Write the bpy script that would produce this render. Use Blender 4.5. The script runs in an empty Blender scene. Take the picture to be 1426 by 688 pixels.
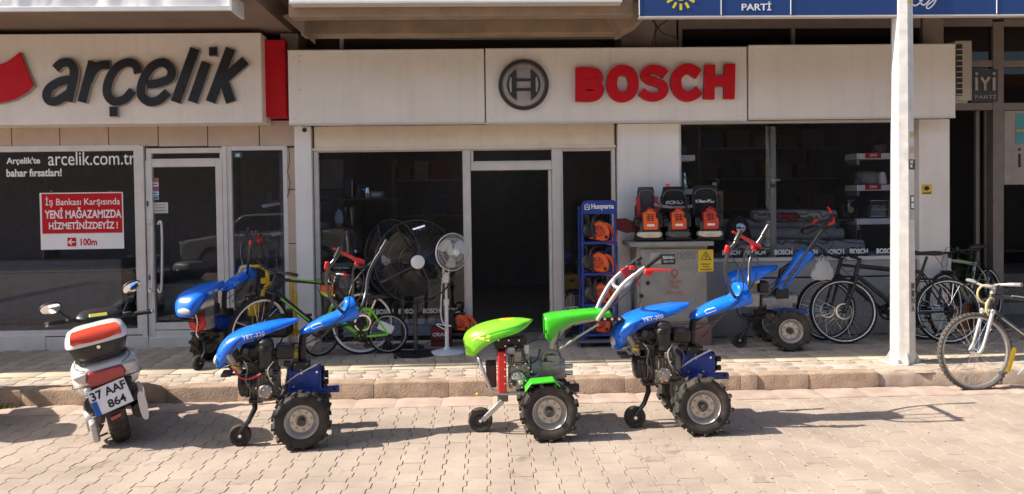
import bpy, bmesh, math, random
from mathutils import Vector, Matrix, Euler
random.seed(7)
S = bpy.context.scene; C = S.collection
PI = math.pi; rad = math.radians
# ---------------------------------------------------------------- camera
CAMP = Vector((0, -8.15, 1.68)); YAW, PITCH, ROLL, F = .0336, .021, .0135, 1037.0
CM = Matrix.Rotation(-YAW, 4, 'Z') @ Matrix.Rotation(PI/2-PITCH, 4, 'X') @ Matrix.Rotation(-ROLL, 4, 'Z')
cd = bpy.data.cameras.new('camera'); cam = bpy.data.objects.new('camera', cd); C.objects.link(cam)
cam.matrix_world = Matrix.Translation(CAMP) @ CM
cd.sensor_width = 36; cd.lens = 36*F/1426; cd.shift_y = -44/1426; cd.clip_start = .05; cd.clip_end = 500
S.camera = cam
# ---------------------------------------------------------------- world, sun, exposure
SUN_E, SUN_A = 40.0, 5.0          # elevation; the light travels along +x and turns by SUN_A degrees towards the shops
w = bpy.data.worlds.new('World'); S.world = w; w.use_nodes = True
nt = w.node_tree; bg = nt.nodes['Background']; sk = nt.nodes.new('ShaderNodeTexSky')
sk.sky_type = 'NISHITA'; sk.sun_disc = False; sk.sun_elevation = rad(SUN_E); sk.sun_rotation = rad(270-SUN_A)
sk.dust_density = 2.0
nt.links.new(sk.outputs[0], bg.inputs[0]); bg.inputs[1].default_value = .11
sl = bpy.data.lights.new('sun', 'SUN'); sl.energy = 4.4; sl.angle = rad(.55); sl.color = (1, .9, .79)
so = bpy.data.objects.new('sun', sl); C.objects.link(so)
sd = Vector((math.cos(rad(SUN_E))*math.cos(rad(SUN_A)), math.cos(rad(SUN_E))*math.sin(rad(SUN_A)), -math.sin(rad(SUN_E))))
so.rotation_euler = sd.to_track_quat('-Z', 'Y').to_euler(); so.location = (-8, -6, 12)
S.view_settings.view_transform = 'Standard'; S.view_settings.look = 'None'; S.view_settings.exposure = 1.08; S.view_settings.gamma = 1
S.render.engine = 'CYCLES'; S.cycles.max_bounces = 8; S.cycles.transparent_max_bounces = 16
S.cycles.diffuse_bounces = 5
# ---------------------------------------------------------------- measuring helpers (photo position + distance -> metres)
def ray(px, py): return CM.to_3x3() @ Vector(((px-713)/F, (300-py)/F, -1))
def A(px, py, Y):
    d = ray(px, py); return CAMP + d*((Y-CAMP.y)/d.y)
def G(px, py, z=0):
    d = ray(px, py); return CAMP + d*((z-CAMP.z)/d.z)
def RC(x0, y0, x1, y1, Y):
    xm, ym = (x0+x1)/2, (y0+y1)/2
    return A(x0, ym, Y).x, A(x1, ym, Y).x, A(xm, y1, Y).z, A(xm, y0, Y).z
# ---------------------------------------------------------------- materials
MT = {}
def mat(name, col, rough=.5, metal=0, var=.12, scale=8, bump=0, bscale=60, dirt=0, spec=.5, coat=0, emit=0, rvar=.1, streak=0):
    if name in MT: return MT[name]
    m = bpy.data.materials.new(name); m.use_nodes = True; n = m.node_tree.nodes; L = m.node_tree.links
    p = n['Principled BSDF']; p.inputs['Roughness'].default_value = rough; p.inputs['Metallic'].default_value = metal
    p.inputs['Specular IOR Level'].default_value = spec; p.inputs['Coat Weight'].default_value = coat
    col = tuple(col)+(1,)
    if emit: p.inputs['Emission Color'].default_value = col; p.inputs['Emission Strength'].default_value = emit
    tc = n.new('ShaderNodeNewGeometry')
    no = n.new('ShaderNodeTexNoise'); no.inputs['Scale'].default_value = scale; no.inputs['Detail'].default_value = 6
    L.new(tc.outputs['Position'], no.inputs['Vector'])
    mr = n.new('ShaderNodeMapRange'); mr.inputs[1].default_value = .3; mr.inputs[2].default_value = .7
    mr.inputs[3].default_value = 1-var; mr.inputs[4].default_value = 1+var
    L.new(no.outputs[0], mr.inputs[0])
    mx = n.new('ShaderNodeMix'); mx.data_type = 'RGBA'; mx.blend_type = 'MULTIPLY'; mx.inputs[0].default_value = 1
    mx.inputs[6].default_value = col; L.new(mr.outputs[0], mx.inputs[7]); out = mx.outputs[2]
    if dirt:
        n2 = n.new('ShaderNodeTexNoise'); n2.inputs['Scale'].default_value = scale*.35; n2.inputs['Detail'].default_value = 9; n2.inputs['Roughness'].default_value = .7
        L.new(tc.outputs['Position'], n2.inputs['Vector'])
        r2 = n.new('ShaderNodeMapRange'); r2.inputs[1].default_value = .48; r2.inputs[2].default_value = .72; r2.inputs[4].default_value = dirt
        L.new(n2.outputs[0], r2.inputs[0])
        m2 = n.new('ShaderNodeMix'); m2.data_type = 'RGBA'; L.new(r2.outputs[0], m2.inputs[0]); L.new(out, m2.inputs[6])
        m2.inputs[7].default_value = (.13, .1, .075, 1); out = m2.outputs[2]
    if streak:     # rain streaks and grime running down sheet metal
        mp = n.new('ShaderNodeMapping'); mp.inputs['Scale'].default_value = (14, 14, .8); L.new(tc.outputs['Position'], mp.inputs[0])
        n4 = n.new('ShaderNodeTexNoise'); n4.inputs['Scale'].default_value = 1; n4.inputs['Detail'].default_value = 6; L.new(mp.outputs[0], n4.inputs['Vector'])
        r4 = n.new('ShaderNodeMapRange'); r4.inputs[1].default_value = .5; r4.inputs[2].default_value = .8; r4.inputs[4].default_value = streak; L.new(n4.outputs[0], r4.inputs[0])
        m4 = n.new('ShaderNodeMix'); m4.data_type = 'RGBA'; L.new(r4.outputs[0], m4.inputs[0]); L.new(out, m4.inputs[6]); m4.inputs[7].default_value = (.3, .24, .18, 1); out = m4.outputs[2]
    L.new(out, p.inputs['Base Color'])
    rr = n.new('ShaderNodeMapRange'); rr.inputs[3].default_value = max(.02, rough-rvar); rr.inputs[4].default_value = min(1, rough+rvar)
    L.new(no.outputs[0], rr.inputs[0]); L.new(rr.outputs[0], p.inputs['Roughness'])
    if bump:
        n3 = n.new('ShaderNodeTexNoise'); n3.inputs['Scale'].default_value = bscale; n3.inputs['Detail'].default_value = 5
        L.new(tc.outputs['Position'], n3.inputs['Vector'])
        b = n.new('ShaderNodeBump'); b.inputs['Strength'].default_value = bump; b.inputs['Distance'].default_value = .004
        L.new(n3.outputs[0], b.inputs['Height']); L.new(b.outputs[0], p.inputs['Normal'])
    MT[name] = m; return m
def paver_mat(name, c1, c2, c3):
    m = mat(name, c1, .85, var=.1, scale=3, bump=.5, bscale=140, spec=.25)
    n = m.node_tree.nodes; L = m.node_tree.links; p = n['Principled BSDF']
    src = p.inputs['Base Color'].links[0].from_socket
    oi = n.new('ShaderNodeObjectInfo'); cr = n.new('ShaderNodeValToRGB'); g = n.new('ShaderNodeNewGeometry')
    # each stone has its own tint: random per island of mesh and per object
    ad = n.new('ShaderNodeMath'); ad.operation = 'ADD'; fr = n.new('ShaderNodeMath'); fr.operation = 'FRACT'
    L.new(oi.outputs['Random'], ad.inputs[0]); L.new(g.outputs['Random Per Island'], ad.inputs[1]); L.new(ad.outputs[0], fr.inputs[0])
    e = cr.color_ramp.elements; e[0].color = tuple(c1)+(1,); e[1].color = tuple(c2)+(1,); x = e.new(.5); x.color = tuple(c3)+(1,)
    L.new(fr.outputs[0], cr.inputs[0])
    mx = n.new('ShaderNodeMix'); mx.data_type = 'RGBA'; mx.inputs[0].default_value = .55; L.new(src, mx.inputs[6]); L.new(cr.outputs[0], mx.inputs[7])
    # fine speckle and larger stains
    sp = n.new('ShaderNodeTexNoise'); sp.inputs['Scale'].default_value = 220; sp.inputs['Detail'].default_value = 3; L.new(g.outputs['Position'], sp.inputs['Vector'])
    r = n.new('ShaderNodeMapRange'); r.inputs[1].default_value = .35; r.inputs[2].default_value = .65; r.inputs[3].default_value = .78; r.inputs[4].default_value = 1.12; L.new(sp.outputs[0], r.inputs[0])
    st = n.new('ShaderNodeTexNoise'); st.inputs['Scale'].default_value = 1.6; st.inputs['Detail'].default_value = 9; st.inputs['Roughness'].default_value = .65; L.new(g.outputs['Position'], st.inputs['Vector'])
    r2 = n.new('ShaderNodeMapRange'); r2.inputs[1].default_value = .35; r2.inputs[2].default_value = .68; r2.inputs[3].default_value = .82; r2.inputs[4].default_value = 1.1; L.new(st.outputs[0], r2.inputs[0])
    mu = n.new('ShaderNodeMath'); mu.operation = 'MULTIPLY'; L.new(r.outputs[0], mu.inputs[0]); L.new(r2.outputs[0], mu.inputs[1])
    # oil and gum spots
    vo = n.new('ShaderNodeTexNoise'); vo.inputs['Scale'].default_value = 5.5; vo.inputs['Detail'].default_value = 4; vo.inputs['Distortion'].default_value = 1.2; L.new(g.outputs['Position'], vo.inputs['Vector'])
    r5 = n.new('ShaderNodeMapRange'); r5.inputs[1].default_value = .62; r5.inputs[2].default_value = .72; r5.inputs[3].default_value = 1; r5.inputs[4].default_value = .7; L.new(vo.outputs[0], r5.inputs[0])
    mv = n.new('ShaderNodeMath'); mv.operation = 'MULTIPLY'; L.new(mu.outputs[0], mv.inputs[0]); L.new(r5.outputs[0], mv.inputs[1]); mu = mv
    m3 = n.new('ShaderNodeMix'); m3.data_type = 'RGBA'; m3.blend_type = 'MULTIPLY'; m3.inputs[0].default_value = 1
    L.new(mx.outputs[2], m3.inputs[6]); L.new(mu.outputs[0], m3.inputs[7]); L.new(m3.outputs[2], p.inputs['Base Color'])
    return m
def glass_mat(name, tint=(.75, .78, .78), refl=.03, rough=.01):
    m = bpy.data.materials.new(name); m.use_nodes = True; n = m.node_tree.nodes; L = m.node_tree.links
    n.remove(n['Principled BSDF']); t = n.new('ShaderNodeBsdfTransparent'); t.inputs[0].default_value = tuple(tint)+(1,)
    g = n.new('ShaderNodeBsdfGlossy'); g.inputs['Roughness'].default_value = rough
    lw = n.new('ShaderNodeLayerWeight'); lw.inputs[0].default_value = .12
    mr = n.new('ShaderNodeMapRange'); mr.inputs[3].default_value = refl; mr.inputs[4].default_value = 1; L.new(lw.outputs['Fresnel'], mr.inputs[0])
    mx = n.new('ShaderNodeMixShader'); L.new(mr.outputs[0], mx.inputs[0]); L.new(t.outputs[0], mx.inputs[1]); L.new(g.outputs[0], mx.inputs[2])
    # faint dust film
    df = n.new('ShaderNodeBsdfDiffuse'); df.inputs[0].default_value = (.5, .45, .4, 1)
    ge = n.new('ShaderNodeNewGeometry'); no = n.new('ShaderNodeTexNoise'); no.inputs['Scale'].default_value = 2.5; no.inputs['Detail'].default_value = 8; L.new(ge.outputs['Position'], no.inputs['Vector'])
    m2 = n.new('ShaderNodeMapRange'); m2.inputs[1].default_value = .3; m2.inputs[2].default_value = .8; m2.inputs[3].default_value = .001; m2.inputs[4].default_value = .008; L.new(no.outputs[0], m2.inputs[0])
    mz = n.new('ShaderNodeMixShader'); L.new(m2.outputs[0], mz.inputs[0]); L.new(mx.outputs[0], mz.inputs[1]); L.new(df.outputs[0], mz.inputs[2])
    L.new(mz.outputs[0], n['Material Output'].inputs[0]); MT[name] = m; return m
blue = mat('blue_plastic', (.004, .16, .78), .26, var=.08, scale=3, coat=.15, dirt=.06)
dblue = mat('blue_paint', (.008, .045, .3), .38, var=.25, scale=20, dirt=.25)
green = mat('green_plastic', (.05, .52, .02), .3, var=.08, coat=.2, dirt=.06)
lime = mat('lime_plastic', (.22, .66, .03), .3, var=.1, scale=4, coat=.3)
yellow = mat('yellow_paint', (.75, .48, .02), .4, dirt=.2)
red = mat('red_plastic', (.62, .02, .02), .35, var=.08)
orange = mat('orange_plastic', (.85, .13, .03), .4, var=.1)
black = mat('black_plastic', (.018, .018, .02), .42, var=.3)
blackm = mat('black_metal', (.02, .02, .022), .33, metal=.3, var=.2)
rubber = mat('tyre_rubber', (.042, .039, .036), .85, var=.4, scale=14, bump=.2, dirt=.6, spec=.25)
rubber2 = mat('bicycle_tyre_rubber', (.022, .022, .022), .75, var=.3, dirt=.2, spec=.3)
dusty = mat('dusty_tyre_rubber', (.075, .068, .06), .9, var=.3, scale=20)
barsteel = mat('dark_bar_steel', (.09, .09, .095), .22, metal=.7, var=.2)
oilcast = mat('brown_oily_casting', (.15, .135, .12), .5, metal=.4, var=.5, scale=30, dirt=.6)
castm = mat('cast_aluminium', (.36, .35, .33), .5, metal=.6, var=.25, scale=25, dirt=.45)
dkcast = mat('dark_oily_casting', (.07, .068, .066), .5, metal=.4, var=.4, scale=25, dirt=.3)
steel = mat('rim_steel', (.55, .53, .5), .42, metal=.55, var=.12, scale=14, dirt=.15)
chrome = mat('chrome', (.72, .72, .72), .14, metal=1, var=.05)
silver = mat('silver_paint', (.45, .45, .44), .38, metal=.5, var=.1)
white = mat('white_plastic', (.78, .77, .75), .35, var=.05)
cream = mat('cream_plastic', (.66, .6, .48), .4, var=.06)
grey = mat('grey_plastic', (.22, .22, .23), .5)
alu = mat('pale_window_profile', (.68, .66, .63), .42, metal=.1, var=.05, dirt=.12)
signw = mat('sign_panel_white', (.84, .81, .77), .38, var=.03, scale=2, dirt=.1, streak=.12)
signw2 = mat('sign_panel_cream', (.84, .8, .74), .4, var=.03, scale=2, dirt=.15, streak=.12)
pillw = mat('white_pillar_sheet', (.84, .84, .84), .4, var=.04, scale=2, dirt=.12, streak=.12)
clad = mat('beige_cladding', (.54, .43, .35), .55, var=.08, scale=4, dirt=.12, streak=.12)
shut = mat('beige_shutter_box', (.76, .68, .56), .5, var=.05, dirt=.1, streak=.12)
conc = mat('raw_concrete', (.3, .22, .155), .9, var=.18, scale=5, bump=.5, bscale=40, dirt=.35)
concd = mat('grey_concrete', (.24, .21, .185), .9, var=.2, scale=5, bump=.4, dirt=.3)
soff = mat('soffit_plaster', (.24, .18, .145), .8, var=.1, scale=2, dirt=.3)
kerbm = mat('kerb_concrete', (.37, .27, .195), .95, var=.22, scale=9, bump=1.6, bscale=75, dirt=.4, spec=.2)
mortar = mat('joint_sand', (.12, .095, .075), .95, var=.25, scale=40, bump=.5)
cement = mat('rough_cement', (.42, .33, .26), .95, var=.2, scale=8, bump=1, bscale=70)
pav = paver_mat('paver_stone', (.385, .318, .26), (.445, .375, .31), (.41, .342, .283))
pav2 = paver_mat('pavement_paver_stone', (.45, .38, .31), (.52, .44, .36), (.48, .4, .33))
ypav = paver_mat('yellow_guide_stone', (.52, .45, .33), (.55, .48, .36), (.52, .44, .33))
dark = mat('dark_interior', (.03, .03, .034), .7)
inner = mat('shop_inner_wall', (.2, .2, .215), .7)
floorm = mat('shop_floor_tile', (.16, .15, .14), .3)
glass = glass_mat('window_glass', (.84, .86, .9), .024); glassd = glass_mat('tinted_window_glass', (.5, .53, .55), .03)
vis = mat('clear_plastic', (.6, .6, .6), .3)
signk = mat('black_sign_face', (.02, .02, .024), .3)
signr = mat('red_sign_face', (.56, .012, .022), .4, var=.05, spec=.2)
steelg = mat('galvanised_steel', (.42, .42, .42), .5, metal=.35, var=.14, scale=25, dirt=.12)
polew = mat('pole_paint', (.62, .61, .58), .5, metal=.25, var=.12, scale=12, dirt=.15, streak=.4)
cabm = mat('cabinet_grey_steel', (.3, .3, .285), .5, metal=.25, var=.14, scale=6, dirt=.35)
navy = mat('navy_banner', (.012, .05, .19), .6, var=.05)
bwhite = mat('white_print', (.85, .85, .85), .5, var=.02)
leafm = mat('leaf_green', (.05, .09, .03), .6, var=.3)
terra = mat('terracotta', (.3, .11, .05), .8)
# ---------------------------------------------------------------- mesh builder
def cr(pts, k=6, closed=False):
    pts = [Vector(p) for p in pts]; n = len(pts); out = []
    if n < 3: return pts
    for i in range(n if closed else n-1):
        p0 = pts[(i-1) % n] if (closed or i > 0) else pts[0]*2-pts[1]
        p1, p2 = pts[i], pts[(i+1) % n]; p3 = pts[(i+2) % n] if (closed or i+2 < n) else pts[-1]*2-pts[-2]
        for j in range(k):
            t = j/k
            out.append(.5*((2*p1)+(p2-p0)*t+(2*p0-5*p1+4*p2-p3)*t*t+(3*p1-p0-3*p2+p3)*t**3))
    if not closed: out.append(pts[-1])
    return out
class MB:
    def __init__(s, M=None): s.v = []; s.f = []; s.mi = []; s.cm = 0; s.M = M or Matrix(); s.sm = []; s._s = True
    def at(s, M): s.M = M; return s
    def mt(s, i): s.cm = i; return s
    def flat(s): s._s = False; return s
    def add(s, vs, fs):
        b = len(s.v); s.v += [s.M @ Vector(p) for p in vs]
        for f in fs: s.f.append([b+i for i in f]); s.mi.append(s.cm); s.sm.append(s._s)
        return s
    def box(s, c, d, r=None):
        R = Euler(r).to_matrix() if r else Matrix.Identity(3); c = Vector(c)
        vs = [c+R @ Vector((x*d[0]/2, y*d[1]/2, z*d[2]/2)) for x in (-1, 1) for y in (-1, 1) for z in (-1, 1)]
        return s.add(vs, [(0, 1, 3, 2), (4, 6, 7, 5), (0, 4, 5, 1), (2, 3, 7, 6), (0, 2, 6, 4), (1, 5, 7, 3)])
    def bx(s, x0, x1, y0, y1, z0, z1): return s.box(((x0+x1)/2, (y0+y1)/2, (z0+z1)/2), (abs(x1-x0), abs(y1-y0), abs(z1-z0)))
    def rings(s, R, cap=True, closed=False):
        n = len(R[0]); vs = [p for r in R for p in r]; fs = []; m = len(R)
        for i in range(m if closed else m-1):
            for j in range(n): a, b = i*n, ((i+1) % m)*n; fs.append((a+j, a+(j+1) % n, b+(j+1) % n, b+j))
        if cap and not closed: fs += [tuple(range(n))[::-1], tuple(range((m-1)*n, m*n))]
        return s.add(vs, fs)
    def tube(s, pts, r, n=8, k=0, closed=False, cap=True):
        if k: pts = cr(pts, k, closed)
        pts = [Vector(p) for p in pts]; m = len(pts); rr = r if isinstance(r, (list, tuple)) else [r]*m
        if len(rr) != m: rr = [rr[0]+(rr[-1]-rr[0])*i/(m-1) for i in range(m)]
        R = []; u = None
        for i, p in enumerate(pts):
            a = pts[(i+1) % m] if (closed or i+1 < m) else p; b = pts[i-1] if (closed or i > 0) else p
            t = (a-b).normalized()
            if u is None: u = t.orthogonal().normalized()
            u = (u-t*u.dot(t)); u = u.normalized() if u.length > 1e-6 else t.orthogonal().normalized(); v = t.cross(u)
            R.append([p+(u*math.cos(2*PI*j/n)+v*math.sin(2*PI*j/n))*rr[i] for j in range(n)])
        return s.rings(R, cap, closed)
    def cyl(s, a, b, r, r2=None, n=16): return s.tube([a, b], [r, r if r2 is None else r2], n)
    def lathe(s, c, ax, prof, n=24, closed=False):
        ax = Vector(ax).normalized(); c = Vector(c); u = ax.orthogonal().normalized(); v = ax.cross(u)
        return s.rings([[c+ax*h+(u*math.cos(2*PI*j/n)+v*math.sin(2*PI*j/n))*r for j in range(n)] for r, h in prof], not closed, closed)
    def prism(s, poly, y0, y1):
        n = len(poly); ar = sum(poly[i][0]*poly[(i+1) % n][1]-poly[(i+1) % n][0]*poly[i][1] for i in range(n))
        if ar < 0: poly = poly[::-1]
        vs = [(x, y0, z) for x, z in poly]+[(x, y1, z) for x, z in poly]
        return s.add(vs, [tuple(range(n)), tuple(range(n, 2*n))[::-1]]+[(i, i+n, (i+1) % n+n, (i+1) % n) for i in range(n)])
    def plan(s, poly, z0, z1):
        n = len(poly); ar = sum(poly[i][0]*poly[(i+1) % n][1]-poly[(i+1) % n][0]*poly[i][1] for i in range(n))
        if ar < 0: poly = poly[::-1]
        vs = [(x, y, z0) for x, y in poly]+[(x, y, z1) for x, y in poly]
        return s.add(vs, [tuple(range(n))[::-1], tuple(range(n, 2*n))]+[(i, (i+1) % n, (i+1) % n+n, i+n) for i in range(n)])
    def ell(s, c, r, n=16, m=10):
        c = Vector(c); R = []
        for i in range(m+1):
            a = PI*(i+.02)/(m+.04); R.append([c+Vector((r[0]*math.sin(a)*math.cos(2*PI*j/n), r[1]*math.sin(a)*math.sin(2*PI*j/n), -r[2]*math.cos(a))) for j in range(n)])
        return s.rings(R)
    def stroke(s, pts, wd, y0, y1, k=0, closed=False):
        """a flat ribbon letter stroke in the x-z plane"""
        P = [Vector((p[0], 0, p[1])) for p in pts]
        if k: P = cr(P, k, closed)
        n = len(P); Lf = []; Rt = []
        for i in range(n):
            a = P[(i+1) % n] if (closed or i+1 < n) else P[i]; b = P[i-1] if (closed or i > 0) else P[i]
            t = (a-b).normalized(); q = Vector((-t.z, 0, t.x))
            sc = 1
            if not k and 0 < i < n-1: sc = 1/max(.5, q.dot(Vector((-(P[i]-P[i-1]).normalized().z, 0, (P[i]-P[i-1]).normalized().x))))
            Lf.append(P[i]+q*wd/2*sc); Rt.append(P[i]-q*wd/2*sc)
        R = [[(l.x, y0, l.z), (r.x, y0, r.z), (r.x, y1, r.z), (l.x, y1, l.z)] for l, r in zip(Lf, Rt)]
        return s.rings(R, True, closed)
    def build(s, name, mats, parent=None, world=False, bevel=0, bseg=2, sub=0, solid=0, ang=40, kind=None, label=None):
        me = bpy.data.meshes.new(name); vs = s.v
        if world and parent is not None: IM = MW[parent.name].inverted(); vs = [IM @ v for v in vs]
        me.from_pydata([tuple(v) for v in vs], [], s.f)
        for m in (mats if isinstance(mats, (list, tuple)) else [mats]): me.materials.append(m)
        me.polygons.foreach_set('material_index', s.mi); me.polygons.foreach_set('use_smooth', s.sm)
        bm = bmesh.new(); bm.from_mesh(me); bmesh.ops.recalc_face_normals(bm, faces=bm.faces); bm.to_mesh(me); bm.free()
        try: me.set_sharp_from_angle(angle=rad(ang))
        except Exception: pass
        o = bpy.data.objects.new(name, me); C.objects.link(o)
        if parent is not None: o.parent = parent; MW[o.name] = MW[parent.name]
        else: MW[o.name] = Matrix()
        if solid: q = o.modifiers.new('solidify', 'SOLIDIFY'); q.thickness = solid; q.offset = -1
        if sub: q = o.modifiers.new('subdivision', 'SUBSURF'); q.levels = q.render_levels = sub
        if bevel: q = o.modifiers.new('bevel', 'BEVEL'); q.width = bevel; q.segments = bseg; q.limit_method = 'ANGLE'; q.angle_limit = rad(35); q.harden_normals = False
        if kind: o['kind'] = kind
        if label: o['label'] = label
        return o
MW = {}
def thing(name, label, cat, loc=(0, 0, 0), rz=0, group=None, kind=None):
    o = bpy.data.objects.new(name, None); o.empty_display_size = .2; C.objects.link(o); o.location = loc; o.rotation_euler = (0, 0, rz)
    o['label'] = label; o['category'] = cat
    if group: o['group'] = group
    if kind: o['kind'] = kind
    MW[o.name] = Matrix.Translation(Vector(loc)) @ Matrix.Rotation(rz, 4, 'Z'); return o
def tag(o, label, cat, group=None):
    o['label'] = label; o['category'] = cat
    if group: o['group'] = group
    return o
def centre_origin(o):
    """move a top-level mesh's origin to its own base"""
    me = o.data; xs = [v.co.copy() for v in me.vertices]
    c = Vector(((min(v.x for v in xs)+max(v.x for v in xs))/2, (min(v.y for v in xs)+max(v.y for v in xs))/2, min(v.z for v in xs)))
    me.transform(Matrix.Translation(-c)); o.location = c; return o
def copy_tree(o, parent=None):
    c = o.copy(); C.objects.link(c)
    if parent is not None: c.parent = parent
    MW[c.name] = MW.get(o.name, Matrix())
    for ch in o.children: copy_tree(ch, c)
    return c
def dup(o, loc, rz, label, group=None, sc=None):
    c = copy_tree(o); c.location = loc; c.rotation_euler = (0, 0, rz); c['label'] = label; MW[c.name] = Matrix.Translation(Vector(loc)) @ Matrix.Rotation(rz, 4, 'Z')
    if sc: c.scale = (sc, sc, sc)
    if group: c['group'] = group
    return c
def text(name, st, rect, Y, m, parent=None, depth=.002, bold=0, shear=0, world=True, side=None, label=None, rot=0):
    """lettering fitted to a world rectangle (x0,x1,z0,z1) facing the street"""
    cu = bpy.data.curves.new('t', 'FONT'); cu.body = st; cu.size = 1; cu.offset = bold; cu.shear = shear; cu.extrude = .5; cu.resolution_u = 3
    cu.align_x = 'CENTER'
    t = bpy.data.objects.new('t', cu); me = bpy.data.meshes.new_from_object(t); bpy.data.objects.remove(t)
    xs = [v.co.x for v in me.vertices]; ys = [v.co.y for v in me.vertices]; x0, x1, z0, z1 = rect
    sx = (x1-x0)/(max(xs)-min(xs)); sz = (z1-z0)/(max(ys)-min(ys)); ax, az = min(xs), min(ys); ca, sa = math.cos(rot), math.sin(rot)
    for v in me.vertices:
        x, y, z = v.co; X = x0+(x-ax)*sx; Z = z0+(y-az)*sz
        if rot: cx, cz = (x0+x1)/2, (z0+z1)/2; X, Z = cx+(X-cx)*ca-(Z-cz)*sa, cz+(X-cx)*sa+(Z-cz)*ca
        v.co = (X, Y-(.5+z)*depth, Z)
    if world and parent is not None: me.transform(MW[parent.name].inverted())
    bm = bmesh.new(); bm.from_mesh(me); bmesh.ops.remove_doubles(bm, verts=bm.verts, dist=1e-6); bmesh.ops.recalc_face_normals(bm, faces=bm.faces); bm.to_mesh(me); bm.free()
    me.materials.clear(); me.materials.append(m)
    for p in me.polygons: p.material_index = 0; p.use_smooth = False
    o = bpy.data.objects.new(name, me); C.objects.link(o)
    if parent is not None: o.parent = parent; MW[o.name] = MW[parent.name]
    if label: o['label'] = label
    return o
# ================================================================ SETTING: road, kerb, pavement
def proj(p):
    q = CM.to_3x3().transposed() @ (Vector(p)-CAMP)
    if q.z > -.1: return None
    return 713+F*q.x/-q.z, 300-F*q.y/-q.z
def inview(p, mg=25):
    q = proj(p); return q is not None and -mg < q[0] < 1426+mg and -mg < q[1] < 688+mg
road = MB().bx(-60, 60, -60, -1.78, -.3, -.03).build('road', cement); road['kind'] = 'structure'
MB().bx(-9, 9, -8.6, -1.86, -.0295, -.018).build('joint_bed', mortar, road)
SW = .14                                                     # pavement height
walk = MB().bx(-60, 60, -1.7, .1, -.3, SW-.03).build('pavement', cement); walk['kind'] = 'structure'
MB().bx(-9, 9, -1.68, .05, SW-.0295, SW-.016).build('joint_bed', mortar, walk)
def wave(ph, a=.011):
    t = (ph+.15) % 1.0
    if t < .43: return a
    if t < .5: return a-(t-.43)/.07*2*a
    if t < .93: return -a
    return -a+(t-.93)/.07*2*a
def paver_rings(W, L, p0, gx=.0024, gy=.0008):
    ys = sorted(set([0, 1]+[((q-.15-p0) % 1.0) for q in (0, .43, .5, .93)])); ys = [y for y in ys if 0 <= y <= 1]
    left = [(-W/2+gx+wave(p0+y), -L/2+min(max(y*L, gy), L-gy)) for y in ys]; right = [(W/2-gx+wave(p0+y), q[1]) for y, q in zip(ys, left)]
    out = right+left[::-1]
    ins = [(x*(1-.022), y*(1-.014)) for x, y in out]
    return [[(x, y, -.026) for x, y in out], [(x, y, -.0015) for x, y in out], [(x, y, 0) for x, y in ins]]
def lay(parent, x0, x1, y0, y1, z, W, L, m, name='paver', skip=None, off=0):
    meshes = []
    for p0 in (0, .5):
        o = MB().flat().rings(paver_rings(W, L, p0)).build('paver_source', m); meshes.append(o.data); bpy.data.objects.remove(o)
    cells = []
    for i in range(int((x1-x0)/W)+1):
        for j in range(int((y1-y0)/L)+1):
            k = i % 2; x = x0+i*W; y = y0+j*L+(L/2 if k else 0)+off
            if skip and skip(x, y): continue
            if y > y1: continue
            cells.append((x, y, k))
    vis_ = sorted([c for c in cells if inview((c[0], c[1], z), 30)], key=lambda c: (Vector((c[0], c[1], z))-CAMP).length)
    one = set(vis_[:300]); rest = MB(); rs = [paver_rings(W, L, 0), paver_rings(W, L, .5)]
    for c in cells:
        dz = random.uniform(-.0012, .0012); tx, ty = random.gauss(0, .0035), random.gauss(0, .0035)
        if c in one:
            o = bpy.data.objects.new(name, meshes[c[2]]); C.objects.link(o); o.parent = parent
            o.location = (c[0], c[1], z+dz); o.rotation_euler = (tx, ty, random.gauss(0, .006))
        else:
            rest.at(Matrix.Translation((c[0], c[1], z+dz)) @ Euler((tx, ty, 0)).to_matrix().to_4x4()); rest.flat().rings(rs[c[2]])
    rest.at(Matrix()); rest.build('far_pavers', m, parent, kind='stuff')
lay(road, -8.4, 8.4, -8.42, -2.0, 0, .141, .19, pav)
lay(walk, -8.4, 8.4, -1.69, -1.29, SW, .15, .17, pav2)
lay(walk, -8.4, 8.4, -1.10, -.02, SW, .15, .2, pav2)
for o in [x for x in C.objects if x.name.startswith('far_pavers')][1:]: pass
tile = MB().flat().rings([[(a*.197, b*.148, z) for a, b in ((-1, -1), (1, -1), (1, 1), (-1, 1))] for z in (-.026, -.003)]+[[(a*.192, b*.144, 0) for a, b in ((-1, -1), (1, -1), (1, 1), (-1, 1))]]).build('tile_source', ypav)
td = tile.data; bpy.data.objects.remove(tile)
for i in range(42):
    o = bpy.data.objects.new('guide_tile', td); C.objects.link(o); o.parent = walk; o.location = (-8.3+i*.4, -1.185, SW+.0045+random.uniform(-.001, .001)); o.rotation_euler = (random.gauss(0, .006), random.gauss(0, .004), 0)
def rough_block(x0, x1, y0, y1, z0, z1, m, name, parent, top=.014, j=.004):
    R = []; n = max(3, int((x1-x0)/.06))
    for i in range(n+1):
        x = x0+(x1-x0)*i/n; e = .006 if i in (0, n) else 0
        J = lambda: random.uniform(-j, j)
        R.append([(x, y0+e, z0), (x, y0+e+J()*.6, z1-top+J()-e), (x, y0+top*.45+e+J()*.5, z1-top*.3+J()*.7-e), (x, y0+top+e, z1+J()*.4-e), (x, y1-e, z1-e), (x, y1-e, z0)])
    return MB().rings(R).build(name, m, parent, ang=50)
kerb = MB().bx(-60, -9.2, -1.82, -1.68, -.2, SW+.005).bx(9.2, 60, -1.82, -1.68, -.2, SW+.005).build('kerb', kerbm); kerb['kind'] = 'structure'
seams = [-9.2]
kpx = [-60, 30, 130, 232, 330, 415, 520, 625, 730, 800, 870, 950, 1032, 1055, 1127, 1225]
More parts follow.
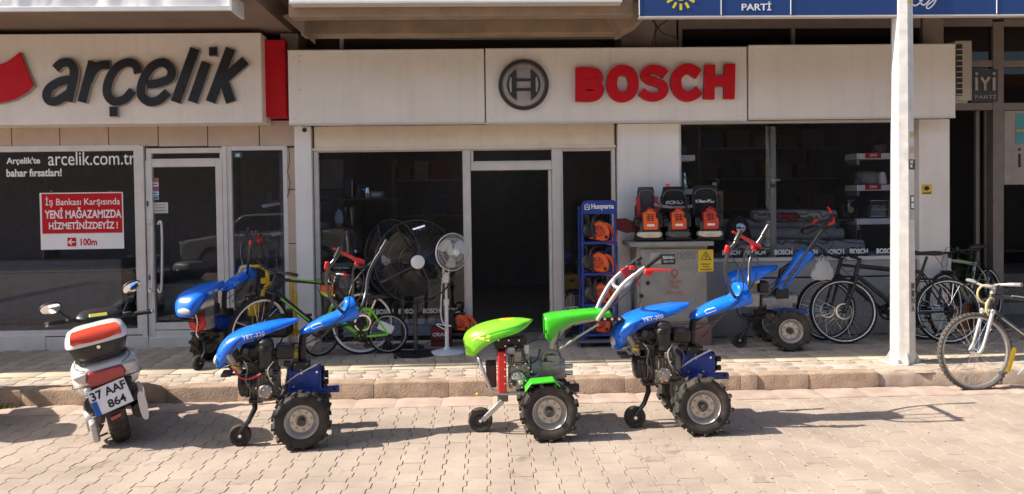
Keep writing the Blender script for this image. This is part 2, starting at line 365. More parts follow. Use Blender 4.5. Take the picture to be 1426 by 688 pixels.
seams += [A(p, 545, -1.82).x for p in kpx if A(p, 545, -1.82).x > -9]
for a, b in zip(seams[:-1], seams[1:]): rough_block(a+.0015, b-.0015, -1.82+random.uniform(-.006, .006), -1.685, -.1, SW+.004+random.uniform(-.004, .004), kerbm, 'kerb_stone', kerb)
xk = seams[-1]
while xk < 9.2: n_ = xk+random.uniform(.7, 1.2); rough_block(xk+.002, n_, -1.80, -1.60, -.1, SW-.002, cement, 'kerb_stone', kerb, top=.035, j=.009); xk = n_
# the flat channel stones at the foot of the kerb
x = -9.2; ch = MB().bx(-60, -9.2, -2.12, -1.825, -.1, .004).bx(9.2, 60, -2.12, -1.825, -.1, .004).build('gutter', cement); ch['kind'] = 'structure'
chm = mat('channel_stone', (.42, .32, .26), .9, var=.18, scale=5, bump=.8, bscale=80, dirt=.25)
while x < 9.2:
    n_ = x+random.choice((.34, .38, .42)); rough_block(x+.001, n_-.001, -2.10, -1.824, -.1, .009+random.uniform(-.0015, .0015), chm, 'channel_stone', ch, top=.005, j=.0015); x = n_
# dry weeds in the gutter at the left edge of the picture
wd = MB(); wc = G(10, 568, 0)
for i in range(150):
    a = random.uniform(0, 2*PI); r = random.random()**.7*.11; l = random.uniform(.02, .06); p = Vector((wc.x+r*math.cos(a)*1.2, -1.86+r*math.sin(a)*.3, .0))
    d = Vector((random.gauss(0, .5), random.gauss(0, .4), 1)).normalized()*l; q = Vector((random.gauss(0, 1), random.gauss(0, 1), 0)).normalized()*.0035
    wd.add([p-q, p+q, p+d*.6+q*.9, p+d], [(0, 1, 2, 3)])
centre_origin(tag(wd.build('weed', mat('dry_weed', (.22, .22, .05), .7)), 'small tuft of yellow green weed growing at the foot of the kerb', 'weed'))
# ================================================================ LEFT SHOP FRONT
def rect_box(mb, x0, y0, x1, y1, Yf, Yb):
    a = RC(x0, y0, x1, y1, Yf); return mb.bx(a[0], a[1], Yf, Yb, a[2], a[3])
def window(parent, x0, y0, x1, y1, Y, t, m=alu, gm=glass, name='window', depth=.06, inset=.03):
    a = RC(x0, y0, x1, y1, Y); X0, X1, Z0, Z1 = a; g = t/2.0/60
    tt = t/125
    mb = MB().bx(X0, X0+tt, Y, Y+depth, Z0, Z1).bx(X1-tt, X1, Y, Y+depth, Z0, Z1).bx(X0+tt, X1-tt, Y+.002, Y+depth, Z1-tt, Z1).bx(X0+tt, X1-tt, Y+.002, Y+depth, Z0, Z0+tt)
    o = mb.build(name, m, parent, world=True, bevel=.004)
    MB().flat().bx(X0+tt-.004, X1-tt+.004, Y+inset, Y+inset+.008, Z0+tt-.004, Z1-tt+.004).build('pane', gm, o, world=True)
    return o, (X0, X1, Z0, Z1)
def part(name, parent, m, mb, **k): return mb.build(name, m, parent, world=True, **k)
lshop = thing('shop', 'left shop front with beige panels, wide dark window and glazed door', 'shop', (A(200, 480, 0).x, 0, SW))
zb = SW
base = lambda px, Y=0: zb
# cladding panels above the window, one by one
sx = [-60, 16, 83, 151, 220, 289, 361, 414]
for a, b in zip(sx[:-1], sx[1:]): part('cladding_panel', lshop, clad, rect_box(MB(), a+.7, 168, b-.7, 203.5, 0, .1), bevel=.003)
cz = [205, 264, 339, 408, 478]
for a, b in zip(cz[:-1], cz[1:]): part('cladding_panel', lshop, clad, rect_box(MB(), 399.5, a+.6, 414.6, b-.4, -.005, .12), bevel=.003)
X = lambda p, Y=0: A(p, 330, Y).x
Z = lambda px, py, Y=0: A(px, py, Y).z
pl = [-90, 62, 205, 322, 400]
for a, b in zip(pl[:-1], pl[1:]): part('plinth_panel', lshop, clad if False else alu, MB().bx(X(a)+.003, X(b)-.003, -.03, .1, SW-.02, Z((a+b)/2, 469, -.03)), bevel=.004)
window(lshop, -120, 203, 197, 469, -.01, 8, inset=.035)
window(lshop, 203, 206, 313, 228, .0, 7)
window(lshop, 318, 203, 402, 469, -.01, 6)
part('door_post', lshop, alu, MB().bx(X(196.6), X(203.4), -.022, .08, Z(200, 469), Z(200, 203)), bevel=.004)
part('door_post', lshop, alu, MB().bx(X(312.6), X(318.4), -.022, .08, Z(315, 469), Z(315, 203)), bevel=.004)
dr, dR = window(lshop, 204.5, 223, 311.5, 469, -.004, 9, name='door', inset=.03)
part('kick_rail', dr, alu, MB().bx(dR[0]+.05, dR[1]-.05, -.002, .05, dR[2]+.08, Z(258, 449, 0)), bevel=.003)
for xx in (213, 226):
    a, b = A(xx, 312, -.07), A(xx, 403, -.07); yb = -.004 if xx == 213 else .03
    part('handle', dr, alu, MB().tube([(a.x-.05, -.01, a.z), (a.x-.05, -.06, a.z), (a.x, -.085, a.z-.02), (b.x, -.085, b.z+.02), (b.x-.05, -.06, b.z), (b.x-.05, -.01, b.z)], .012, 8, k=4))
for q0_, q1_ in ((390, 383), (287, 280)): part("lock", dr, blackm, MB().bx(X(207)-.006, X(207)+.006, -.012, -.003, Z(207, q0_), Z(207, q1_)))
# inside, behind the glass of the left shop
part('inner_wall', lshop, inner, MB().bx(-9, X(414), 3.4, 3.5, SW, 3.3).bx(X(414), X(414)+.1, .13, 3.4, SW, 3.3).bx(-9.1, -9, .1, 3.4, SW, 3.3))
part('inner_floor', lshop, floorm, MB().bx(-9, X(414), .13, 3.4, SW-.02, SW+.02))
part('inner_ceiling', lshop, inner, MB().bx(-9, X(414), .13, 3.4, 2.75, 2.85))
# white print on the window
Yg = .024
def wtext(st, x0, y0, x1, y1, par=lshop, Y=Yg, m=bwhite, name='window_lettering', **k): return text(name, st, RC(x0, y0, x1, y1, Y), Y, m, par, **k)
wtext("Arçelik'te", 9, 219, 56, 230, bold=.025); wtext('arcelik.com.tr', 67, 211, 188, 230, bold=.004); wtext('bahar fırsatları!', 9, 235, 86, 246, bold=.025)
# the red and white poster
a = RC(56, 268, 172, 347, .018)
po = thing('poster', 'red and white removal notice with an arrow hanging in the left window', 'poster', (a[0], .018, a[2]))
pw = part('sheet', po, bwhite, MB().flat().bx(a[0], a[1], .018, .021, a[2], a[3]))
r_ = RC(58.5, 269.5, 170, 324, .018); part('red_field', pw, signr, MB().flat().bx(r_[0], r_[1], .0155, .0178, r_[2], r_[3]))
zz = MB(); 
for i in range(32):
    x0 = r_[0]+(r_[1]-r_[0])*i/32; x1 = r_[0]+(r_[1]-r_[0])*(i+1)/32; zz.prism([(x0, r_[2]+.001), (x1, r_[2]+.001), ((x0+x1)/2, r_[2]-.012)], .0155, .0178)
part('red_edge', pw, signr, zz)
text('lettering', 'İş Bankası Karşısında', RC(63, 273, 167, 288, .014), .0153, bwhite, po, bold=.006, depth=.001)
text('lettering', 'YENİ MAĞAZAMIZDA', RC(62, 288.5, 169, 304, .014), .0153, bwhite, po, bold=.028, depth=.001)
text('lettering', 'HİZMETİNİZDEYİZ !', RC(68, 306, 164, 319, .014), .0153, bwhite, po, bold=.028, depth=.001)
q = RC(94, 331, 106, 343, .0155); ar_ = MB().flat().bx(q[0], q[1], .0155, .0178, q[2], q[3]); part('arrow_box', pw, signr, ar_)
cxa, cza = (q[0]+q[1])/2, (q[2]+q[3])/2
part('arrow', pw, bwhite, MB().stroke([(cxa+.035, cza), (cxa-.03, cza)], .012, .0145, .0153).stroke([(cxa, cza+.03), (cxa-.032, cza), (cxa, cza-.03)], .012, .0142, .0152))
text('lettering', '100m', RC(112, 332, 135, 342, .0155), .0178, signr, po, bold=.03, depth=.001)
for xx in (72, 154): part('suction_hook', po, grey, MB().cyl((X(xx), .01, Z(xx, 266)), (X(xx), .024, Z(xx, 266)), .008))
# stickers on the door
a = RC(212, 248, 221, 279, .02); st = thing('sticker', 'strip of small card payment stickers on the left door glass', 'sticker', (a[0], .02, a[2]))
for i, c in enumerate(((.6, .2, .1), (.75, .75, .8), (.5, .1, .15), (.7, .75, .8), (.2, .5, .6))):
    z1 = a[3]-(a[3]-a[2])*i/5; z0 = z1-(a[3]-a[2])/5+.006; part('card_mark', st, mat('sticker%d' % i, c, .5), MB().flat().bx(a[0], a[1], .018, .021, z0, z1))
    part('card_mark_band', st, mat('stickerb', (.1, .12, .35), .5), MB().flat().bx(a[0]+.012, a[1]-.012, .0165, .0178, z0+.014, z1-.014))
a = RC(212, 282, 234, 297, .02); st = thing('sticker', 'pale rectangular notice sticker below the card strip on the left door', 'sticker', (a[0], .02, a[2]))
part('sheet', st, mat('pale_sticker', (.55, .57, .55), .5), MB().flat().bx(a[0], a[1], .018, .021, a[2], a[3]))
ln = MB().flat()
for i, (u, v) in enumerate(((.12, .9), (.2, .8), (.15, .85))): ln.bx(a[0]+(a[1]-a[0])*u, a[0]+(a[1]-a[0])*v, .0165, .0178, a[2]+.025+i*.03, a[2]+.034+i*.03)
part('print', st, grey, ln)
a = RC(325, 212, 337, 220, .02); st = thing('number_plate', 'small dark house number plate 68 inside the narrow window', 'house number', (a[0], .02, a[2]))
part('plate', st, mat('plate_teal', (.05, .12, .14), .5), MB().flat().bx(a[0], a[1], .016, .021, a[2], a[3]))
text('lettering', '68', (a[0]+.025, a[1]-.025, a[2]+.012, a[3]-.012), .0155, bwhite, st, bold=.03)
# products on the stepped wall brackets behind the narrow window
for i, (px, py, wpx) in enumerate(((383, 283, 36), (398, 322, 40), (392, 375, 40), (394, 406, 26))):
    p = A(px, py, .55); t_ = thing('wall_bracket', ['white display bracket highest in the narrow window', 'white display bracket second from the top in the narrow window', 'white display bracket third from the top in the narrow window', 'white display bracket lowest in the narrow window'][i], 'shelf', p, 0, 'display brackets in the narrow window')
    w_ = wpx/120
    part('shelf', t_, white, MB().box((p.x, p.y, p.z), (w_, .22, .035), (rad(6), rad(-10), rad(20))), bevel=.006)
    part('wire_hook', t_, chrome, MB().tube([(p.x-w_*.2, p.y-.08, p.z), (p.x-w_*.22, p.y-.08, p.z+.1), (p.x-w_*.1, p.y-.08, p.z+.12), (p.x-w_*.1, p.y-.08, p.z+.02)], .004, 5, k=3).tube([(p.x+w_*.2, p.y-.08, p.z), (p.x+w_*.2, p.y-.08, p.z+.13), (p.x+w_*.32, p.y-.08, p.z+.12), (p.x+w_*.3, p.y-.08, p.z+.02)], .004, 5, k=3))
# pale goods and a counter far inside the left shop
for (x0, y0, x1, y1, Y, m, nm, lb, ct) in ((-20, 362, 170, 380, 2.2, mat('pale_counter', (.25, .25, .26), .5), 'shop_counter', 'long pale counter deep inside the left shop', 'counter'), (228, 395, 300, 465, 2.6, mat('pale_counter', (.25, .25, .26), .5), 'freezer', 'low pale chest freezer behind the glazed door', 'freezer')):
    a = RC(x0, y0, x1, y1, Y); t_ = thing(nm, lb, ct, ((a[0]+a[1])/2, Y, SW)); part('top', t_, m, MB().bx(a[0], a[1], Y, Y+.6, a[2], a[3]), bevel=.02); part('body', t_, grey, MB().bx(a[0]+.03, a[1]-.03, Y+.03, Y+.57, SW, a[2]-.003))
# ================================================================ MIDDLE SHOP FRONT
mshop = thing('shop', 'right shop front with open dark doorway, white pillars and low wide display window', 'shop', (A(750, 480, 0).x, 0, SW))
part('pillar', mshop, pillw, MB().bx(X(415), X(438), -.08, .12, SW-.02, Z(427, 176, -.08)), bevel=.004)
part('pillar', mshop, pillw, MB().bx(X(859.5), X(944), -.1, .2, SW-.02, Z(900, 172, -.1)), bevel=.004)
part('pillar', mshop, signw2, MB().bx(X(1273), X(1315), -.1, .3, SW-.02, Z(1290, 166, -.1)), bevel=.004)
part('shutter_box', mshop, shut, MB().bx(X(441.5), X(856), -.05, .25, Z(650, 206, -.05), Z(650, 174, -.05)).bx(X(438.5), X(858), -.065, -.045, Z(650, 207.5, -.05), Z(650, 204.5, -.05)), bevel=.003)
window(mshop, 439, 205, 652, 482, -.02, 6, inset=.04)
window(mshop, 655, 205, 773, 228, -.01, 4)
window(mshop, 780, 205, 858, 482, -.02, 5, inset=.04)
part('door_post', mshop, alu, MB().bx(X(648.5), X(656.5), -.032, .1, SW, Z(652, 206)), bevel=.004)
part('door_post', mshop, alu, MB().bx(X(769.5), X(782), -.032, .1, SW, Z(775, 206)).bx(X(765), X(769), .0, .1, SW, Z(775, 237)), bevel=.004)
part('door_head', mshop, alu, MB().bx(X(656.8), X(769.2), -.024, .1, Z(712, 237), Z(712, 226)), bevel=.004)
part('door_sill', mshop, concd, MB().bx(X(656.8), X(769.2), -.06, .2, SW-.02, SW+.045), bevel=.006)
part('doormat', mshop, dark, MB().bx(X(668), X(758), .3, .9, SW+.02, SW+.035))
# big right display window and the sheet wall below it
Yw = .02
a = RC(944, 172, 1274, 359, Yw)
wn = part('window', mshop, alu, MB().bx(a[0], a[1], -.05, .02, a[3]-.0, a[3]+.03).bx(a[0], a[0]+.025, -.04, .1, a[2], a[3]).bx(a[0], a[1], -.06, .1, a[2]-.03, a[2]+.01), bevel=.003)
for x0, x1 in ((945, 1194), (1195, 1274)): MB().flat().bx(X(x0, Yw), X(x1, Yw)-.004, Yw, Yw+.01, a[2]+.0, a[3]).build('pane', glass, wn, world=True)
part('wall_panel', mshop, mat('grey_sheet', (.36, .36, .37), .45, dirt=.2), MB().bx(X(944), X(1030)-.002, -.06, .1, SW, a[2]-.035).bx(X(1030)+.002, X(1273), -.06, .1, Z(1150, 384), a[2]-.035), bevel=.003)
part('wall_panel', mshop, mat('grey_sheet', (.36, .36, .37), .45, dirt=.2), MB().bx(X(1030)+.002, X(1273), -.06, .1, SW, Z(1150, 386)), bevel=.003)
part('display_ledge', mshop, pillw, MB().bx(X(944), X(1330), .11, 1.0, a[2]-.15, a[2]-.005))
for x0, y0, x1, y1 in ((450, 429, 475, 438),): pass
# BOSCH print along the foot of the windows
for px, py in ((553, 433), (585, 433), (600, 433), (633, 433)): pass
for (px, py, s_) in ((510, 434.5, .9), (536, 434, 1), (567, 433.5, 1), (601, 432.8, 1), (635.5, 432.4, 1)): wtext('BOSCH', px-12, py-3.6, px+12, py+3.6, mshop, .015, bold=.035, name='window_lettering')
for (px, py) in ((796, 430), (828, 429)): wtext('BOSCH', px-12, py-3.6, px+12, py+3.6, mshop, .015, bold=.035)
for (px, py) in ((1018, 352), (1053, 351.6), (1091, 351.3), (1126, 351), (1163, 350.6), (1196, 350), (1233, 349.5)): wtext('BOSCH', px-12.5, py-3.8, px+12.5, py+3.4, mshop, .015, bold=.035)
# inside walls
xl, xr = X(438)-.3, X(1330)
part('inner_wall', mshop, inner, MB().bx(xl, xr, 4.9, 5, SW, 3.3).bx(xl-.1, xl, .13, 4.9, SW, 3.3).bx(xr, xr+.1, .35, 4.9, SW, 3.3))
part('inner_floor', mshop, floorm, MB().bx(xl, xr, .2, 4.9, SW-.02, SW+.045))
part('inner_ceiling', mshop, inner, MB().bx(xl, xr, .26, 4.9, 2.85, 2.95))
lampm = mat('ceiling_lamp', (1, .97, .9), emit=6)
for i, (px, py) in enumerate(((655, 225), (680, 242), (690, 248))):
    d = ray(px, py+0); p = CAMP+d*((2.84-CAMP.z)/d.z)
    if p.y > 4.6 or p.y < .4: p = Vector((A(px, py, 2+i).x, 2+i, 2.83))
    t_ = thing('ceiling_lamp', ['small lit ceiling spot seen through the pane above the doorway', 'small lit ceiling spot nearer the door head', 'small lit ceiling spot deeper in the doorway'][i], 'ceiling light', p, 0, 'ceiling spots in the shop')
    part('ring', t_, white, MB().lathe((p.x, p.y, p.z), (0, 0, 1), [(.07, .012), (.085, .012), (.085, -.006), (.07, -.004)], 20, True)); part('diffuser', t_, lampm, MB().cyl((p.x, p.y, p.z-.003), (p.x, p.y, p.z+.006), .068))
# ================================================================ RIGHT ENTRANCE
entry = thing('shop', 'recessed dark glazed entrance with grey bars at the right edge', 'shop', (A(1380, 450, .35).x, .35, SW))
Ye = .4; gbar = mat('grey_brown_bars', (.2, .17, .15), .5)
Xe = lambda p: A(p, 300, Ye).x
Ze = lambda p, q_: A(p, q_, Ye).z
part('mullion', entry, gbar, MB().bx(Xe(1383), Xe(1398), Ye, Ye+.1, SW, Ze(1390, 30)), bevel=.004)
part('mullion', entry, gbar, MB().bx(Xe(1305), Xe(1313), Ye, Ye+.1, SW, Ze(1310, 30)), bevel=.004)
for y0, y1 in ((26, 36), (84, 93), (143, 153)):
    part('rail', entry, gbar, MB().bx(Xe(1313)+.002, Xe(1383)-.002, Ye+.004, Ye+.09, Ze(1350, y1), Ze(1350, y0)), bevel=.003)
    part('rail', entry, gbar, MB().bx(Xe(1398)+.002, Xe(1600), Ye+.004, Ye+.09, Ze(1420, y1), Ze(1420, y0)), bevel=.003)
for (x0, y0, x1, y1) in ((1313, 36, 1383, 84), (1313, 93, 1383, 143), (1398, 36, 1600, 84), (1398, 93, 1600, 143), (1401, 257, 1600, 350)):
    MB().flat().bx(Xe(x0), Xe(x1), Ye+.04, Ye+.05, Ze((x0+x1)/2, y1), Ze((x0+x1)/2, y0)).build('pane', glassd, entry, world=True)
# open door leaf
lf = part('door_leaf', entry, gbar, MB().bx(Xe(1367), Xe(1372), Ye+.1, Ye+.14, SW, Ze(1370, 153)).bx(Xe(1379), Xe(1383)-.003, Ye+.1, Ye+.14, SW, Ze(1370, 153)))
MB().flat().bx(Xe(1372), Xe(1379), Ye+.115, Ye+.125, SW, Ze(1375, 153)).build('pane', glassd, lf, world=True)
a = (Xe(1400), Xe(1600), Ze(1412, 257), Ze(1412, 154)); pn = part('poster_panel', entry, mat('pale_panel', (.33, .29, .26), .5), MB().bx(a[0], a[1], Ye+.02, Ye+.03, a[2], a[3]))
part('teal_mark', pn, mat('teal_print', (.07, .3, .34), .5), MB().flat().bx(Xe(1416), Xe(1480), Ye+.016, Ye+.0195, Ze(1420, 200), Ze(1420, 158)))
part('yellow_line', pn, mat('yellow_print', (.5, .4, .05), .5), MB().flat().bx(Xe(1416), Xe(1480), Ye+.013, Ye+.0155, Ze(1420, 183), Ze(1420, 180)))
part('letter', pn, dark, MB().flat().bx(Xe(1419.5), Xe(1423), Ye+.016, Ye+.0195, Ze(1420, 233), Ze(1420, 214)).cyl((Xe(1421.2), Ye+.016, Ze(1421, 208)), (Xe(1421.2), Ye+.0195, Ze(1421, 208)), .016))
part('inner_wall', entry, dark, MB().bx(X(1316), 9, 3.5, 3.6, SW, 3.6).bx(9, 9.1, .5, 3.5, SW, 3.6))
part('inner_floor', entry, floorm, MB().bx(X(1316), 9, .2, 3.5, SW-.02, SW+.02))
part('side_wall', entry, gbar, MB().bx(X(1318)-.02, X(1318), .3, Ye, SW, 3.3))
for i in range(3): part('stair', entry, concd, MB().bx(Xe(1335), 8.5, Ye+.5+i*.3, 2.9, SW+.15*i+.02, SW+.15*(i+1)+.02), bevel=.006)
# the letters of the party sign on dark glass
def wt(st, x0, y0, x1, y1, par, Y, m, **k): return text('lettering', st, RC(x0, y0, x1, y1, Y), Y, m, par, **k)
a = RC(1352, 95, 1391, 143, Ye-.005); iy = thing('party_sign', 'dark glass sign with pale rounded letters above the right doorway', 'sign', (a[0], Ye, a[2]))
part('backing', iy, mat('dark_sign', (.05, .045, .05), .4), MB().flat().bx(a[0], a[1]-.01, Ye-.004, Ye+.003, a[2]+.01, a[3]-.01))
pale = mat('pale_letter', (.42, .38, .34), .5)
E = lambda px, py, Y=Ye-.01: (A(px, py, Y).x, A(px, py, Y).z)
for pts in ([(1359.5, 108), (1359.5, 126)], [(1384, 108), (1384, 126)]): part('letter', iy, pale, MB().stroke([E(*p) for p in pts], .033, Ye-.016, Ye-.005))
for p in ((1359.5, 103), (1384, 102.5)): q_ = E(*p); part('letter_dot', iy, pale, MB().cyl((q_[0], Ye-.016, q_[1]), (q_[0], Ye-.005, q_[1]), .018, n=14))
part('letter', iy, pale, MB().stroke([E(1366, 108), E(1371.5, 116), E(1371.5, 126)], .03, Ye-.016, Ye-.005).stroke([E(1377.5, 107.5), E(1371.5, 116)], .03, Ye-.0165, Ye-.0052))
wt('PARTİ', 1358, 131, 1387, 137.5, iy, Ye-.006, pale)
# ================================================================ SIGN BOARDS
def glyph(par, strokes, wd, Y, d, mf, ms, k=5, name='letter', grow=0):
    """one raised letter: a pale return behind a coloured face"""
    if ms:
        b = MB()
        for i, s in enumerate(strokes): b.stroke(s, wd+grow, Y-d-.0006*i, Y+.001*i, k)
        b.build(name+'_return', ms, par, world=True)
    f = MB()
    for i, s in enumerate(strokes): f.stroke(s, wd, Y-d-.004-.0007*i, Y-(d if ms else -.002)-.0006*i, k)
    return f.build(name, mf, par, world=True, bevel=.002 if not ms else 0)
Ys = -.34
sa = thing('sign_board', 'wide cream shop sign with slanted black lettering and a red blade', 'sign', (A(180, 110, Ys).x, Ys, A(180, 173, Ys).z))
a = RC(-140, 47, 364, 173, Ys)
pn = part('panel', sa, signw2, MB().bx(a[0], a[1], Ys, -.01, a[2], a[3]), bevel=.006)
pts = [(-60, 205), (0, 212), (30, 200), (55, 182), (72, 168), (90, 215), (115, 273), (95, 295), (55, 318), (10, 330), (-60, 334)]
def c1(x, y, Y=Ys): p = A(x/2.2925, y/2.2925, Y); return p.x, p.z
part('emblem_blade', sa, signr, MB().prism([c1(*p) for p in pts], Ys-.045, Ys+.002), bevel=.004)
part('emblem_return', sa, mat('letter_return', (.34, .3, .27), .5), MB().prism([c1(p[0]+4, p[1]+3) for p in pts], Ys-.03, Ys+.004))
ret = mat('letter_return', (.34, .3, .27), .5)
L1 = {'a': [[(184, 222), (205, 204), (230, 204), (244, 226), (238, 270), (225, 326)], [(236, 256), (202, 262), (170, 280), (157, 303), (166, 323), (192, 323), (228, 300)]],
 'r': [[(303, 198), (268, 328)], [(288, 262), (304, 228), (326, 212), (358, 209)]],
 'c': [[(448, 236), (440, 211), (413, 202), (378, 220), (353, 262), (350, 303), (372, 326), (405, 318), (430, 292)], [(383, 346), (352, 350)], [(370, 346), (361, 372)]],
 'e': [[(474, 272), (510, 268), (548, 252), (552, 222), (525, 202), (488, 218), (462, 262), (457, 303), (480, 326), (512, 322), (541, 297)]],
 'l': [[(628, 158), (566, 328)]], 'i': [[(664, 202), (620, 328)], [(685, 158), (679, 178)]],
 'k': [[(741, 158), (677, 328)], [(788, 196), (712, 262)], [(716, 250), (742, 328)]]}
for ch_, ss in L1.items():
    for o_, (mf, dd) in enumerate(((ret, 0),)): pass
    st_ = [[c1(*p) for p in s] for s in ss]
    if ch_ in 'lirk' and ch_ != 'r': k_ = 0
    else: k_ = 5
    if ch_ == 'c': 
        glyph(sa, st_[:1], .086, Ys, .04, signk, ret, 5, grow=.012); glyph(sa, [[c1(356, 358), c1(382, 358)]], .095, Ys, .04, signk, ret, 0, name='cedilla', grow=.012)
    elif ch_ == 'i':
        glyph(sa, st_[:1], .098, Ys, .04, signk, ret, 0, grow=.012); glyph(sa, [[c1(672, 167), c1(698, 167)]], .085, Ys, .04, signk, ret, 0, name='letter_dot', grow=.012)
    else: glyph(sa, st_, .098 if k_ == 0 else .086, Ys, .04, signk, ret, k_, grow=.014)
a = RC(367.5, 55, 398, 163, -.2); part('side_box', sa, signr, MB().bx(a[0], a[1], -.2, -.0, a[2], a[3]), bevel=.01, label='plain red box at the end of the sign')
# --- the long panelled board
sb = thing('sign_board', 'long pale three panel sign board with red block capitals and round emblem', 'sign', (A(860, 118, Ys).x, Ys, A(860, 168, Ys).z))
for x0, x1, yt0, yb0 in ((401, 675, 70.5, 171.5), (676, 1040.5, 68, 169), (1042, 1331, 63.5, 164)):
    a = RC(x0, yt0, x1, yb0, Ys); part('panel', sb, signw, MB().bx(a[0]+.004, a[1]-.004, Ys, -.11, a[2], a[3]), bevel=.005)
    part('panel_trim', sb, alu, MB().bx(a[0]+.004, a[1]-.004, Ys-.008, Ys+.03, a[3]-.003, a[3]+.012).bx(a[0]+.004, a[1]-.004, Ys-.006, Ys+.03, a[2]-.012, a[2]+.003), bevel=.002)
a = RC(401, 70, 1331, 170, Ys)
for hy in (78, 86, 125): q = A(417, hy, Ys); part('screw_hole', sb, dark, MB().cyl((q.x, Ys-.002, q.z), (q.x, Ys-.0005, q.z), .006, n=8))
for hx_ in (410, 668, 684, 1033, 1049, 1322):
    for hy in (76+(1040-hx_)*.008, 161+(1040-hx_)*.008): q = A(hx_, hy, Ys); part('rivet', sb, alu, MB().lathe((q.x, Ys, q.z), (0, -1, 0), [(.008, 0), (.006, .003), (.001, .004)], 10))
part('carcass', sb, grey, MB().bx(a[0]+.02, a[1]-.02, Ys+.032, -.12, a[2]+.02, a[3]-.02))
def c3(x, y, Y=Ys): p = A(780+x/2.2925, y/2.2925, Y); return p.x, p.z
boschL = {'B': [([(64, 219), (64, 326)], 0), ([(60, 235), (95, 235), (113, 240), (118, 253), (110, 266), (92, 271), (62, 271)], 4), ([(62, 271), (100, 271), (117, 279), (121, 292), (113, 305), (95, 310), (60, 310)], 4)],
 'O': [([(196, 227), (222, 238), (231, 269), (221, 301), (196, 312), (171, 301), (162, 269), (171, 238)], 9)],
 'S': [([(334, 241), (318, 229), (294, 224), (274, 231), (268, 245), (280, 258), (300, 264), (320, 272), (328, 287), (320, 304), (298, 312), (274, 308), (256, 295)], 5)],
 'C': [([(438, 240), (412, 224), (388, 226), (369, 246), (366, 270), (375, 295), (396, 309), (418, 307), (440, 290)], 5)],
 'H': [([(474, 209), (471, 319)], 0), ([(537, 207), (535, 318)], 0), ([(474, 262), (536, 261)], 0)]}
rdk = mat('red_letter_side', (.3, .015, .02), .4)
for ch_, ss in boschL.items():
    f = MB(); b = MB(); W_ = .09 if ch_ == 'S' else .108
    for i, (s, k_) in enumerate(ss):
        P = [c3(*p) for p in s]; cl = k_ == 9
        b.stroke(P, W_, Ys-.05-.0005*i, Ys+.001+.001*i, 5 if cl else k_, cl); f.stroke(P, W_+.003, Ys-.062-.0006*i, Ys-.0505-.0006*i, 5 if cl else k_, cl)
    b.build('letter_return', rdk, sb, world=True); f.build('letter', signr, sb, world=True)
ex, ez = E(729, 118.8, Ys); em = part('emblem', sb, mat('emblem_silver', (.42, .4, .38), .4, metal=.3), MB().lathe((ex, Ys, ez), (0, -1, 0), [(.001, .03), (.2, .03), (.235, .02), (.25, 0)], 48))
part('emblem_ring', em, mat('emblem_dark', (.04, .038, .036), .4), MB().lathe((ex, Ys, ez), (0, -1, 0), [(.262, 0), (.262, .045), (.232, .045), (.232, 0)], 56, True))
dk = MT['emblem_dark']; P8 = 1/132.5
for sg in (-1, 1):
    arc = [(ex+sg*.075, ez+.165)]+[(ex+sg*.175*math.cos(t), ez+.175*math.sin(t)) for t in [rad(60-120*i/12) for i in range(13)]]+[(ex+sg*.075, ez-.165)]
    part('emblem_armature', em, dk, MB().prism(arc, Ys-.045, Ys-.029))
    part('emblem_gap', em, MT['emblem_silver'], MB().prism([(ex+sg*.125, ez+.075), (ex+sg*.125, ez-.075), (ex+sg*.14, ez-.08), (ex+sg*.155, ez), (ex+sg*.14, ez+.08)], Ys-.05, Ys-.0455))
    part('emblem_armature', em, dk, MB().bx(ex-.075, ex+.075, Ys-.044, Ys-.0295, ez+sg*.05-.014, ez+sg*.05+.014))
# --- awning box top left, strip in the middle, blue banner right
Yo = -1.55
bb = thing('awning_box', 'bright white crinkled banner box above the left shop sign', 'sign', (A(100, 0, Yo).x, Yo, A(100, 14, Yo).z))
a = RC(-140, -60, 320, 13.5, Yo); mbx = MB(); nx = 60; R_ = []
for i in range(nx+1):
    x = a[0]+(a[1]-a[0])*i/nx; R_.append([(x, Yo-.012*abs(math.sin(i*1.7+math.sin(i*.9)*2))-.004, a[2]+.02+(a[3]-a[2]-.02)*j/6+0) for j in range(7)])
for i in range(nx+1):
    for j in range(7): p = R_[i][j]; R_[i][j] = (p[0], p[1]+random.uniform(-.008, .008), p[2])
vs = [p for r in R_ for p in r]; fs = [(i*7+j, (i+1)*7+j, (i+1)*7+j+1, i*7+j+1) for i in range(nx) for j in range(6)]
part('banner_skin', bb, bwhite, MB().add(vs, fs), ang=180)
part('frame', bb, alu, MB().bx(a[0], a[1]+.02, Yo-.03, Yo+.0, a[2]-.02, a[2]+.02).bx(a[1], a[1]+.025, Yo-.031, Yo+.3, a[2]-.021, a[3]+.01), bevel=.003)
a = RC(402, -60, 866, 3, Yo); st = thing('awning_box', 'thin white sign box edge along the very top centre', 'sign', ((a[0]+a[1])/2, Yo, a[2]))
part('skin', st, bwhite, MB().bx(a[0], a[1], Yo, Yo+.12, a[2]+.012, a[3])); part('frame', st, alu, MB().bx(a[0], a[1], Yo-.006, Yo+.13, a[2]-.006, a[2]+.01))
a = RC(890, -70, 1700, 20, Yo); bn = thing('banner', 'dark blue party banner with white lettering and a yellow sun at top right', 'banner', (A(1150, 20, Yo).x, Yo, a[2]))
bs = [890, 1004, 1101, 1388, 1700]
for x0, x1 in zip(bs[:-1], bs[1:]):
    q_ = RC(x0, -70, x1, 20, Yo); part('panel', bn, navy, MB().bx(q_[0]+.002, q_[1]-.002, Yo, Yo+.06, a[2], a[3]), bevel=.003)
    part('seam', bn, bwhite, MB().bx(q_[0]-.003, q_[0]+.003, Yo-.004, Yo+.004, a[2]+.004, a[3]))
part('frame', bn, alu, MB().bx(a[0], a[1], Yo+.0, Yo+.07, a[2]-.016, a[2]-.002))
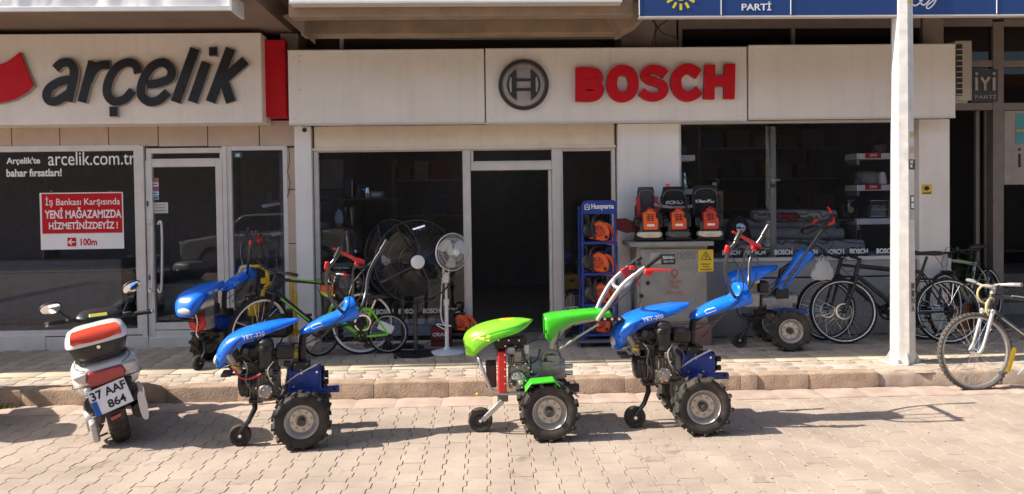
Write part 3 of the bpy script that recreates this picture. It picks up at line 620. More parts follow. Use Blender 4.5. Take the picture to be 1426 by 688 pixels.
wt('PARTİ', 1033, 2, 1074, 14.5, bn, Yo-.001, bwhite, bold=.012)
yl = mat('yellow_sun_print', (.8, .6, .02), .5)
for i in range(7):
    t = rad(180+30*i); c_ = E(948, -8, Yo); ca, sa_ = math.cos(t), math.sin(t)
    part('sun_ray', bn, yl, MB().stroke([(c_[0]+ca*.085, c_[1]+sa_*.085), (c_[0]+ca*.14, c_[1]+sa_*.14)], .022, Yo-.004, Yo+.002))
part('sun_disc', bn, yl, MB().lathe((c_[0], Yo, c_[1]), (0, -1, 0), [(.058, -.002), (.058, .004), (.04, .004), (.04, -.002)], 24, True))
part('signature', bn, bwhite, MB().stroke([E(*p, Yo) for p in ((1268, 4), (1274, 8), (1282, 3), (1285, -3), (1281, 1), (1285, 7), (1291, 4), (1298, -6))], .012, Yo-.004, Yo+.001, 4).stroke([E(*p, Yo) for p in ((1305, -4), (1300, 6), (1293, 12), (1290, 9), (1298, 2), (1306, -5))], .01, Yo-.005, Yo+.001, 4))
# ================================================================ BUILDING ABOVE
bld = thing('apartment_building', 'brown concrete building overhanging the shops with soffit and beams', 'building', (0, -1.5, 3.4))
zs = Z(180, 30, -.9)
zt = 3.72
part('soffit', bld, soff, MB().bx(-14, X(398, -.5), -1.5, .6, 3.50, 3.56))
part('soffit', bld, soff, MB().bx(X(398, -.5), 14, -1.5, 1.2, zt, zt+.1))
x0_, x1_ = X(430, -.9), X(866, -.9)
part('front_beam', bld, conc, MB().bx(X(402, Yo), X(890, Yo), Yo+.14, Yo+.3, A(640, 22, Yo+.14).z, 3.75), bevel=.01)
part('cross_beam', bld, conc, MB().bx(X(424, -.7), X(866, -.7), -.7, -.5, A(640, 47, -.7).z, A(640, 27, -.7).z), bevel=.01)
part('recess_shade', bld, dark, MB().bx(X(424, -.6), X(866, -.6), -.66, -.52, A(640, 27, -.66).z+.003, zt))  # near-black block painting in the shade of the gap above the cross beam
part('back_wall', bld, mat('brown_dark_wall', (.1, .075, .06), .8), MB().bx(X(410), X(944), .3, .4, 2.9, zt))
part('bracket', bld, soff, MB().prism([E(393, 22, -1.0), E(424, 14, -1.0), E(424, 48, -1.0)], -1.0, -.55))
part('bracket', bld, conc, MB().prism([E(838, 2, -1.0), E(892, 4, -1.0), E(897, 26, -1.0), E(868, 42, -1.0)], -1.0, -.55))
part('pillar', bld, concd, MB().bx(X(865), X(912), -.1, .28, 2.95, zt-.002), bevel=.01)
part('pillar', bld, concd, MB().bx(X(913), X(943), -.06, .28, 2.95, zt-.002), bevel=.01)
part('pillar', bld, concd, MB().bx(X(1282), X(1311), -.05, .28, 2.95, zt-.002), bevel=.01)
part('pillar', bld, concd, MB().bx(X(399), X(424), -.1, .28, 2.95, 3.49), bevel=.01)
q_ = RC(945, 34, 1282, 64, -.05)
wn = part('mezzanine_window', bld, gbar, MB().bx(q_[0], q_[1], -.05, 0, q_[3]-.04, q_[3]+.1).bx(X(1101), X(1106), -.055, 0, q_[2]-.3, q_[3]-.04).bx(q_[0], q_[0]+.04, -.05, 0, q_[2]-.3, q_[3]-.04))
MB().flat().bx(q_[0], q_[1], -.02, -.01, q_[2]-.4, q_[3]).build('pane', glassd, wn, world=True)
part('mezzanine_wall', bld, mat('maroon_dark', (.07, .025, .025), .7), MB().bx(X(944), X(1300), .5, .6, 2.9, zt))
part('pipe', bld, steelg, MB().tube([E3 for E3 in (A(476, 50, -.2), A(476, 74, -.2))], .022, 8))
part('conduit', bld, grey, MB().tube([A(430, 52, -.15), A(640, 54, -.15), A(866, 53, -.15)], .012, 6))
for pts in ([(905, 22), (922, 45), (940, 52), (945, 64)], [(908, 66), (915, 40), (930, 28)]): part('cable', bld, black, MB().tube([A(p[0], p[1], -.55) for p in pts], .008, 5, k=4))
# upper storeys
wl = part('upper_wall', bld, mat('upper_facade', (.42, .36, .3), .85, dirt=.2), MB().bx(-14, 14, -1.5, -1.3, 3.83, 11).bx(-14, 14, -1.29, 8, 10.8, 11).bx(13.8, 14, -1.29, 8, 0, 10.79).bx(-14, -13.8, -1.29, 8, 0, 10.79).bx(-13.79, 13.79, 7.8, 8, 0, 10.79))
for fl in range(2):
    for i in range(9):
        x = -12+i*3; f = part('window', bld, alu, MB().bx(x-.6, x+.6, -1.53, -1.502, 5+fl*3, 6.3+fl*3)); MB().flat().bx(x-.53, x+.53, -1.54, -1.531, 5.07+fl*3, 6.23+fl*3).build('pane', glassd, f, world=True)
part('slab', bld, soff, MB().bx(-14, 14, -1.298, 8, zt+.103, zt+.3)); part('soffit_lip', bld, soff, MB().bx(-14, X(398, -.5), -1.5, 0.5, 3.562, 3.82))
# the row of houses across the street, behind the camera
for i, (x0, x1, h, c) in enumerate(((-24, -7, 5.2, (.26, .21, .17)), (-6.9, 5, 5.8, (.3, .25, .21)), (5.1, 22, 4.9, (.25, .23, .21)))):
    ob = thing('house', ['brown plastered house across the street on the left', 'tall beige house straight across the street', 'grey plastered house across the street on the right'][i], 'house', ((x0+x1)/2, -14, 0), 0, 'houses across the street')
    wm = mat('far_wall%d' % i, tuple(v*.6 for v in c), .9, dirt=.2)
    part('wall', ob, wm, MB().bx(x0, x1, -20, -13, 0, h)); part('roof', ob, terra, MB().bx(x0-.2, x1+.2, -20.2, -12.6, h+.003, h+.3))
    for fl in range(2):
        for j in range(int((x1-x0)/2.6)):
            x = x0+1.4+j*2.6; z = .9 if fl == 0 else 3.1
            f = part('window', ob, MT['far_wall%d' % i], MB().bx(x-.75, x+.75, -13, -12.97, z, z+1.5)); MB().flat().bx(x-.68, x+.68, -12.969, -12.96, z+.07, z+1.43).build('pane', MT['far_wall%d' % i], f, world=True)
# ================================================================ TWO WHEELED WALKING TRACTORS
def shell(st, n=16, p=.62, y0=0):
    """open plastic hood from stations (spine (x,z), rim (x,z), half width)"""
    m = MB(); vs = []
    for (sx_, sz_), (rx, rz_), w_ in st:
        for j in range(n+1):
            t = PI*j/n; s = math.sin(t)**p if 0 < j < n else 0; c = math.cos(t); c = math.copysign(abs(c)**p, c)
            vs.append((rx+(sx_-rx)*s, y0-w_*c, rz_+(sz_-rz_)*s))
    N = n+1; m.add(vs, [(i*N+j, i*N+j+1, (i+1)*N+j+1, (i+1)*N+j) for i in range(len(st)-1) for j in range(n)])
    return m
def smooth_st(st, k=4):
    sp = cr([(a[0][0], 0, a[0][1]) for a in st], k); rm = cr([(a[1][0], 0, a[1][1]) for a in st], k); ww = cr([(a[2], 0, 0) for a in st], k)
    return [((s.x, s.z), (r.x, r.z), max(.004, q.x)) for s, r, q in zip(sp, rm, ww)]
def on_shell(o, st, p=.62, off=.004, y0=0):
    """press a flat print onto the near side of a hood"""
    for v in o.data.vertices:
        x, z = v.co.x, v.co.z; best = None
        for (a, b) in zip(st[:-1], st[1:]):
            for t in (0, .25, .5, .75):
                s = [(a[0][i]+(b[0][i]-a[0][i])*t) for i in (0, 1)]; r = [(a[1][i]+(b[1][i]-a[1][i])*t) for i in (0, 1)]; w_ = a[2]+(b[2]-a[2])*t
                f = (z-r[1])/(s[1]-r[1]) if abs(s[1]-r[1]) > 1e-5 else 0; f = min(.999, max(0, f)); xx = r[0]+(s[0]-r[0])*f
                if best is None or abs(xx-x) < best[0]: th = math.asin(f**(1/p)); best = (abs(xx-x), -w_*math.cos(th)**p)
        v.co.y = y0+best[1]-off
def tractor_wheel(root, x, y, z, r, name='wheel', sgn=-1, rim=steel, face=None):
    """sgn: side the dish faces"""
    q = sgn; c = (x, y, z); ri = r*.56
    w_ = MB().lathe(c, (0, q, 0), [(.001, .004), (ri*.32, .004), (ri*.36, .012), (ri*.72, .014), (ri*.8, .002), (ri*.88, .0), (ri*.93, .04), (ri*1.02, .052), (ri*1.06, .048), (ri*1.0, .03), (ri*.96, -.05), (.001, -.05)], 36).build(name, rim, root)
    t = MB().lathe(c, (0, 1, 0), [(ri, -.045), (r*.66, -.056), (r*.8, -.063), (r*.9, -.058), (r*.945, -.04), (r*.955, 0), (r*.945, .04), (r*.9, .058), (r*.8, .063), (r*.66, .056), (ri, .045)], 40, True)
    for k in range(13):
        for s in (-1, 1):
            a = 2*PI*(k+(.25 if s > 0 else -.25))/13; ca, sa_ = math.cos(a), math.sin(a)
            R = Matrix((( -sa_, 0, ca), (0, 1, 0), (ca, 0, sa_))).to_4x4(); T = Matrix.Translation(Vector(c)) @ R
            # in this frame: x tangential, y axial, z radial
            tt = -s*.35
            M2 = T @ Matrix.Translation((0, s*.034, r*.955)) @ Matrix.Rotation(tt*s*-1, 4, 'Z'); t.at(M2)
            t.add([(-.013, -.034, -.01), (.013, -.034, -.01), (.02, .03, -.03), (-.014, .03, -.03), (-.01, -.03, r*.075), (.012, -.03, r*.075), (.02, .03, r*.07), (-.01, .03, r*.07)], [(0, 1, 2, 3), (4, 5, 6, 7), (0, 1, 5, 4), (1, 2, 6, 5), (2, 3, 7, 6), (3, 0, 4, 7)])
            t.add([(-.01, .026, -.028), (.016, .026, -.028), (.016, .034, -.05), (-.006, .034, -.05), (-.01, .03, r*.068), (.019, .03, r*.068), (.016, .044, -.02), (-.006, .044, -.02)], [(0, 1, 2, 3), (4, 5, 6, 7), (0, 1, 5, 4), (1, 2, 6, 5), (2, 3, 7, 6), (3, 0, 4, 7)])
    t.at(Matrix()); t.build('tyre', rubber, w_, ang=30)
    MB().lathe(c, (0, q, 0), [(.03, .004), (.03, .03), (.022, .036), (.02, .07), (.001, .07)], 16).build('hub', dkcast, w_)
    for k in range(8):
        a = 2*PI*k/8+.2; rr = ri*.56 if k % 2 else ri*.6; b = (x+rr*math.cos(a), y+q*.012, z+rr*math.sin(a))
        MB().cyl(b, (b[0], y+q*.021, b[2]), .0085, n=8).build('bolt', mat('bolt_steel', (.35, .22, .14) if 0 else (.4, .36, .3), .4, metal=.6), w_)
    return w_
def guide_wheel(root, x, y, z, r, arm):
    w_ = MB().lathe((x, y, z), (0, 1, 0), [(.001, -.02), (r*.35, -.02), (r*.4, -.012), (r*.62, -.012), (r*.62, .012), (.001, .012)], 28).build('guide_wheel', black, root)
    MB().lathe((x, y, z), (0, 1, 0), [(r*.6, -.022), (r*.9, -.026), (r, -.016), (r, .016), (r*.9, .026), (r*.6, .022)], 32, True).build('tyre', rubber, w_)
    MB().cyl((x, y-.035, z), (x, y-.02, z), .012, n=10).build('axle_bolt', chrome, w_)
    return w_
def grip(root, p, q, r=.017, lever=None, lr=.5, m=rubber2):
    g = MB().tube([p, p+(q-p)*.04, p+(q-p)*.06, p+(q-p)*.5, p+(q-p)*.94, q], [r*.95, r, r*1.12, r, r*1.12, r*.8], 12).build('grip', m, root); return g
def lever(root, pts, m=red, w_=.012):
    P = cr(pts, 4); n = len(P)
    return MB().tube(P, [w_*(1.5-.9*i/(n-1)) for i in range(n)], 8).build('lever', m, root)
def KF(Y0, x0): return lambda px, py, y=0: A(px, py, Y0+y)-Vector((x0, Y0, 0))
def make_blue(label, group):
    c = G(972, 605); Y0 = c.y+.25; x0 = A(962, 552, Y0).x; K = KF(Y0, x0)
    r = thing('walking_tractor', label, 'walking tractor', (x0, Y0, 0), 0, group)
    r['Y0'] = Y0; del r['Y0']
    k2 = lambda px, py: (K(px, py).x, K(px, py).z)
    st = smooth_st([(k2(852, 484), k2(858, 485), .07), (k2(851.5, 470), k2(865, 478), .12), (k2(857, 453), k2(873, 463), .155), (k2(872, 439), k2(886, 451), .17), (k2(898, 429.5), k2(907, 442), .165), (k2(930, 423), k2(935, 433), .13), (k2(948, 421.5), k2(950, 428), .08), (k2(960, 421), k2(959, 424), .03)])
    h = shell(st).build('hood', blue, r, solid=.007, sub=0)
    global BST; BST = (st, K)
    sp = MB().stroke([k2(872, 462), k2(880, 448), k2(888, 441)], .018, -.001, .001, 3); sp = sp.build('stripe', dblue, h); on_shell(sp, st, off=.002)
    for P in ([(856, 478), (868, 463), (884, 450), (906, 441), (934, 433)], [(905, 434), (912, 440)], [(925, 431), (945, 426)]):
        q = MB().stroke([k2(*p) for p in P], .004, -.001, .001, 3).build('seam', dblue, h); on_shell(q, st, off=.0015)
    # headlight at the nose
    MB().ell(K(853.5, 474, -.03), (.02, .09, .035)).build('headlight', mat('headlight_lens', (.45, .47, .5), .1), r)
    # engine
    a, b = K(880, 507), K(905, 507)
    MB().lathe((a.x, -.03, a.z), (1, 0, 0), [(.001, 0), (.05, 0), (.06, .006), (.085, .01), (.1, .025), (.1, .05), (.108, .055), (.108, .075), (.1, .08), (.1, .12), (.09, .135), (.001, .135)], 36).build('flywheel_cover', blackm, r)
    for i in range(5): MB().lathe((a.x+.085+.012*i, -.03, a.z), (1, 0, 0), [(.112-.002*(i%2)*6, 0), (.112-.002*(i % 2)*6, .006), (.08, .006), (.08, 0)], 30, True).build('cooling_ring', oilcast, r)
    cc = K(921, 508); m = MB()
    m.box((cc.x, -.04, cc.z), (.15, .2, .2)).box((cc.x+.01, -.15, cc.z+.01), (.12, .03, .15)).box((cc.x-.02, -.04, cc.z-.1), (.12, .16, .03))
    for i in range(6): m.box((cc.x-.06+.024*i, -.172, cc.z+.005), (.006, .02, .14))
    m.build('crankcase', oilcast, r, bevel=.008)
    m = MB()
    for i in range(7): m.box((cc.x+.0, -.05, cc.z+.115+.014*i), (.13-.006*i, .16, .006))
    m.build('cooling_fins', oilcast, r, kind='stuff')
    MB().lathe((cc.x-.02, -.165, cc.z-.03), (0, -1, 0), [(.001, .028), (.04, .028), (.05, .02), (.052, 0)], 24).build('side_cover', castm, r, bevel=.002)
    for i in range(5):
        t = 2*PI*i/5; MB().cyl((cc.x-.02+.042*math.cos(t), -.19, cc.z-.03+.042*math.sin(t)), (cc.x-.02+.042*math.cos(t), -.2, cc.z-.03+.042*math.sin(t)), .006, n=6).build('bolt', chrome, r)
    f = K(922, 486, -.1)
    MB().lathe((f.x, -.13, f.z), (0, 0, 1), [(.05, 0), (.06, .008), (.06, .03), (.056, .034), (.056, .12), (.062, .125), (.062, .15), (.055, .16), (.058, .165), (.058, .185), (.04, .205), (.001, .208)], 28).build('air_filter', black, r)
    q = K(942, 463); MB().box((q.x, -.08, q.z), (.13, .16, .105), (0, rad(3), 0)).build('muffler', blackm, r, bevel=.02)
    q = K(905, 462); MB().box((q.x, .0, q.z), (.22, .24, .09), (0, rad(-8), 0)).box((q.x+.02, -.0, q.z-.1), (.16, .2, .14)).build('fuel_tank', black, r, bevel=.02)
    MB().tube([K(872, 452, -.12), K(876, 470, -.13), K(884, 484, -.13), K(888, 492, -.1)], [.022, .026, .024, .024, .024][:4], 12, k=0).build('exhaust_pipe', mat('old_steel', (.3, .29, .28), .4, metal=.7, dirt=.2), r)
    MB().tube([K(884, 480, -.13), K(887, 488, -.13)], .034, 14).build('clamp', mat('brass_clamp', (.45, .33, .12), .4, metal=.8), r)
    MB().box(K(868, 494, -.05), (.07, .16, .022)).box(K(876, 496, -.05), (.09, .04, .012)).build('front_bracket', blackm, r, bevel=.004)
    for y in (-.12, .06): MB().tube([K(878, 489, y), K(866, 476, y), K(862, 468, y)], .008, 6).build('hood_stay', blackm, r)
    MB().tube([K(884, 474, -.14), K(894, 470, -.16), K(905, 476, -.17), K(906, 490, -.15)], .006, 6, k=4).build('hose', black, r)
    for i, P in enumerate(([(884, 489, -.16), (893, 497, -.19), (906, 494, -.2)], [(896, 478, -.15), (903, 488, -.19), (901, 505, -.2), (908, 520, -.19)], [(936, 480, -.17), (930, 492, -.2), (934, 508, -.19), (944, 520, -.15)], [(868, 486, -.14), (880, 483, -.17), (900, 486, -.17), (915, 478, -.17)], [(944, 484, -.14), (952, 492, -.13), (949, 510, -.12)], [(925, 524, -.18), (938, 530, -.14), (948, 528, -.12)])):
        MB().tube([K(*p) for p in P], [.004, .007, .005, .004, .006, .009][i], 6, k=4).build('fuel_pipe', (black, barsteel, steel, black, barsteel, barsteel)[i], r)
    for (px_a, py_a, y_, sx_a, sy_a, mm) in ((930, 494, -.17, .05, .05, oilcast), (905, 483, -.16, .06, .035, blackm), (938, 512, -.16, .03, .07, dkcast), (925, 530, -.13, .05, .03, mat('rust', (.25, .09, .04), .8)), (897, 465, -.13, .04, .06, dkcast), (914, 461, -.14, .03, .05, blackm), (950, 484, -.1, .05, .04, blackm)):
        MB().box(K(px_a, py_a, y_), (sx_a, .05, sy_a), (0, rad(random.uniform(-12, 12)), 0)).build('engine_bracket', mm, r, bevel=.006)
    for i in range(9):
        q = K(898+5*i, 494+random.uniform(0, 32), -.178); MB().cyl(q, q+Vector((0, -.018, 0)), .006, n=6).build('bolt', chrome if i % 2 else barsteel, r)
    # gear box
    q0, q1 = K(944, 504), K(990, 504)
    MB().box(((q0.x+q1.x)/2, 0, q0.z), (q1.x-q0.x, .19, .135)).box((q0.x+.02, 0, q0.z), (.03, .22, .16)).box((q1.x-.01, 0, q1.z), (.02, .205, .15)).build('gear_box', dblue, r, bevel=.012)
    MB().lathe((q1.x, 0, q1.z), (1, 0, 0), [(.075, 0), (.08, .012), (.075, .022), (.05, .026), (.001, .026)], 28).build('end_cover', blackm, r)
    for i, (dy, dz) in enumerate(((-.06, .035), (-.06, -.03), (.03, .0))): MB().cyl((q1.x+.02, dy, q1.z+dz), (q1.x+.052, dy, q1.z+dz), .02, n=12).build('output_shaft', blackm, r)
    for i in range(4): MB().cyl((q0.x+.05+.055*i, -.094, q0.z-.05+.1*(i % 2)), (q0.x+.05+.055*i, -.105, q0.z-.05+.1*(i % 2)), .009, n=6).build('bolt', chrome, r)
    MB().tube([K(948, 512, -.11), K(965, 500, -.12), K(990, 487, -.1)], .007, 6).build('control_rod', steel, r)
    MB().box(K(968, 519, -.0), (.26, .2, .014)).box(K(975, 522, -.09), (.2, .01, .04)).build('skid_plate', dblue, r, bevel=.003)
    MB().box(K(990, 523.5), (.26, .045, .045)).build('tow_bar', dblue, r, bevel=.006)
    MB().cyl(K(1009, 523, -.022), K(1009, 523, -.03), .011).build('tow_pin_hole', black, r)
    # final drive housing down to the axle
    ax = K(959, 552); az = .205; ax = 0.012
    MB().box((ax, 0, az+.09), (.11, .1, .2)).box((ax+.03, 0, az+.02), (.14, .11, .09)).build('chain_case', dkcast, r, bevel=.02)
    MB().cyl((ax, -.24, az), (ax, .24, az), .024).build('axle', dkcast, r)
    # column and rear cover
    MB().box(K(963, 488), (.13, .17, .09)).build('column_foot', blackm, r, bevel=.008)
    for i in range(4): MB().cyl(K(952+8*i, 494-(i % 2)*8, -.085), K(952+8*i, 494-(i % 2)*8, -.096), .009, n=6).build('bolt', chrome, r)
    MB().tube([K(964, 482), K(964, 462), K(966, 446), K(980, 436), K(1005, 430), K(1028, 420)], [.03, .03, .03, .03, .028, .028], 10).build('column', blackm, r)
    s2 = smooth_st([(k2(960, 443), k2(961, 444), .02), (k2(964, 436), k2(968, 442), .07), (k2(976, 428), k2(982, 438), .085), (k2(990, 420.5), k2(995, 433), .09), (k2(1005, 414.5), k2(1010, 429), .095), (k2(1017, 410), k2(1023, 426), .1), (k2(1021, 404), k2(1030, 424), .105), (k2(1023, 394), k2(1040, 420), .105), (k2(1036, 393), k2(1042, 415), .1)])
    rc = shell(s2).build('rear_cover', blue, r, solid=.006)
    bd = MB().tube([(K(x, y).x, 0, K(x, y).z) for x, y in ((979, 434.5), (987, 431.5), (992, 429.5), (990, 426), (980, 429), (977, 431.5))], .0022, 4, closed=True).build('badge', bwhite, rc); on_shell(bd, s2, off=.002)
    # handlebars
    for sgn, P in ((-1, [(1031, 424, 0), (1022, 412, -.08), (1013, 392, -.16), (1010, 369, -.2), (1015, 350, -.22), (1023, 339, -.22), (1031.5, 321, -.22)]), (1, [(1031, 424, 0), (1040, 411, .08), (1043, 390, .16), (1044, 366, .2), (1051, 345, .22), (1060, 331, .22), (1070.5, 313, .22)])):
        pts = [K(*p) for p in P]; MB().tube(pts[:-1]+[pts[-2]+(pts[-1]-pts[-2])*.3], .0135, 10, k=5).build('handlebar', barsteel, r)
        grip(r, pts[-2]+(pts[-1]-pts[-2])*.15, pts[-1], lever=None, m=mat('glossy_grip', (.05, .05, .055), .25, metal=.3))
    MB().tube([K(1032, 416, -.02), K(1036, 380, -.02), K(1037, 355, -.03), K(1047, 340, -.02)], .009, 8, k=4).build('shift_rod', barsteel, r)
    MB().box(K(1046, 346, .0), (.05, .42, .014)).build('cross_plate', blackm, r, bevel=.004)
    lever(r, [K(1056, 345, -.15), K(1046, 337, -.17), K(1034, 330, -.19), K(1020, 322.5, -.2)])
    MB().box(K(1053, 344, -.15), (.07, .03, .06), (0, rad(20), 0)).build('lever_bracket', red, r, bevel=.012)
    MB().box(K(1012, 347, -.22), (.03, .03, .06), (0, rad(15), 0)).build('throttle_switch', red, r, bevel=.008)
    for P in ([(1046, 347, -.1), (1056, 366, -.1), (1046, 400, -.1), (1010, 437, -.09), (985, 452, -.08), (960, 463, -.05)], [(1014, 352, -.2), (1030, 375, -.12), (1034, 405, -.1), (1005, 440, -.1), (978, 470, -.06)], [(1050, 344, .18), (1030, 372, .1), (1026, 402, .0)]):
        MB().tube([K(*p) for p in P], .0045, 5, k=5).build('cable', black, r)
    tractor_wheel(r, ax, -.25, az, .205); tractor_wheel(r, ax, .25, az, .205)
    g = K(884, 578, -.05); guide_wheel(r, g.x, -.05, .078, .078, None)
    MB().tube([K(902, 533, -.03), K(903, 545, -.04), K(897, 562, -.085), K(885, 578, -.085)], [.02, .019, .017, .016], 8).build('wheel_arm', blackm, r)
    MB().box(K(903, 532), (.1, .12, .03)).build('wheel_arm_bracket', blackm, r, bevel=.005)
    return r, K
GR = 'blue walking tractors'
def add_print(r, s):
    st, K = BST; h = [o for o in r.children if o.name.startswith('hood') and 'stay' not in o.name][0]
    tx = text('lettering', s, (K(888, 440).x, K(917, 440).x, K(900, 441).z, K(900, 435.3).z), 0, bwhite, h, depth=.001, bold=.02, world=False, rot=rad(9)); on_shell(tx, st)
tb, KB = make_blue('blue walking tractor on the road at right, between the green one and the lamp post', GR)
loc3 = tb.location.copy()
c1_ = G(411, 627); ta = dup(tb, (c1_.x-.02, c1_.y+.26, 0), rad(12), 'blue walking tractor on the road at left, beside the white scooter', GR, sc=.95)
for o in [x for x in S.objects if x.parent == ta and x.name.startswith('output_shaft')]: pass
add_print(ta, 'YET-320'); add_print(tb, 'YET-300')
MB().tube([KB(884, 486, -.2), KB(893, 500, -.2), KB(905, 503, -.2), KB(921, 497, -.2)], .0065, 6, k=4).build('hose', red, ta, label='red rubber hose across the engine')
# rename the print on the second one
# ---------------- the petrol ones on the pavement: the same chassis with another engine
def make_petrol(src, loc, rz, label, covermat=None):
    c = thing('walking_tractor', label, 'walking tractor', loc, rz, GR)
    keep = ('hood', 'rear_cover', 'column', 'handlebar', 'grip', 'shift_rod', 'cross_plate', 'lever', 'throttle', 'cable', 'wheel', 'guide_wheel', 'wheel_arm', 'tow_bar', 'chain_case', 'axle', 'skid', 'headlight', 'front_bracket')
    for ch in list(src.children):
        if ch.name.startswith(keep): copy_tree(ch, c)
    K = KB
    q = K(905, 500); MB().box((q.x, 0, q.z), (.15, .2, .15)).build('crankcase', castm, c, bevel=.012)
    m = MB()
    for i in range(7): m.box((q.x-.02, -.03, q.z+.085+.013*i), (.12, .17, .006))
    m.build('cooling_fins', castm, c, kind='stuff')
    MB().lathe((q.x-.14, -.02, q.z+.01), (1, 0, 0), [(.001, -.012), (.03, -.012), (.04, 0), (.085, .008), (.1, .03), (.1, .07)], 30).build('recoil_starter', red, c)
    for i in range(8):
        t = 2*PI*i/8; MB().box((q.x-.137, -.02+.062*math.cos(t), q.z+.01+.062*math.sin(t)), (.01, .014, .014)).build('starter_slot', black, c)
    MB().box((q.x-.02, 0, q.z+.2), (.2, .22, .085), (0, rad(-6), 0)).build('fuel_tank', cream, c, bevel=.03, bseg=3)
    MB().box((q.x+.12, -.02, q.z+.13), (.1, .15, .12)).build('air_filter', black, c, bevel=.02)
    g0, g1 = K(925, 505), K(992, 500)
    MB().tube([(g0.x, 0, g0.z), (g0.x+.09, 0, g0.z+.005), (g1.x-.08, 0, g1.z), (g1.x, 0, g1.z)], [.075, .065, .075, .07], 20).box(((g0.x+g1.x)/2, 0, g0.z-.03), (.26, .14, .09)).build('gear_box', covermat or castm, c, bevel=.006)
    MB().box(K(950, 523), (.34, .2, .014)).build('base_plate', black, c, bevel=.003)
    MB().tube([K(878, 520, -.1), K(884, 534, -.1), K(905, 540, -.1), K(935, 536, -.1)], .012, 8, k=4).build('front_frame', blackm, c)
    return c
tl = make_petrol(tb, (A(311, 440, -.82).x, -.82, SW), rad(66), 'blue walking tractor on the pavement before the left shop, red engine cover', dblue); tl.scale = (.88, .88, .88)
add_print(tl, 'YET-320')
Y5 = -.62; tr = make_petrol(tb, (A(1085, 440, Y5).x, Y5, SW), rad(-2), 'blue walking tractor on the pavement before the wide display window, red engine cover')
for ch in list(tr.children):
    if ch.name.startswith(('rear_cover', 'handlebar', 'grip', 'shift_rod', 'cross_plate', 'lever', 'throttle', 'cable', 'hood', 'headlight')):
        for g_ in list(ch.children): bpy.data.objects.remove(g_)
        bpy.data.objects.remove(ch)
I5 = MW[tr.name].inverted(); K5 = lambda px, py, y=0: I5 @ A(px, py, Y5+y); k5 = lambda px, py: (K5(px, py).x, K5(px, py).z)
h5 = smooth_st([(k5(1012, 398), k5(1019, 406), .08), (k5(1010, 388), k5(1024, 400), .15), (k5(1018, 380), k5(1034, 394), .18), (k5(1036, 374), k5(1048, 388), .18), (k5(1060, 370), k5(1064, 380), .14), (k5(1082, 369), k5(1081, 374), .03)])
shell(h5).build('hood', blue, tr, solid=.007)
s5 = smooth_st([(k5(1079, 400), k5(1083, 404), .07), (k5(1082, 390), k5(1092, 400), .08), (k5(1092, 376), k5(1102, 386), .085), (k5(1104, 361), k5(1115, 372), .085), (k5(1112, 350), k5(1127, 358), .085), (k5(1120, 346), k5(1129, 352), .07)])
shell(s5).build('rear_cover', blue, tr, solid=.006)
for s_, dx_ in ((-1, 0), (1, 4)):
    P_ = [K5(1084+dx_, 412, s_*.05), K5(1100+dx_, 386, s_*.1), K5(1122+dx_, 352, s_*.18), K5(1143+dx_, 322, s_*.22), K5(1160+dx_, 298, s_*.22)]
    MB().tube(P_[:-1]+[P_[-2]+(P_[-1]-P_[-2])*.3], .0135, 10).build('handlebar', barsteel, tr); grip(tr, P_[-2]+(P_[-1]-P_[-2])*.1, P_[-1])
MB().tube([K5(1062, 415, -.05), K5(1100, 384, -.08), K5(1138, 358, -.1)], .009, 8).build('strut', chrome, tr)
MB().box(K5(1127, 320, -.1), (.16, .12, .06), (0, rad(-20), 0)).build('control_box', black, tr, bevel=.02)
lever(tr, [K5(1151, 312, -.2), K5(1160, 309, -.2), K5(1158, 298, -.2), K5(1153, 288, -.2)], w_=.014); lever(tr, [K5(1132, 312, .1), K5(1136, 306, .1), K5(1140, 308, .1)], w_=.01)
for P in ([(1150, 312, -.1), (1120, 312, -.15), (1108, 340, -.12), (1100, 372, -.1), (1070, 400, -.08)], [(1145, 318, .1), (1160, 340, .0), (1120, 372, -.05), (1090, 396, -.05)]): MB().tube([K5(*p) for p in P], .0045, 5, k=5).build('cable', black, tr)
# chain hanging on the nose of the left one
MB().tube([KB(862, 484, -.16), KB(866, 500, -.165), KB(863, 520, -.16), KB(869, 530, -.16)], .007, 5, k=5).build('chain', chrome, tl)
# ---------------- the green one
c = G(765, 613); Y0 = c.y+.25; x0 = A(761, 561, Y0).x; K = KF(Y0, x0); k2 = lambda px, py: (K(px, py).x, K(px, py).z)
tg = thing('walking_tractor', 'bright green walking tractor on the road before the open shop door', 'walking tractor', (x0, Y0, 0))
st = smooth_st([(k2(646, 477), k2(650, 493.5), .05), (k2(645.5, 470), k2(661, 492), .10), (k2(650, 462), k2(671, 481), .15), (k2(663, 454), k2(686, 470), .18), (k2(682, 448), k2(702, 463), .185), (k2(702, 444.5), k2(717, 459), .165), (k2(722, 443), k2(730, 454), .11), (k2(742, 444.5), k2(741, 447), .015)])
h = shell(st, n=22, p=.72).build('hood', lime, tg, solid=.007)
for j in range(3):
    P = [k2(x, y) for x, y in ((668+6*j, 463+j*3.5), (690+6*j, 456+j*3), (715+3*j, 450.5+j*2), (733, 447+j*.5))]
    o = MB().stroke(P, .007, -.001, .001, 4).build('hood_rib', green, h); on_shell(o, st, p=.72, off=.003)
o = MB().stroke([k2(655, 468), k2(664, 462), k2(682, 465)], .045, -.001, .001, 3).build('headlight_decal', mat('yellow_decal', (.75, .8, .12), .3), h); on_shell(o, st, p=.72, off=.003)
MB().ell(K(708, 444.5, 0), (.07, .035, .008)).build('filler_cap', yellow, tg)
MB().box(K(651, 480, 0), (.03, .12, .05), (0, rad(20), 0)).build('headlight', black, tg, bevel=.012)
pl_ = MB().box(K(711, 478, -.1), (.235, .008, .075), (0, rad(-3), 0)).build('perforated_plate', blackm, tg, bevel=.002)
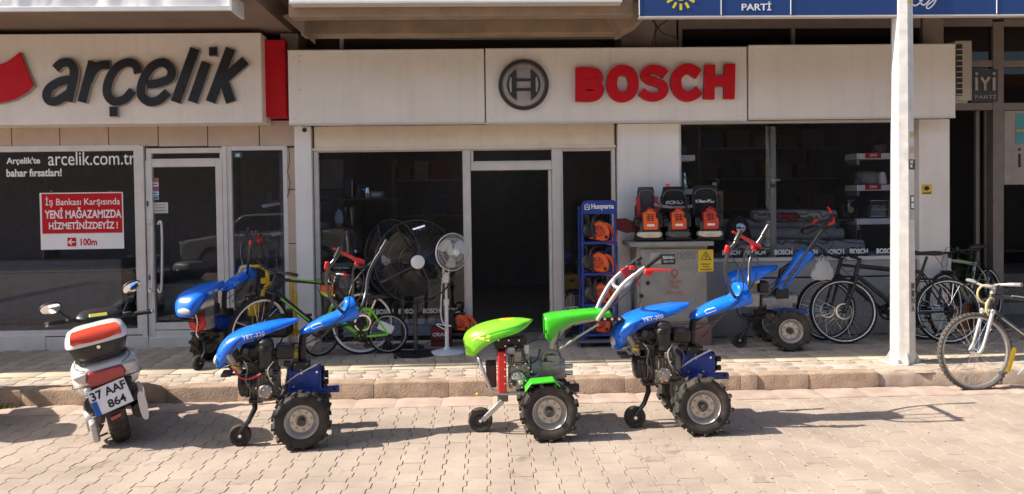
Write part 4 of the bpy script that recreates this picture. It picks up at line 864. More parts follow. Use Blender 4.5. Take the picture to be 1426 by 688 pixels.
for i in range(8):
    for j in range(2): q = K(694+4.8*i, 474+j*8, -.106); MB().cyl(q, q+Vector((0, -.004, 0)), .006, n=8).build('bolt', chrome if (i+j) % 3 == 0 else black, pl_)
MB().box(K(711, 476, .03), (.22, .2, .07)).box(K(700, 464, 0), (.24, .22, .05), (0, rad(-10), 0)).build('engine_cover', black, tg, bevel=.01)
MB().box(K(699, 514, -.05), (.06, .22, .29)).build('radiator_shroud', red, tg, bevel=.008)
for i in range(5): q = K(703, 494+i*10, -.162); MB().cyl(q, q+Vector((0, -.008, 0)), .006, n=6).build('bolt', chrome, tg)
MB().box(K(684, 520, -.02), (.075, .19, .16)).build('muffler', mat('dark_brown_metal', (.05, .03, .025), .5), tg, bevel=.008)
MB().cyl(K(676, 507, -.1), K(681, 507, -.1), .018).build('exhaust_tip', black, tg)
q = K(722, 517, 0); m = MB().box((q.x, -.03, q.z-.01), (.15, .2, .17)).box((q.x+.0, -.03, q.z+.1), (.1, .15, .1))
m.build('crankcase', castm, tg, bevel=.012)
for i in range(7): MB().box((q.x-.01, -.05, q.z+.06+.013*i), (.125, .17, .006)).build('cooling_fin', castm, tg)
MB().lathe((q.x-.01, -.13, q.z-.03), (0, -1, 0), [(.001, .035), (.035, .035), (.045, .028), (.062, .02), (.068, 0)], 26).build('side_cover', castm, tg)
for i in range(6): t = 2*PI*i/6; MB().cyl((q.x-.01+.055*math.cos(t), -.15, q.z-.03+.055*math.sin(t)), (q.x-.01+.055*math.cos(t), -.163, q.z-.03+.055*math.sin(t)), .006, n=6).build('bolt', chrome, tg)
MB().box(K(721, 495, -.12), (.06, .05, .075)).build('carburettor', castm, tg, bevel=.01); MB().cyl(K(733, 492, -.1), K(733, 480, -.1), .02).build('fuel_filter', vis, tg)
MB().tube([K(711, 500, -.16), K(716, 488, -.16), K(726, 486, -.16), K(731, 500, -.15)], .005, 6, k=4).build('hose', black, tg)
for i, P in enumerate(([(706, 492, -.17), (712, 500, -.18), (709, 520, -.18), (716, 536, -.17)], [(728, 500, -.17), (738, 506, -.14), (748, 500, -.12), (752, 486, -.1)], [(695, 470, -.12), (690, 480, -.14), (693, 496, -.14)], [(733, 520, -.15), (742, 526, -.12), (752, 520, -.1)])):
    MB().tube([K(*p) for p in P], (.005, .006, .004, .008)[i], 6, k=4).build('fuel_pipe', (black, black, barsteel, castm)[i], tg)
for (px_a, py_a, y_, sx_a, sz_a, mm) in ((732, 512, -.14, .05, .06, oilcast), (714, 532, -.15, .05, .04, dkcast), (736, 533, -.1, .06, .05, oilcast), (712, 488, -.14, .05, .05, castm), (725, 532, -.16, .03, .03, steel), (745, 525, -.09, .05, .04, oilcast)):
    MB().box(K(px_a, py_a, y_), (sx_a, .05, sz_a), (0, rad(random.uniform(-15, 15)), 0)).build('engine_bracket', mm, tg, bevel=.006)
for i in range(9): q = K(708+4*i, 498+random.uniform(0, 36), -.165); MB().cyl(q, q+Vector((0, -.015, 0)), .006, n=6).build('bolt', chrome, tg)
g0, g1 = K(738, 512), K(786, 513)
MB().tube([(g0.x, 0, g0.z), (g0.x+.03, 0, g0.z), (g0.x+.05, 0, g0.z+.01), (g1.x-.1, 0, g1.z+.005), (g1.x-.08, 0, g1.z), (g1.x, 0, g1.z)], [.085, .085, .065, .065, .08, .075], 22).box(((g0.x+g1.x)/2, 0, g0.z-.02), (.25, .15, .1)).build('gear_box', castm, tg, bevel=.008)
MB().box(K(763, 510, -.078), (.09, .006, .06)).build('cast_panel', castm, tg, bevel=.003)
for i, (dy, py) in enumerate(((-.05, 508), (-.05, 517), (.04, 512))): a = K(786, py); MB().cyl((a.x, dy, a.z), (a.x+.055, dy, a.z), .017, n=14).build('output_shaft', chrome, tg)
MB().tube([K(755, 503, -.03), K(757, 494, -.03), K(766, 490, -.03), K(777, 493, -.03), K(781, 503, -.03)], .018, 10, k=4).build('lift_handle', castm, tg)
for y in (-.14, .14): MB().tube([K(664, 492, y*.5), K(671, 512, y), K(680, 534, y), (K(686, 544, y)), K(702, 548, y), K(742, 547, y)], .013, 10, k=5).build('front_frame', silver, tg)
MB().cyl(K(690, 547, -.14), K(690, 547, .14), .013).build('frame_cross_tube', silver, tg)
MB().box(K(700, 553), (.08, .05, .06)).build('wheel_arm_bracket', grey, tg, bevel=.006)
MB().box((K(686, 569).x, -.055, K(686, 569).z), (.2, .012, .035), (0, rad(-43), 0)).build('wheel_arm', silver, tg, bevel=.003)
g = K(669, 583, -.03); guide_wheel(tg, g.x, -.02, .088, .088, None)
ax, az = K(761, 561).x, .205
MB().box((ax, 0, az+.08), (.1, .1, .18)).build('chain_case', castm, tg, bevel=.02); MB().cyl((ax, -.24, az), (ax, .24, az), .024).build('axle', dkcast, tg)
for y in (-.25, .25):
    tractor_wheel(tg, ax, y, az, .205)
    P = [K(731, 541, y), K(739, 530, y), K(771, 527, y), K(779, 534, y)]
    R_ = [[(p.x, y-.07, p.z), (p.x, y+.07, p.z), (p.x, y+.07, p.z-.012), (p.x, y-.07, p.z-.012)] for p in P]
    MB().flat().rings(R_).build('wheel_guard', green, tg, bevel=.003)
MB().box(K(790, 541, -.2), (.2, .04, .007), (0, rad(38), 0)).build('guard_stay', silver, tg)
MB().box(K(793, 540), (.14, .06, .05)).build('tow_bar', mat('dark_brown_metal', (.05, .03, .025), .5), tg, bevel=.005)
# column arc, rear cover, handlebars
MB().tube([K(768, 506), K(768, 482), K(773, 466), K(786, 454), (K(806, 446)), K(838, 440)], [.028]*6, 12, k=5).build('column', silver, tg)
MB().box(K(770, 500), (.1, .12, .08)).build('column_foot', castm, tg, bevel=.01)
s2 = smooth_st([(k2(757, 439), k2(758, 467), .08), (k2(758, 438), k2(764, 472), .10), (k2(766, 436), k2(775, 461), .105), (k2(785, 434), k2(790, 449), .105), (k2(808, 431.5), k2(812, 443), .1), (k2(832, 430), k2(834, 440), .095), (k2(848, 431), k2(850, 439), .09)])
shell(s2, p=.4).build('rear_cover', green, tg, solid=.006)
MB().box(K(848, 444), (.2, .12, .02)).build('clamp_plate', blackm, tg, bevel=.004)
for i in range(4): q = K(832+10*i, 444, -.062); MB().cyl(q, q+Vector((0, -.01, 0)), .01, n=6).build('bolt', chrome, tg)
for sgn, P in ((1, [(828, 438, .1), (838, 415, .16), (852, 392, .2), (868, 377, .22), (893, 357.5, .22)]), (-1, [(832, 446, -.1), (850, 420, -.16), (868, 396, -.2), (890, 378, -.22), (921, 355, -.22)])):
    pts = [K(*p) for p in P]; MB().tube(pts[:-1]+[pts[-2]+(pts[-1]-pts[-2])*.35], .0155, 10, k=5).build('handlebar', silver, tg); grip(tg, pts[-2]+(pts[-1]-pts[-2])*.25, pts[-1], .018)
MB().tube([K(856, 388, .2), K(854, 396, .05), (K(862, 401, -.05)), K(875, 396, -.12), K(882, 385, -.2)], .014, 10, k=5).build('cross_tube', silver, tg)
MB().tube([K(777, 488, -.03), K(806, 468, -.05), K(834, 451, -.08)], .009, 8).build('strut', silver, tg)
lever(tg, [K(899, 377, -.24), K(912, 376, -.24), K(934, 376.5, -.24)], w_=.01); MB().box(K(903, 379, -.235), (.06, .02, .05), (0, rad(20), 0)).build('lever_bracket', red, tg, bevel=.01)
MB().box(K(872, 380, .2), (.06, .03, .09), (0, rad(-30), 0)).build('lever_bracket', mat('dark_red_plastic', (.3, .01, .03), .4), tg, bevel=.01); lever(tg, [K(876, 380, .2), K(885, 386, .2), K(891, 399, .2)], w_=.008)
for i in range(2): MB().box(K(880+9*i, 373-6*i, -.21), (.035, .04, .03)).build('switch', [red, black][i], tg, bevel=.006)
for P in ([(895, 380, -.22), (880, 400, -.18), (862, 418, -.14), (842, 436, -.12)], [(872, 388, .15), (860, 410, .1), (845, 430, .05), (800, 452, -.02), (772, 480, -.05)], [(780, 460, -.08), (776, 480, -.1), (781, 500, -.09)], [(735, 478, -.1), (752, 470, -.1), (762, 458, -.09), (768, 450, -.09)]):
    MB().tube([K(*p) for p in P], .0045, 5, k=5).build('cable', black, tg)
MB().tube([K(665, 492, -.07), K(664, 515, -.1), K(665, 546, -.1)], .0025, 4, k=3).build('string', mat('string', (.4, .35, .3), .8), tg); MB().ell(K(665, 549, -.1), (.012, .008, .012), 8, 6).build('tag', yellow, tg)
# ================================================================ SCOOTER seen from behind
c = G(173, 624)
sc = thing('scooter', 'white and red scooter with top box parked with its rear wheel towards the road', 'scooter', c); sc.rotation_euler = (0, rad(-11), rad(28)); 
swh = mat('scooter_white', (.72, .71, .68), .25, var=.03, coat=.4); sred = mat('scooter_red', (.68, .06, .02), .25, var=.05, coat=.4)
def wheel2(root, y, r, w_):
    m = MB().lathe((0, y, r), (1, 0, 0), [(.001, -.03), (r*.25, -.035), (r*.3, -.02), (r*.6, -.016), (r*.64, -.035), (r*.68, -.035), (r*.68, .035), (r*.6, .016), (.001, .03)], 28).build('wheel', silver, root)
    prof = [(r*.64, -w_*.36), (r*.8, -w_*.5), (r*.92, -w_*.42), (r*.985, -w_*.22), (r, 0), (r*.985, w_*.22), (r*.92, w_*.42), (r*.8, w_*.5), (r*.64, w_*.36)]
    t = MB().lathe((0, y, r), (1, 0, 0), prof, 44, True)
    for k in range(36):
        a = 2*PI*k/36
        for s in (-1, 1):
            t.tube([(s*.006, y+(r+.002)*math.cos(a), r+(r+.002)*math.sin(a)), (s*w_*.3, y+(r*.975)*math.cos(a+.09), r+(r*.975)*math.sin(a+.09)), (s*w_*.43, y+(r*.93)*math.cos(a+.1), r+(r*.93)*math.sin(a+.1))], .004, 4)
    t.build('tyre', rubber, m); return m
wheel2(sc, .215, .215, .125); wheel2(sc, 1.3, .21, .1)
def sec(y, w_, z0, z1, n=20, p=.75, x=0): return [(x+w_*math.copysign(abs(math.cos(2*PI*j/n))**p, math.cos(2*PI*j/n)), y, (z0+z1)/2+(z1-z0)/2*math.copysign(abs(math.sin(2*PI*j/n))**p, math.sin(2*PI*j/n))) for j in range(n)]
# tail body
body = MB().rings([sec(.06, .1, .49, .575, p=.5), sec(.075, .14, .46, .6, p=.5), sec(.12, .185, .4, .615, p=.55), sec(.22, .212, .36, .63, p=.6), sec(.36, .218, .33, .64, p=.6), sec(.5, .205, .3, .635, p=.6), sec(.62, .17, .27, .62, p=.6), sec(.72, .14, .25, .5, p=.6)]).build('tail_body', swh, sc, ang=60)
MB().rings([sec(.3, .13, .62, .69), sec(.42, .165, .62, .77), sec(.6, .165, .6, .76), sec(.8, .13, .6, .73), sec(.92, .07, .58, .7)]).build('seat', black, sc, ang=60)
MB().rings([sec(.5, .17, .16, .36), sec(.8, .16, .14, .3), sec(.98, .18, .18, .34)]).build('floor_board', black, sc, ang=60)
MB().rings([sec(.94, .2, .2, .5), sec(1.02, .2, .25, .66), sec(1.1, .13, .45, .74), sec(1.16, .08, .6, .76)]).build('leg_shield', swh, sc, ang=60)
MB().rings([sec(1.05, .08, .42, .5), sec(1.3, .075, .43, .47), sec(1.48, .06, .33, .38)]).build('front_mudguard', swh, sc, ang=60)
for s in (-1, 1): MB().cyl((s*.06, 1.14, .6), (s*.06, 1.3, .21), .018).build('fork_leg', blackm, sc)
# tail light between clear indicators
tl_ = MB().prism([(-.105, .565), (.105, .565), (.125, .5), (.09, .455), (-.09, .455), (-.125, .5)], .035, .085).build('tail_light', mat('red_lens', (.42, .03, .03), .12, coat=.6), sc, bevel=.014)
for s in (-1, 1): MB().prism([(s*.108, .568), (s*.2, .56), (s*.17, .515), (s*.13, .495)], .035+.0, .15).build('indicator', mat('smoked_clear_lens', (.6, .56, .5), .1), sc, bevel=.01)
MB().rings([sec(.02, .125, .32, .46, p=.5), sec(.1, .14, .28, .46, p=.5), sec(.25, .13, .25, .45, p=.5)]).build('plate_holder', black, sc, ang=60)
for s in (-1, 1):
    MB().tube([(s*.1, .05, .475), (s*.165, .1, .47), (s*.213, .2, .455), (s*.221, .36, .44), (s*.2, .55, .43)], .0035, 5, k=3).build('panel_gap', black, sc)
    MB().tube([(s*.115, .05, .58), (s*.17, .12, .605), (s*.16, .3, .632)], .003, 5, k=3).build('panel_gap', black, sc)
    MB().prism([(s*.1, .47), (s*.15, .46), (s*.12, .3), (s*.085, .26)], .06, .16).build('tail_cover', swh if s < 0 else black, sc, bevel=.01)
# number plate, tilted back
pm = Matrix.Translation((-.005, .0, .375)) @ Matrix.Rotation(rad(-12), 4, 'X') @ Matrix.Rotation(rad(-8), 4, 'Y')
plate = MB(pm).box((0, 0, 0), (.245, .008, .185)).build('number_plate', bwhite, sc, bevel=.004)
MB(pm).box((-.102, -.006, -.04), (.034, .003, .1)).build('blue_field', mat('plate_blue', (.02, .12, .5), .4), plate)
for st_, r4 in (('37 AAF', (-.108, .113, .015, .075)), ('864', (-.03, .085, -.07, -.012))):
    t = text('digits', st_, r4, -.0045, black, sc, depth=.001, bold=.03, world=False); t.data.transform(pm); t.parent = plate
for (a, b) in ((( -.122, .092), (.122, .092)), ((-.122, -.092), (.122, -.092)), ((-.122, -.092), (-.122, .092)), ((.122, -.092), (.122, .092))): MB(pm).tube([(a[0], -.005, a[1]), (b[0], -.005, b[1])], .002, 4).build('plate_edge', black, plate)
MB().prism([(-.035, .24), (.035, .252), (.03, .228), (-.03, .215)], -.02, -.01).build('reflector', mat('red_lens', (.42, .03, .03), .12, coat=.6), sc, bevel=.003)
MB().rings([[(x, .0+.04*i, z) for x, z in ((-.06, .27-.0*i), (.06, .27), (.055, .2+.05*i), (-.055, .2+.05*i))] for i in (0, 1, 2)]).build('mud_flap', black, sc)
inn = []
for i in range(12):
    a = rad(150-i*11); inn.append([(s*.075, .215-math.cos(PI-a)*-.245*-1 if 0 else .215+.245*math.cos(a), .215+.245*math.sin(a)) for s in (-1, 1)]+[(s*.07, .215+.235*math.cos(a), .215+.235*math.sin(a)) for s in (1, -1)])
MB().rings(inn).build('rear_mudguard', black, sc, ang=60)
MB().rings([sec(.12, .17, .26, .4, p=.6), sec(.3, .19, .2, .36, p=.6), sec(.55, .17, .18, .34, p=.6)]).build('lower_body', black, sc, ang=60)
# engine on the left, silencer on the right
MB().box((-.12, .42, .2), (.1, .44, .13), (rad(-6), 0, 0)).build('engine', castm, sc, bevel=.03, bseg=3)
MB().lathe((-.17, .25, .2), (-1, 0, 0), [(.085, -.05), (.085, .0), (.07, .02), (.001, .025)], 24).build('drive_cover', castm, sc)
MB().box((-.15, .12, .15), (.045, .1, .15), (rad(10), 0, rad(5))).build('swing_arm_end', silver, sc, bevel=.015)
for s, x in ((1, -.13), (1, .13)):
    sp = MB(); sp.tube([(x+.018*math.cos(t*.9), .17+.018*math.sin(t*.9)+.002*t*0, .22+.0035*t) for t in range(50)], .005, 5).build('shock_absorber', chrome if x < 0 else blackm, sc)
MB().tube([(.15, .1, .2), (.155, .2, .2), (.15, .42, .2)], [.052, .058, .05], 20).build('silencer', blackm, sc); MB().rings([sec(.06, .026, .13, .34, x=.175), sec(.3, .03, .12, .36, x=.18)]).build('silencer_shield', swh, sc, bevel=.0)
MB().tube([(-.08, .5, .14), (-.16, .42, .04), (-.2, .33, .0)], .009, 6).build('side_stand', blackm, sc)
MB().tube([(-.1, .4, .1), (-.14, .3, .07), (-.13, .2, .08), (-.08, .18, .09)], .008, 6, k=3).build('centre_stand', blackm, sc)
# grab rail and top box
MB().tube([(-.13, .42, .62), (-.15, .2, .63), (-.11, .09, .64), (.11, .09, .64), (.15, .2, .63), (.13, .42, .62)], .012, 8, k=4).build('grab_rail', blackm, sc)
MB().box((0, .2, .645), (.2, .22, .02)).build('rack_plate', blackm, sc, bevel=.004)
def rsec(y0, y1, w_, z, n=28, p=.5): return [(w_*math.copysign(abs(math.cos(2*PI*j/n))**p, math.cos(2*PI*j/n)), (y0+y1)/2+(y1-y0)/2*math.copysign(abs(math.sin(2*PI*j/n))**p, math.sin(2*PI*j/n)), z) for j in range(n)]
bxx = MB().rings([rsec(.05, .33, .125, .645), rsec(.02, .37, .16, .67), rsec(.0, .39, .183, .735), rsec(.0, .39, .185, .755)]).build('top_box', black, sc, ang=60)
MB().rings([rsec(-.012, .4, .196, .756), rsec(-.012, .4, .198, .77), rsec(.0, .39, .19, .805), rsec(.03, .37, .172, .84), rsec(.08, .33, .13, .86), rsec(.15, .27, .05, .865)]).build('lid', swh, bxx, ang=50)
lidr = MB()
R_ = []
for i in range(9):
    t = -1+2*i/8; x = t*.158; e = 1-t*t*.55
    R_.append([(x, -.010+.012*t*t, .775+.016*t*t), (x*.985, -.004, .807), (x*.95, .024, .845), (x*.86, .08, .865-.006*t*t), (x*.8, .09, .861-.006*t*t), (x*.85, .03, .836), (x*.9, .01, .775)])
lidr.rings(R_).build('red_panel', sred, bxx, ang=50)
MB().cyl((0, -.0, .732), (0, -.008, .732), .012, n=12).build('lock', chrome, bxx)
HM = Matrix.Translation((.04, 1.0, .80)) @ Matrix.Rotation(rad(9), 4, 'Y') @ Matrix.Rotation(rad(6), 4, 'Z') @ Matrix.Translation((0, -1.0, -.79))
# handlebar
MB(HM).rings([sec(.98, .1, .74, .79), sec(1.02, .17, .735, .82), sec(1.08, .15, .74, .85), sec(1.14, .06, .75, .82)]).build('handlebar_cover', black, sc, ang=60)
MB(HM).box((-.01, 1.0, .804), (.13, .045, .008), (rad(30), 0, 0)).build('instrument_glass', mat('yellow_dial', (.42, .4, .08), .2), sc, bevel=.004)
MB(HM).tube([(-.33, .93, .79), (-.2, 1.0, .775), (0, 1.04, .775), (.2, 1.0, .775), (.33, .93, .79)], .012, 8, k=3).build('handlebar', blackm, sc)
for s in (-1, 1):
    MB(HM).tube([(s*.25, .975, .782), (s*.36, .92, .792)], .018, 10).build('grip', rubber2, sc)
    MB(HM).cyl((s*.36, .92, .792), (s*.375, .912, .794), .016, n=10).build('bar_end', chrome, sc)
    MB(HM).tube([(s*.2, 1.03, .775), (s*.28, 1.0, .772), (s*.37, .95, .77)], .007, 6, k=3).build('brake_lever', silver, sc)
    MB(HM).box((s*.2, .99, .785), (.06, .05, .04), (0, 0, s*rad(-25))).build('switch_block', black, sc, bevel=.008)
mr_ = mat('mirror_glass', (.8, .82, .85), .03, metal=1, var=0)
for s, top, sz in ((-1, (-.33, 1.0, .90), 1), (1, (.24, 1.02, 1.0), 1)):
    b0 = Vector((s*.17, 1.02, .79)); tp = Vector(top)
    MB(HM).tube([b0, b0+Vector((s*.04, 0, .1)) if s > 0 else b0+Vector((-.06, 0, .03)), tp-Vector((s*.03, 0, .04 if s > 0 else .0)), tp], .008, 8, k=4).build('mirror_stem', blackm, sc)
    M_ = HM @ Matrix.Translation(tp) @ Matrix.Rotation(s*rad(-28 if s > 0 else 8), 4, 'Y') @ Matrix.Rotation(rad(8), 4, 'X')
    mh = MB(M_).ell((0, 0, 0), (.078, .02, .048), 20, 10).build('mirror', black, sc, ang=80); MB(M_).lathe((0, -.019, 0), (0, -1, 0), [(.001, .003), (.03, .003), (.046, .0)], 24).build('mirror_glass', mr_, mh)
    for v in mh.children[0].data.vertices:
        q = M_.inverted() @ v.co; v.co = M_ @ Vector((q.x*1.5, q.y, q.z*.9))
# ================================================================ BICYCLES
def bike(label, loc, rz, R=.33, wb=1.05, frame=black, accent=None, steer=0, tyre=rubber2, rimm=black, forkm=None, disc=True, lean=0, group='bicycles outside the shops', barm=black, gripm=rubber2, kid=False, sc_=1, rise=0, rimline=True, saddle=True, mudguard=False, hub=None):
    r = thing('bicycle', label, 'bicycle', loc, rz, group); r.rotation_euler = (lean, 0, rz)
    k = sc_; forkm = forkm or frame
    V = lambda x, z, y=0: Vector((x, y, z))
    ra = V(wb/2, R); fa = V(-wb/2, R); hb = V(-wb/2+.13*k, R+.36*k+.18*k*0); ht = V(-wb/2+.17*k, R+.49*k); bb_ = V(wb/2-.43*k, R-.03*k); stt = V(wb/2-.23*k-.02, R+.40*k); sd_ = V(wb/2-.19*k, R+.56*k)
    fr = MB()
    fr.tube([hb, ht], .022, 12).tube([ht-(ht-hb)*.12, stt], [.017, .019], 12).tube([hb+(ht-hb)*.15, bb_], [.022, .024], 12).tube([bb_, stt, stt+(sd_-stt)*.1], .0175, 12)
    for y in (-.06, .06): fr.tube([bb_+V(0, 0, y*.3), V(wb/2-.2*k, R-.01, y*.9), ra+V(0, 0, y)], .011, 8).tube([stt+V(0, 0, y*.2), stt+(ra-stt)*.3+V(0, 0, y), ra+V(0, 0, y)], .009, 8)
    fr.cyl(V(bb_.x, bb_.z, -.036), V(bb_.x, bb_.z, .036), .026)
    fo = fr.build('frame', frame, r)
    if accent:
        a0 = ht+(stt-ht)*.25; a1 = ht+(stt-ht)*.75; b0 = hb+(bb_-hb)*.2; b1 = hb+(bb_-hb)*.8
        MB().tube([a0+V(0, .004, -.0155), a1+V(0, .004, -.0155)], .006, 6).tube([b0+V(.0, .004, -.02), b1+V(.0, .004, -.02)], .008, 6).build('frame_stripe', accent, fo)
    def wheel(nm, c, W, ax):
        q = W @ c
        def T(m): m.at(W @ Matrix.Translation(c)); return m
        rm = T(MB()).lathe((0, 0, 0), (0, 1, 0), [(R*.865, -.012), (R*.9, -.013), (R*.925, -.012), (R*.925, .012), (R*.9, .013), (R*.865, .012)], 48, True).build(nm, rimm, r)
        T(MB()).lathe((0, 0, 0), (0, 1, 0), [(R*.915, -.014), (R*.94, -.023), (R*.975, -.022), (R, -.01), (R*1.003, 0), (R, .01), (R*.975, .022), (R*.94, .023), (R*.915, .014)], 56, True).build('tyre', tyre, rm)
        if not kid or 1:
            kn = T(MB())
            for i in range(52):
                a = 2*PI*i/52; ca, sa_ = math.cos(a), math.sin(a)
                for s in (-1, 1): kn.box((ca*(R*.992), s*.014, sa_*(R*.992)), (.012, .012, .012), (0, -a, 0))
            kn.build('tyre_knobs', tyre, rm, kind='stuff')
        if rimline: T(MB()).lathe((0, 0, 0), (0, 1, 0), [(R*.925, -.0145), (R*.93, -.0195), (R*.905, -.0185), (R*.9, -.014)], 48, True).build('rim_stripe', bwhite if rimline is True else rimline, rm)
        sp = T(MB())
        for i in range(28):
            a = 2*PI*i/28; b = a+(.35 if i % 4 < 2 else -.35); s = 1 if i % 2 else -1
            sp.tube([(.022*math.cos(b), s*.025, .022*math.sin(b)), (R*.87*math.cos(a), 0, R*.87*math.sin(a))], .0015, 3, cap=False)
        sp.build('spokes', chrome, rm, kind='stuff')
        T(MB()).lathe((0, 0, 0), (0, 1, 0), [(.008, -.06), (.008, -.04), (.026, -.032), (.026, -.026), (.014, -.02), (.014, .02), (.026, .026), (.026, .032), (.008, .04), (.008, .06)], 16).build('hub', hub or blackm, rm)
        if disc: T(MB()).lathe((0, 0, 0), (0, 1, 0), [(.07*k, -.036), (.085*k, -.036), (.085*k, -.033), (.07*k, -.033)], 32, True).add([], []).build('brake_disc', chrome, rm)
        return rm
    stx = (ht-hb).normalized(); W = Matrix.Translation(hb) @ Matrix.Rotation(steer, 4, stx) @ Matrix.Translation(-hb)
    wheel('rear_wheel', ra, Matrix(), 0); wheel('front_wheel', fa, W, 0)
    cr_ = hb-stx*.02
    f = MB(W)
    f.tube([cr_+V(0, 0, -.075)*1, cr_+V(0, 0, .075)], .02, 10)
    for y in (-.062, .062): f.tube([cr_+V(0, 0, y)+stx*.02, cr_+V(0, 0, y)-stx*.15*k], .0165, 10)
    fk = f.build('fork', forkm, r)
    f = MB(W)
    for y in (-.062, .062): f.tube([cr_+V(0, 0, y)-stx*.1*k, fa+V(0, 0, y)+V(.02, .02)], .0125, 10).tube([fa+V(.03, .05, y), fa+V(0, 0, y)], .014, 8)
    f.build('fork_lower', silver if forkm is silver else blackm, fk)
    tp = ht+stx*(.05+rise*.4); cb = tp+V(-.06*k, .02+rise)
    hbm = MB(W).tube([ht-stx*.01, ht+stx*.06], .02, 10).tube([tp, cb], .014, 10)
    hbm.tube([cb+V(.06, .03+rise*.6, -.31*k), cb+V(.0, .02+rise*.6, -.14*k), cb+V(0, 0, -.05), cb+V(0, 0, .05), cb+V(.0, .02+rise*.6, .14*k), cb+V(.06, .03+rise*.6, .31*k)], .012, 8, k=4); hd = hbm.build('handlebar', barm, r)
    for s in (-1, 1):
        MB(W).tube([cb+V(.035, .025+rise*.6, s*.2*k), cb+V(.06, .03+rise*.6, s*.32*k)], .017, 10).build('grip', gripm, hd)
        MB(W).tube([cb+V(.0, .02+rise*.6, s*.15*k), cb+V(-.05, -.0+rise*.6, s*.18*k), cb+V(-.03, -.02+rise*.6, s*.28*k)], .006, 6, k=3).build('brake_lever', blackm, hd)
    MB(W).tube([cb+V(-.02, .02, -.1), cb+V(-.14, .06, -.08), cb+V(-.12, -.12, 0), hb+V(-.02, 0, .03)], .003, 5, k=5).tube([cb+V(-.02, .02, .1), cb+V(-.15, 0, .06), cb+V(-.08, -.15, .0), ht+V(.02, -.02, .03)], .003, 5, k=5).build('brake_cable', black, hd)
    if saddle:
        MB().tube([stt, sd_], .0135, 10).build('seat_post', blackm if not kid else chrome, r)
        MB().rings([[(sd_.x+x, y*w_, sd_.z+.03+z*h_) for y, z in ((-1, 0), (-.8, .8), (0, 1), (.8, .8), (1, 0), (.8, -.6), (0, -.7), (-.8, -.6))] for x, w_, h_ in ((-.15, .015, .015), (-.1, .025, .024), (0, .035, .026), (.07, .065, .03), (.12, .07, .028), (.14, .05, .015))]).build('saddle', black, r, ang=60)
    ck = MB().lathe(bb_+V(0, 0, -.045), (0, 1, 0), [(.06*k, 0), (.085*k, 0), (.085*k, .004), (.06*k, .004)], 30, True).tube([bb_+V(0, 0, -.055), bb_+V(.1*k, -.12*k, -.06)], .011, 8).cyl(bb_+V(0, 0, -.05), bb_+V(0, 0, .056), .013).tube([bb_+V(0, 0, .055), bb_+V(-.1*k, .12*k, .06)], .011, 8)
    for i in range(4): t = PI/2*i+.3; ck.tube([bb_+V(0, 0, -.045), bb_+V(.07*k*math.cos(t), .07*k*math.sin(t), -.043)], .008, 6)
    ck = ck.build('crank', blackm, r)
    for s, d in ((-1, V(.1*k, -.12*k)), (1, V(-.1*k, .12*k))): MB().box(bb_+d+V(0, 0, s*.11), (.08, .085, .022)).build('pedal', black, ck, bevel=.005)
    MB().tube([bb_+V(0, .085*k, -.045), ra+V(0, .045, -.045), ra+V(.045, 0, -.045), ra+V(0, -.05, -.045), ra+V(-.03, -.09*k, -.045), bb_+V(0, -.085*k, -.045)], .004, 5, closed=True).build('chain', blackm, r)
    MB().lathe(ra+V(0, 0, -.045), (0, 1, 0), [(.02, .03), (.055*k, .03), (.055*k, .02), (.045*k, .02), (.045*k, .01), (.035*k, .01), (.035*k, 0), (.02, 0)], 24, True).build('cassette', blackm, r)
    MB().box(ra+V(-.02, -.07*k, -.05), (.03, .012, .08)).build('derailleur', blackm, r, bevel=.004)
    r['tmp'] = 0; del r['tmp']
    return r, dict(cb=cb, hb=hb, ht=ht, fa=fa, ra=ra, W=W, stt=stt, sd=sd_)
def gx(px, Y): return A(px, 440, Y).x
BZ = SW
# black and lime mountain bike at left, front wheel turned to the road
b1, d1 = bike('black bicycle with lime stripes and white front rim beside the yellow frame', (A(432, 440, -.75).x, -.72, BZ), rad(14), accent=lime, steer=rad(38), rimm=mat('white_rim', (.7, .7, .7), .3), R=.32, wb=1.0)
b2, d2 = bike('small lime green child bicycle with orange handlebar bag and red grips', (A(494, 455, -.62).x, -.62, BZ), rad(8), R=.2, wb=.66, frame=lime, steer=rad(35), sc_=.62, forkm=mat('red_fork', (.6, .04, .03), .35), barm=chrome, gripm=red, kid=True, disc=False, rise=.13, rimline=False, rimm=silver)
MB(d2['W']).box(d2['cb']+Vector((-.05, 0, -.06)), (.08, .15, .06)).build('handlebar_bag', orange, b2, bevel=.015, bseg=3); MB(d2['W']).box(d2['cb']+Vector((-.05, 0, -.11)), (.075, .145, .04)).build('bag_pocket', mat('yellow_cloth', (.5, .6, .08), .7), b2, bevel=.012)
MB().box(d2['ra']+Vector((-.02, -.05, .07)), (.16, .02, .09), (0, rad(25), 0)).build('spoke_guard', white, b2, bevel=.01)
b3, d3 = bike('black mountain bicycle leaning on the wall, rear one of the black pair', (A(1155, 440, -.42).x+.52, -.40, BZ), rad(-3), steer=rad(6), lean=rad(-5), R=.325)
b4, d4 = bike('black mountain bicycle standing in front of the rear black one, left of the lamp post', (A(1178, 440, -.6).x+.52, -.62, BZ), rad(-6), steer=rad(-4), lean=rad(-4), R=.335)
b5, d5 = bike('grey bicycle with lime stripe standing right of the lamp post', (A(1348, 430, -.02).x, -.02, BZ+.0), rad(32), frame=mat('grey_bike_paint', (.5, .48, .44), .35, metal=.3), accent=mat('lime_stripe', (.35, .5, .05), .4), steer=rad(-2), lean=rad(-3), R=.34, wb=.98, forkm=blackm)
MB().box((-.49+.04, -.03, .34+.02), (.02, .02, .07)).build('reflector', mat('amber_lens', (.8, .25, .02), .3), b5, bevel=.004)
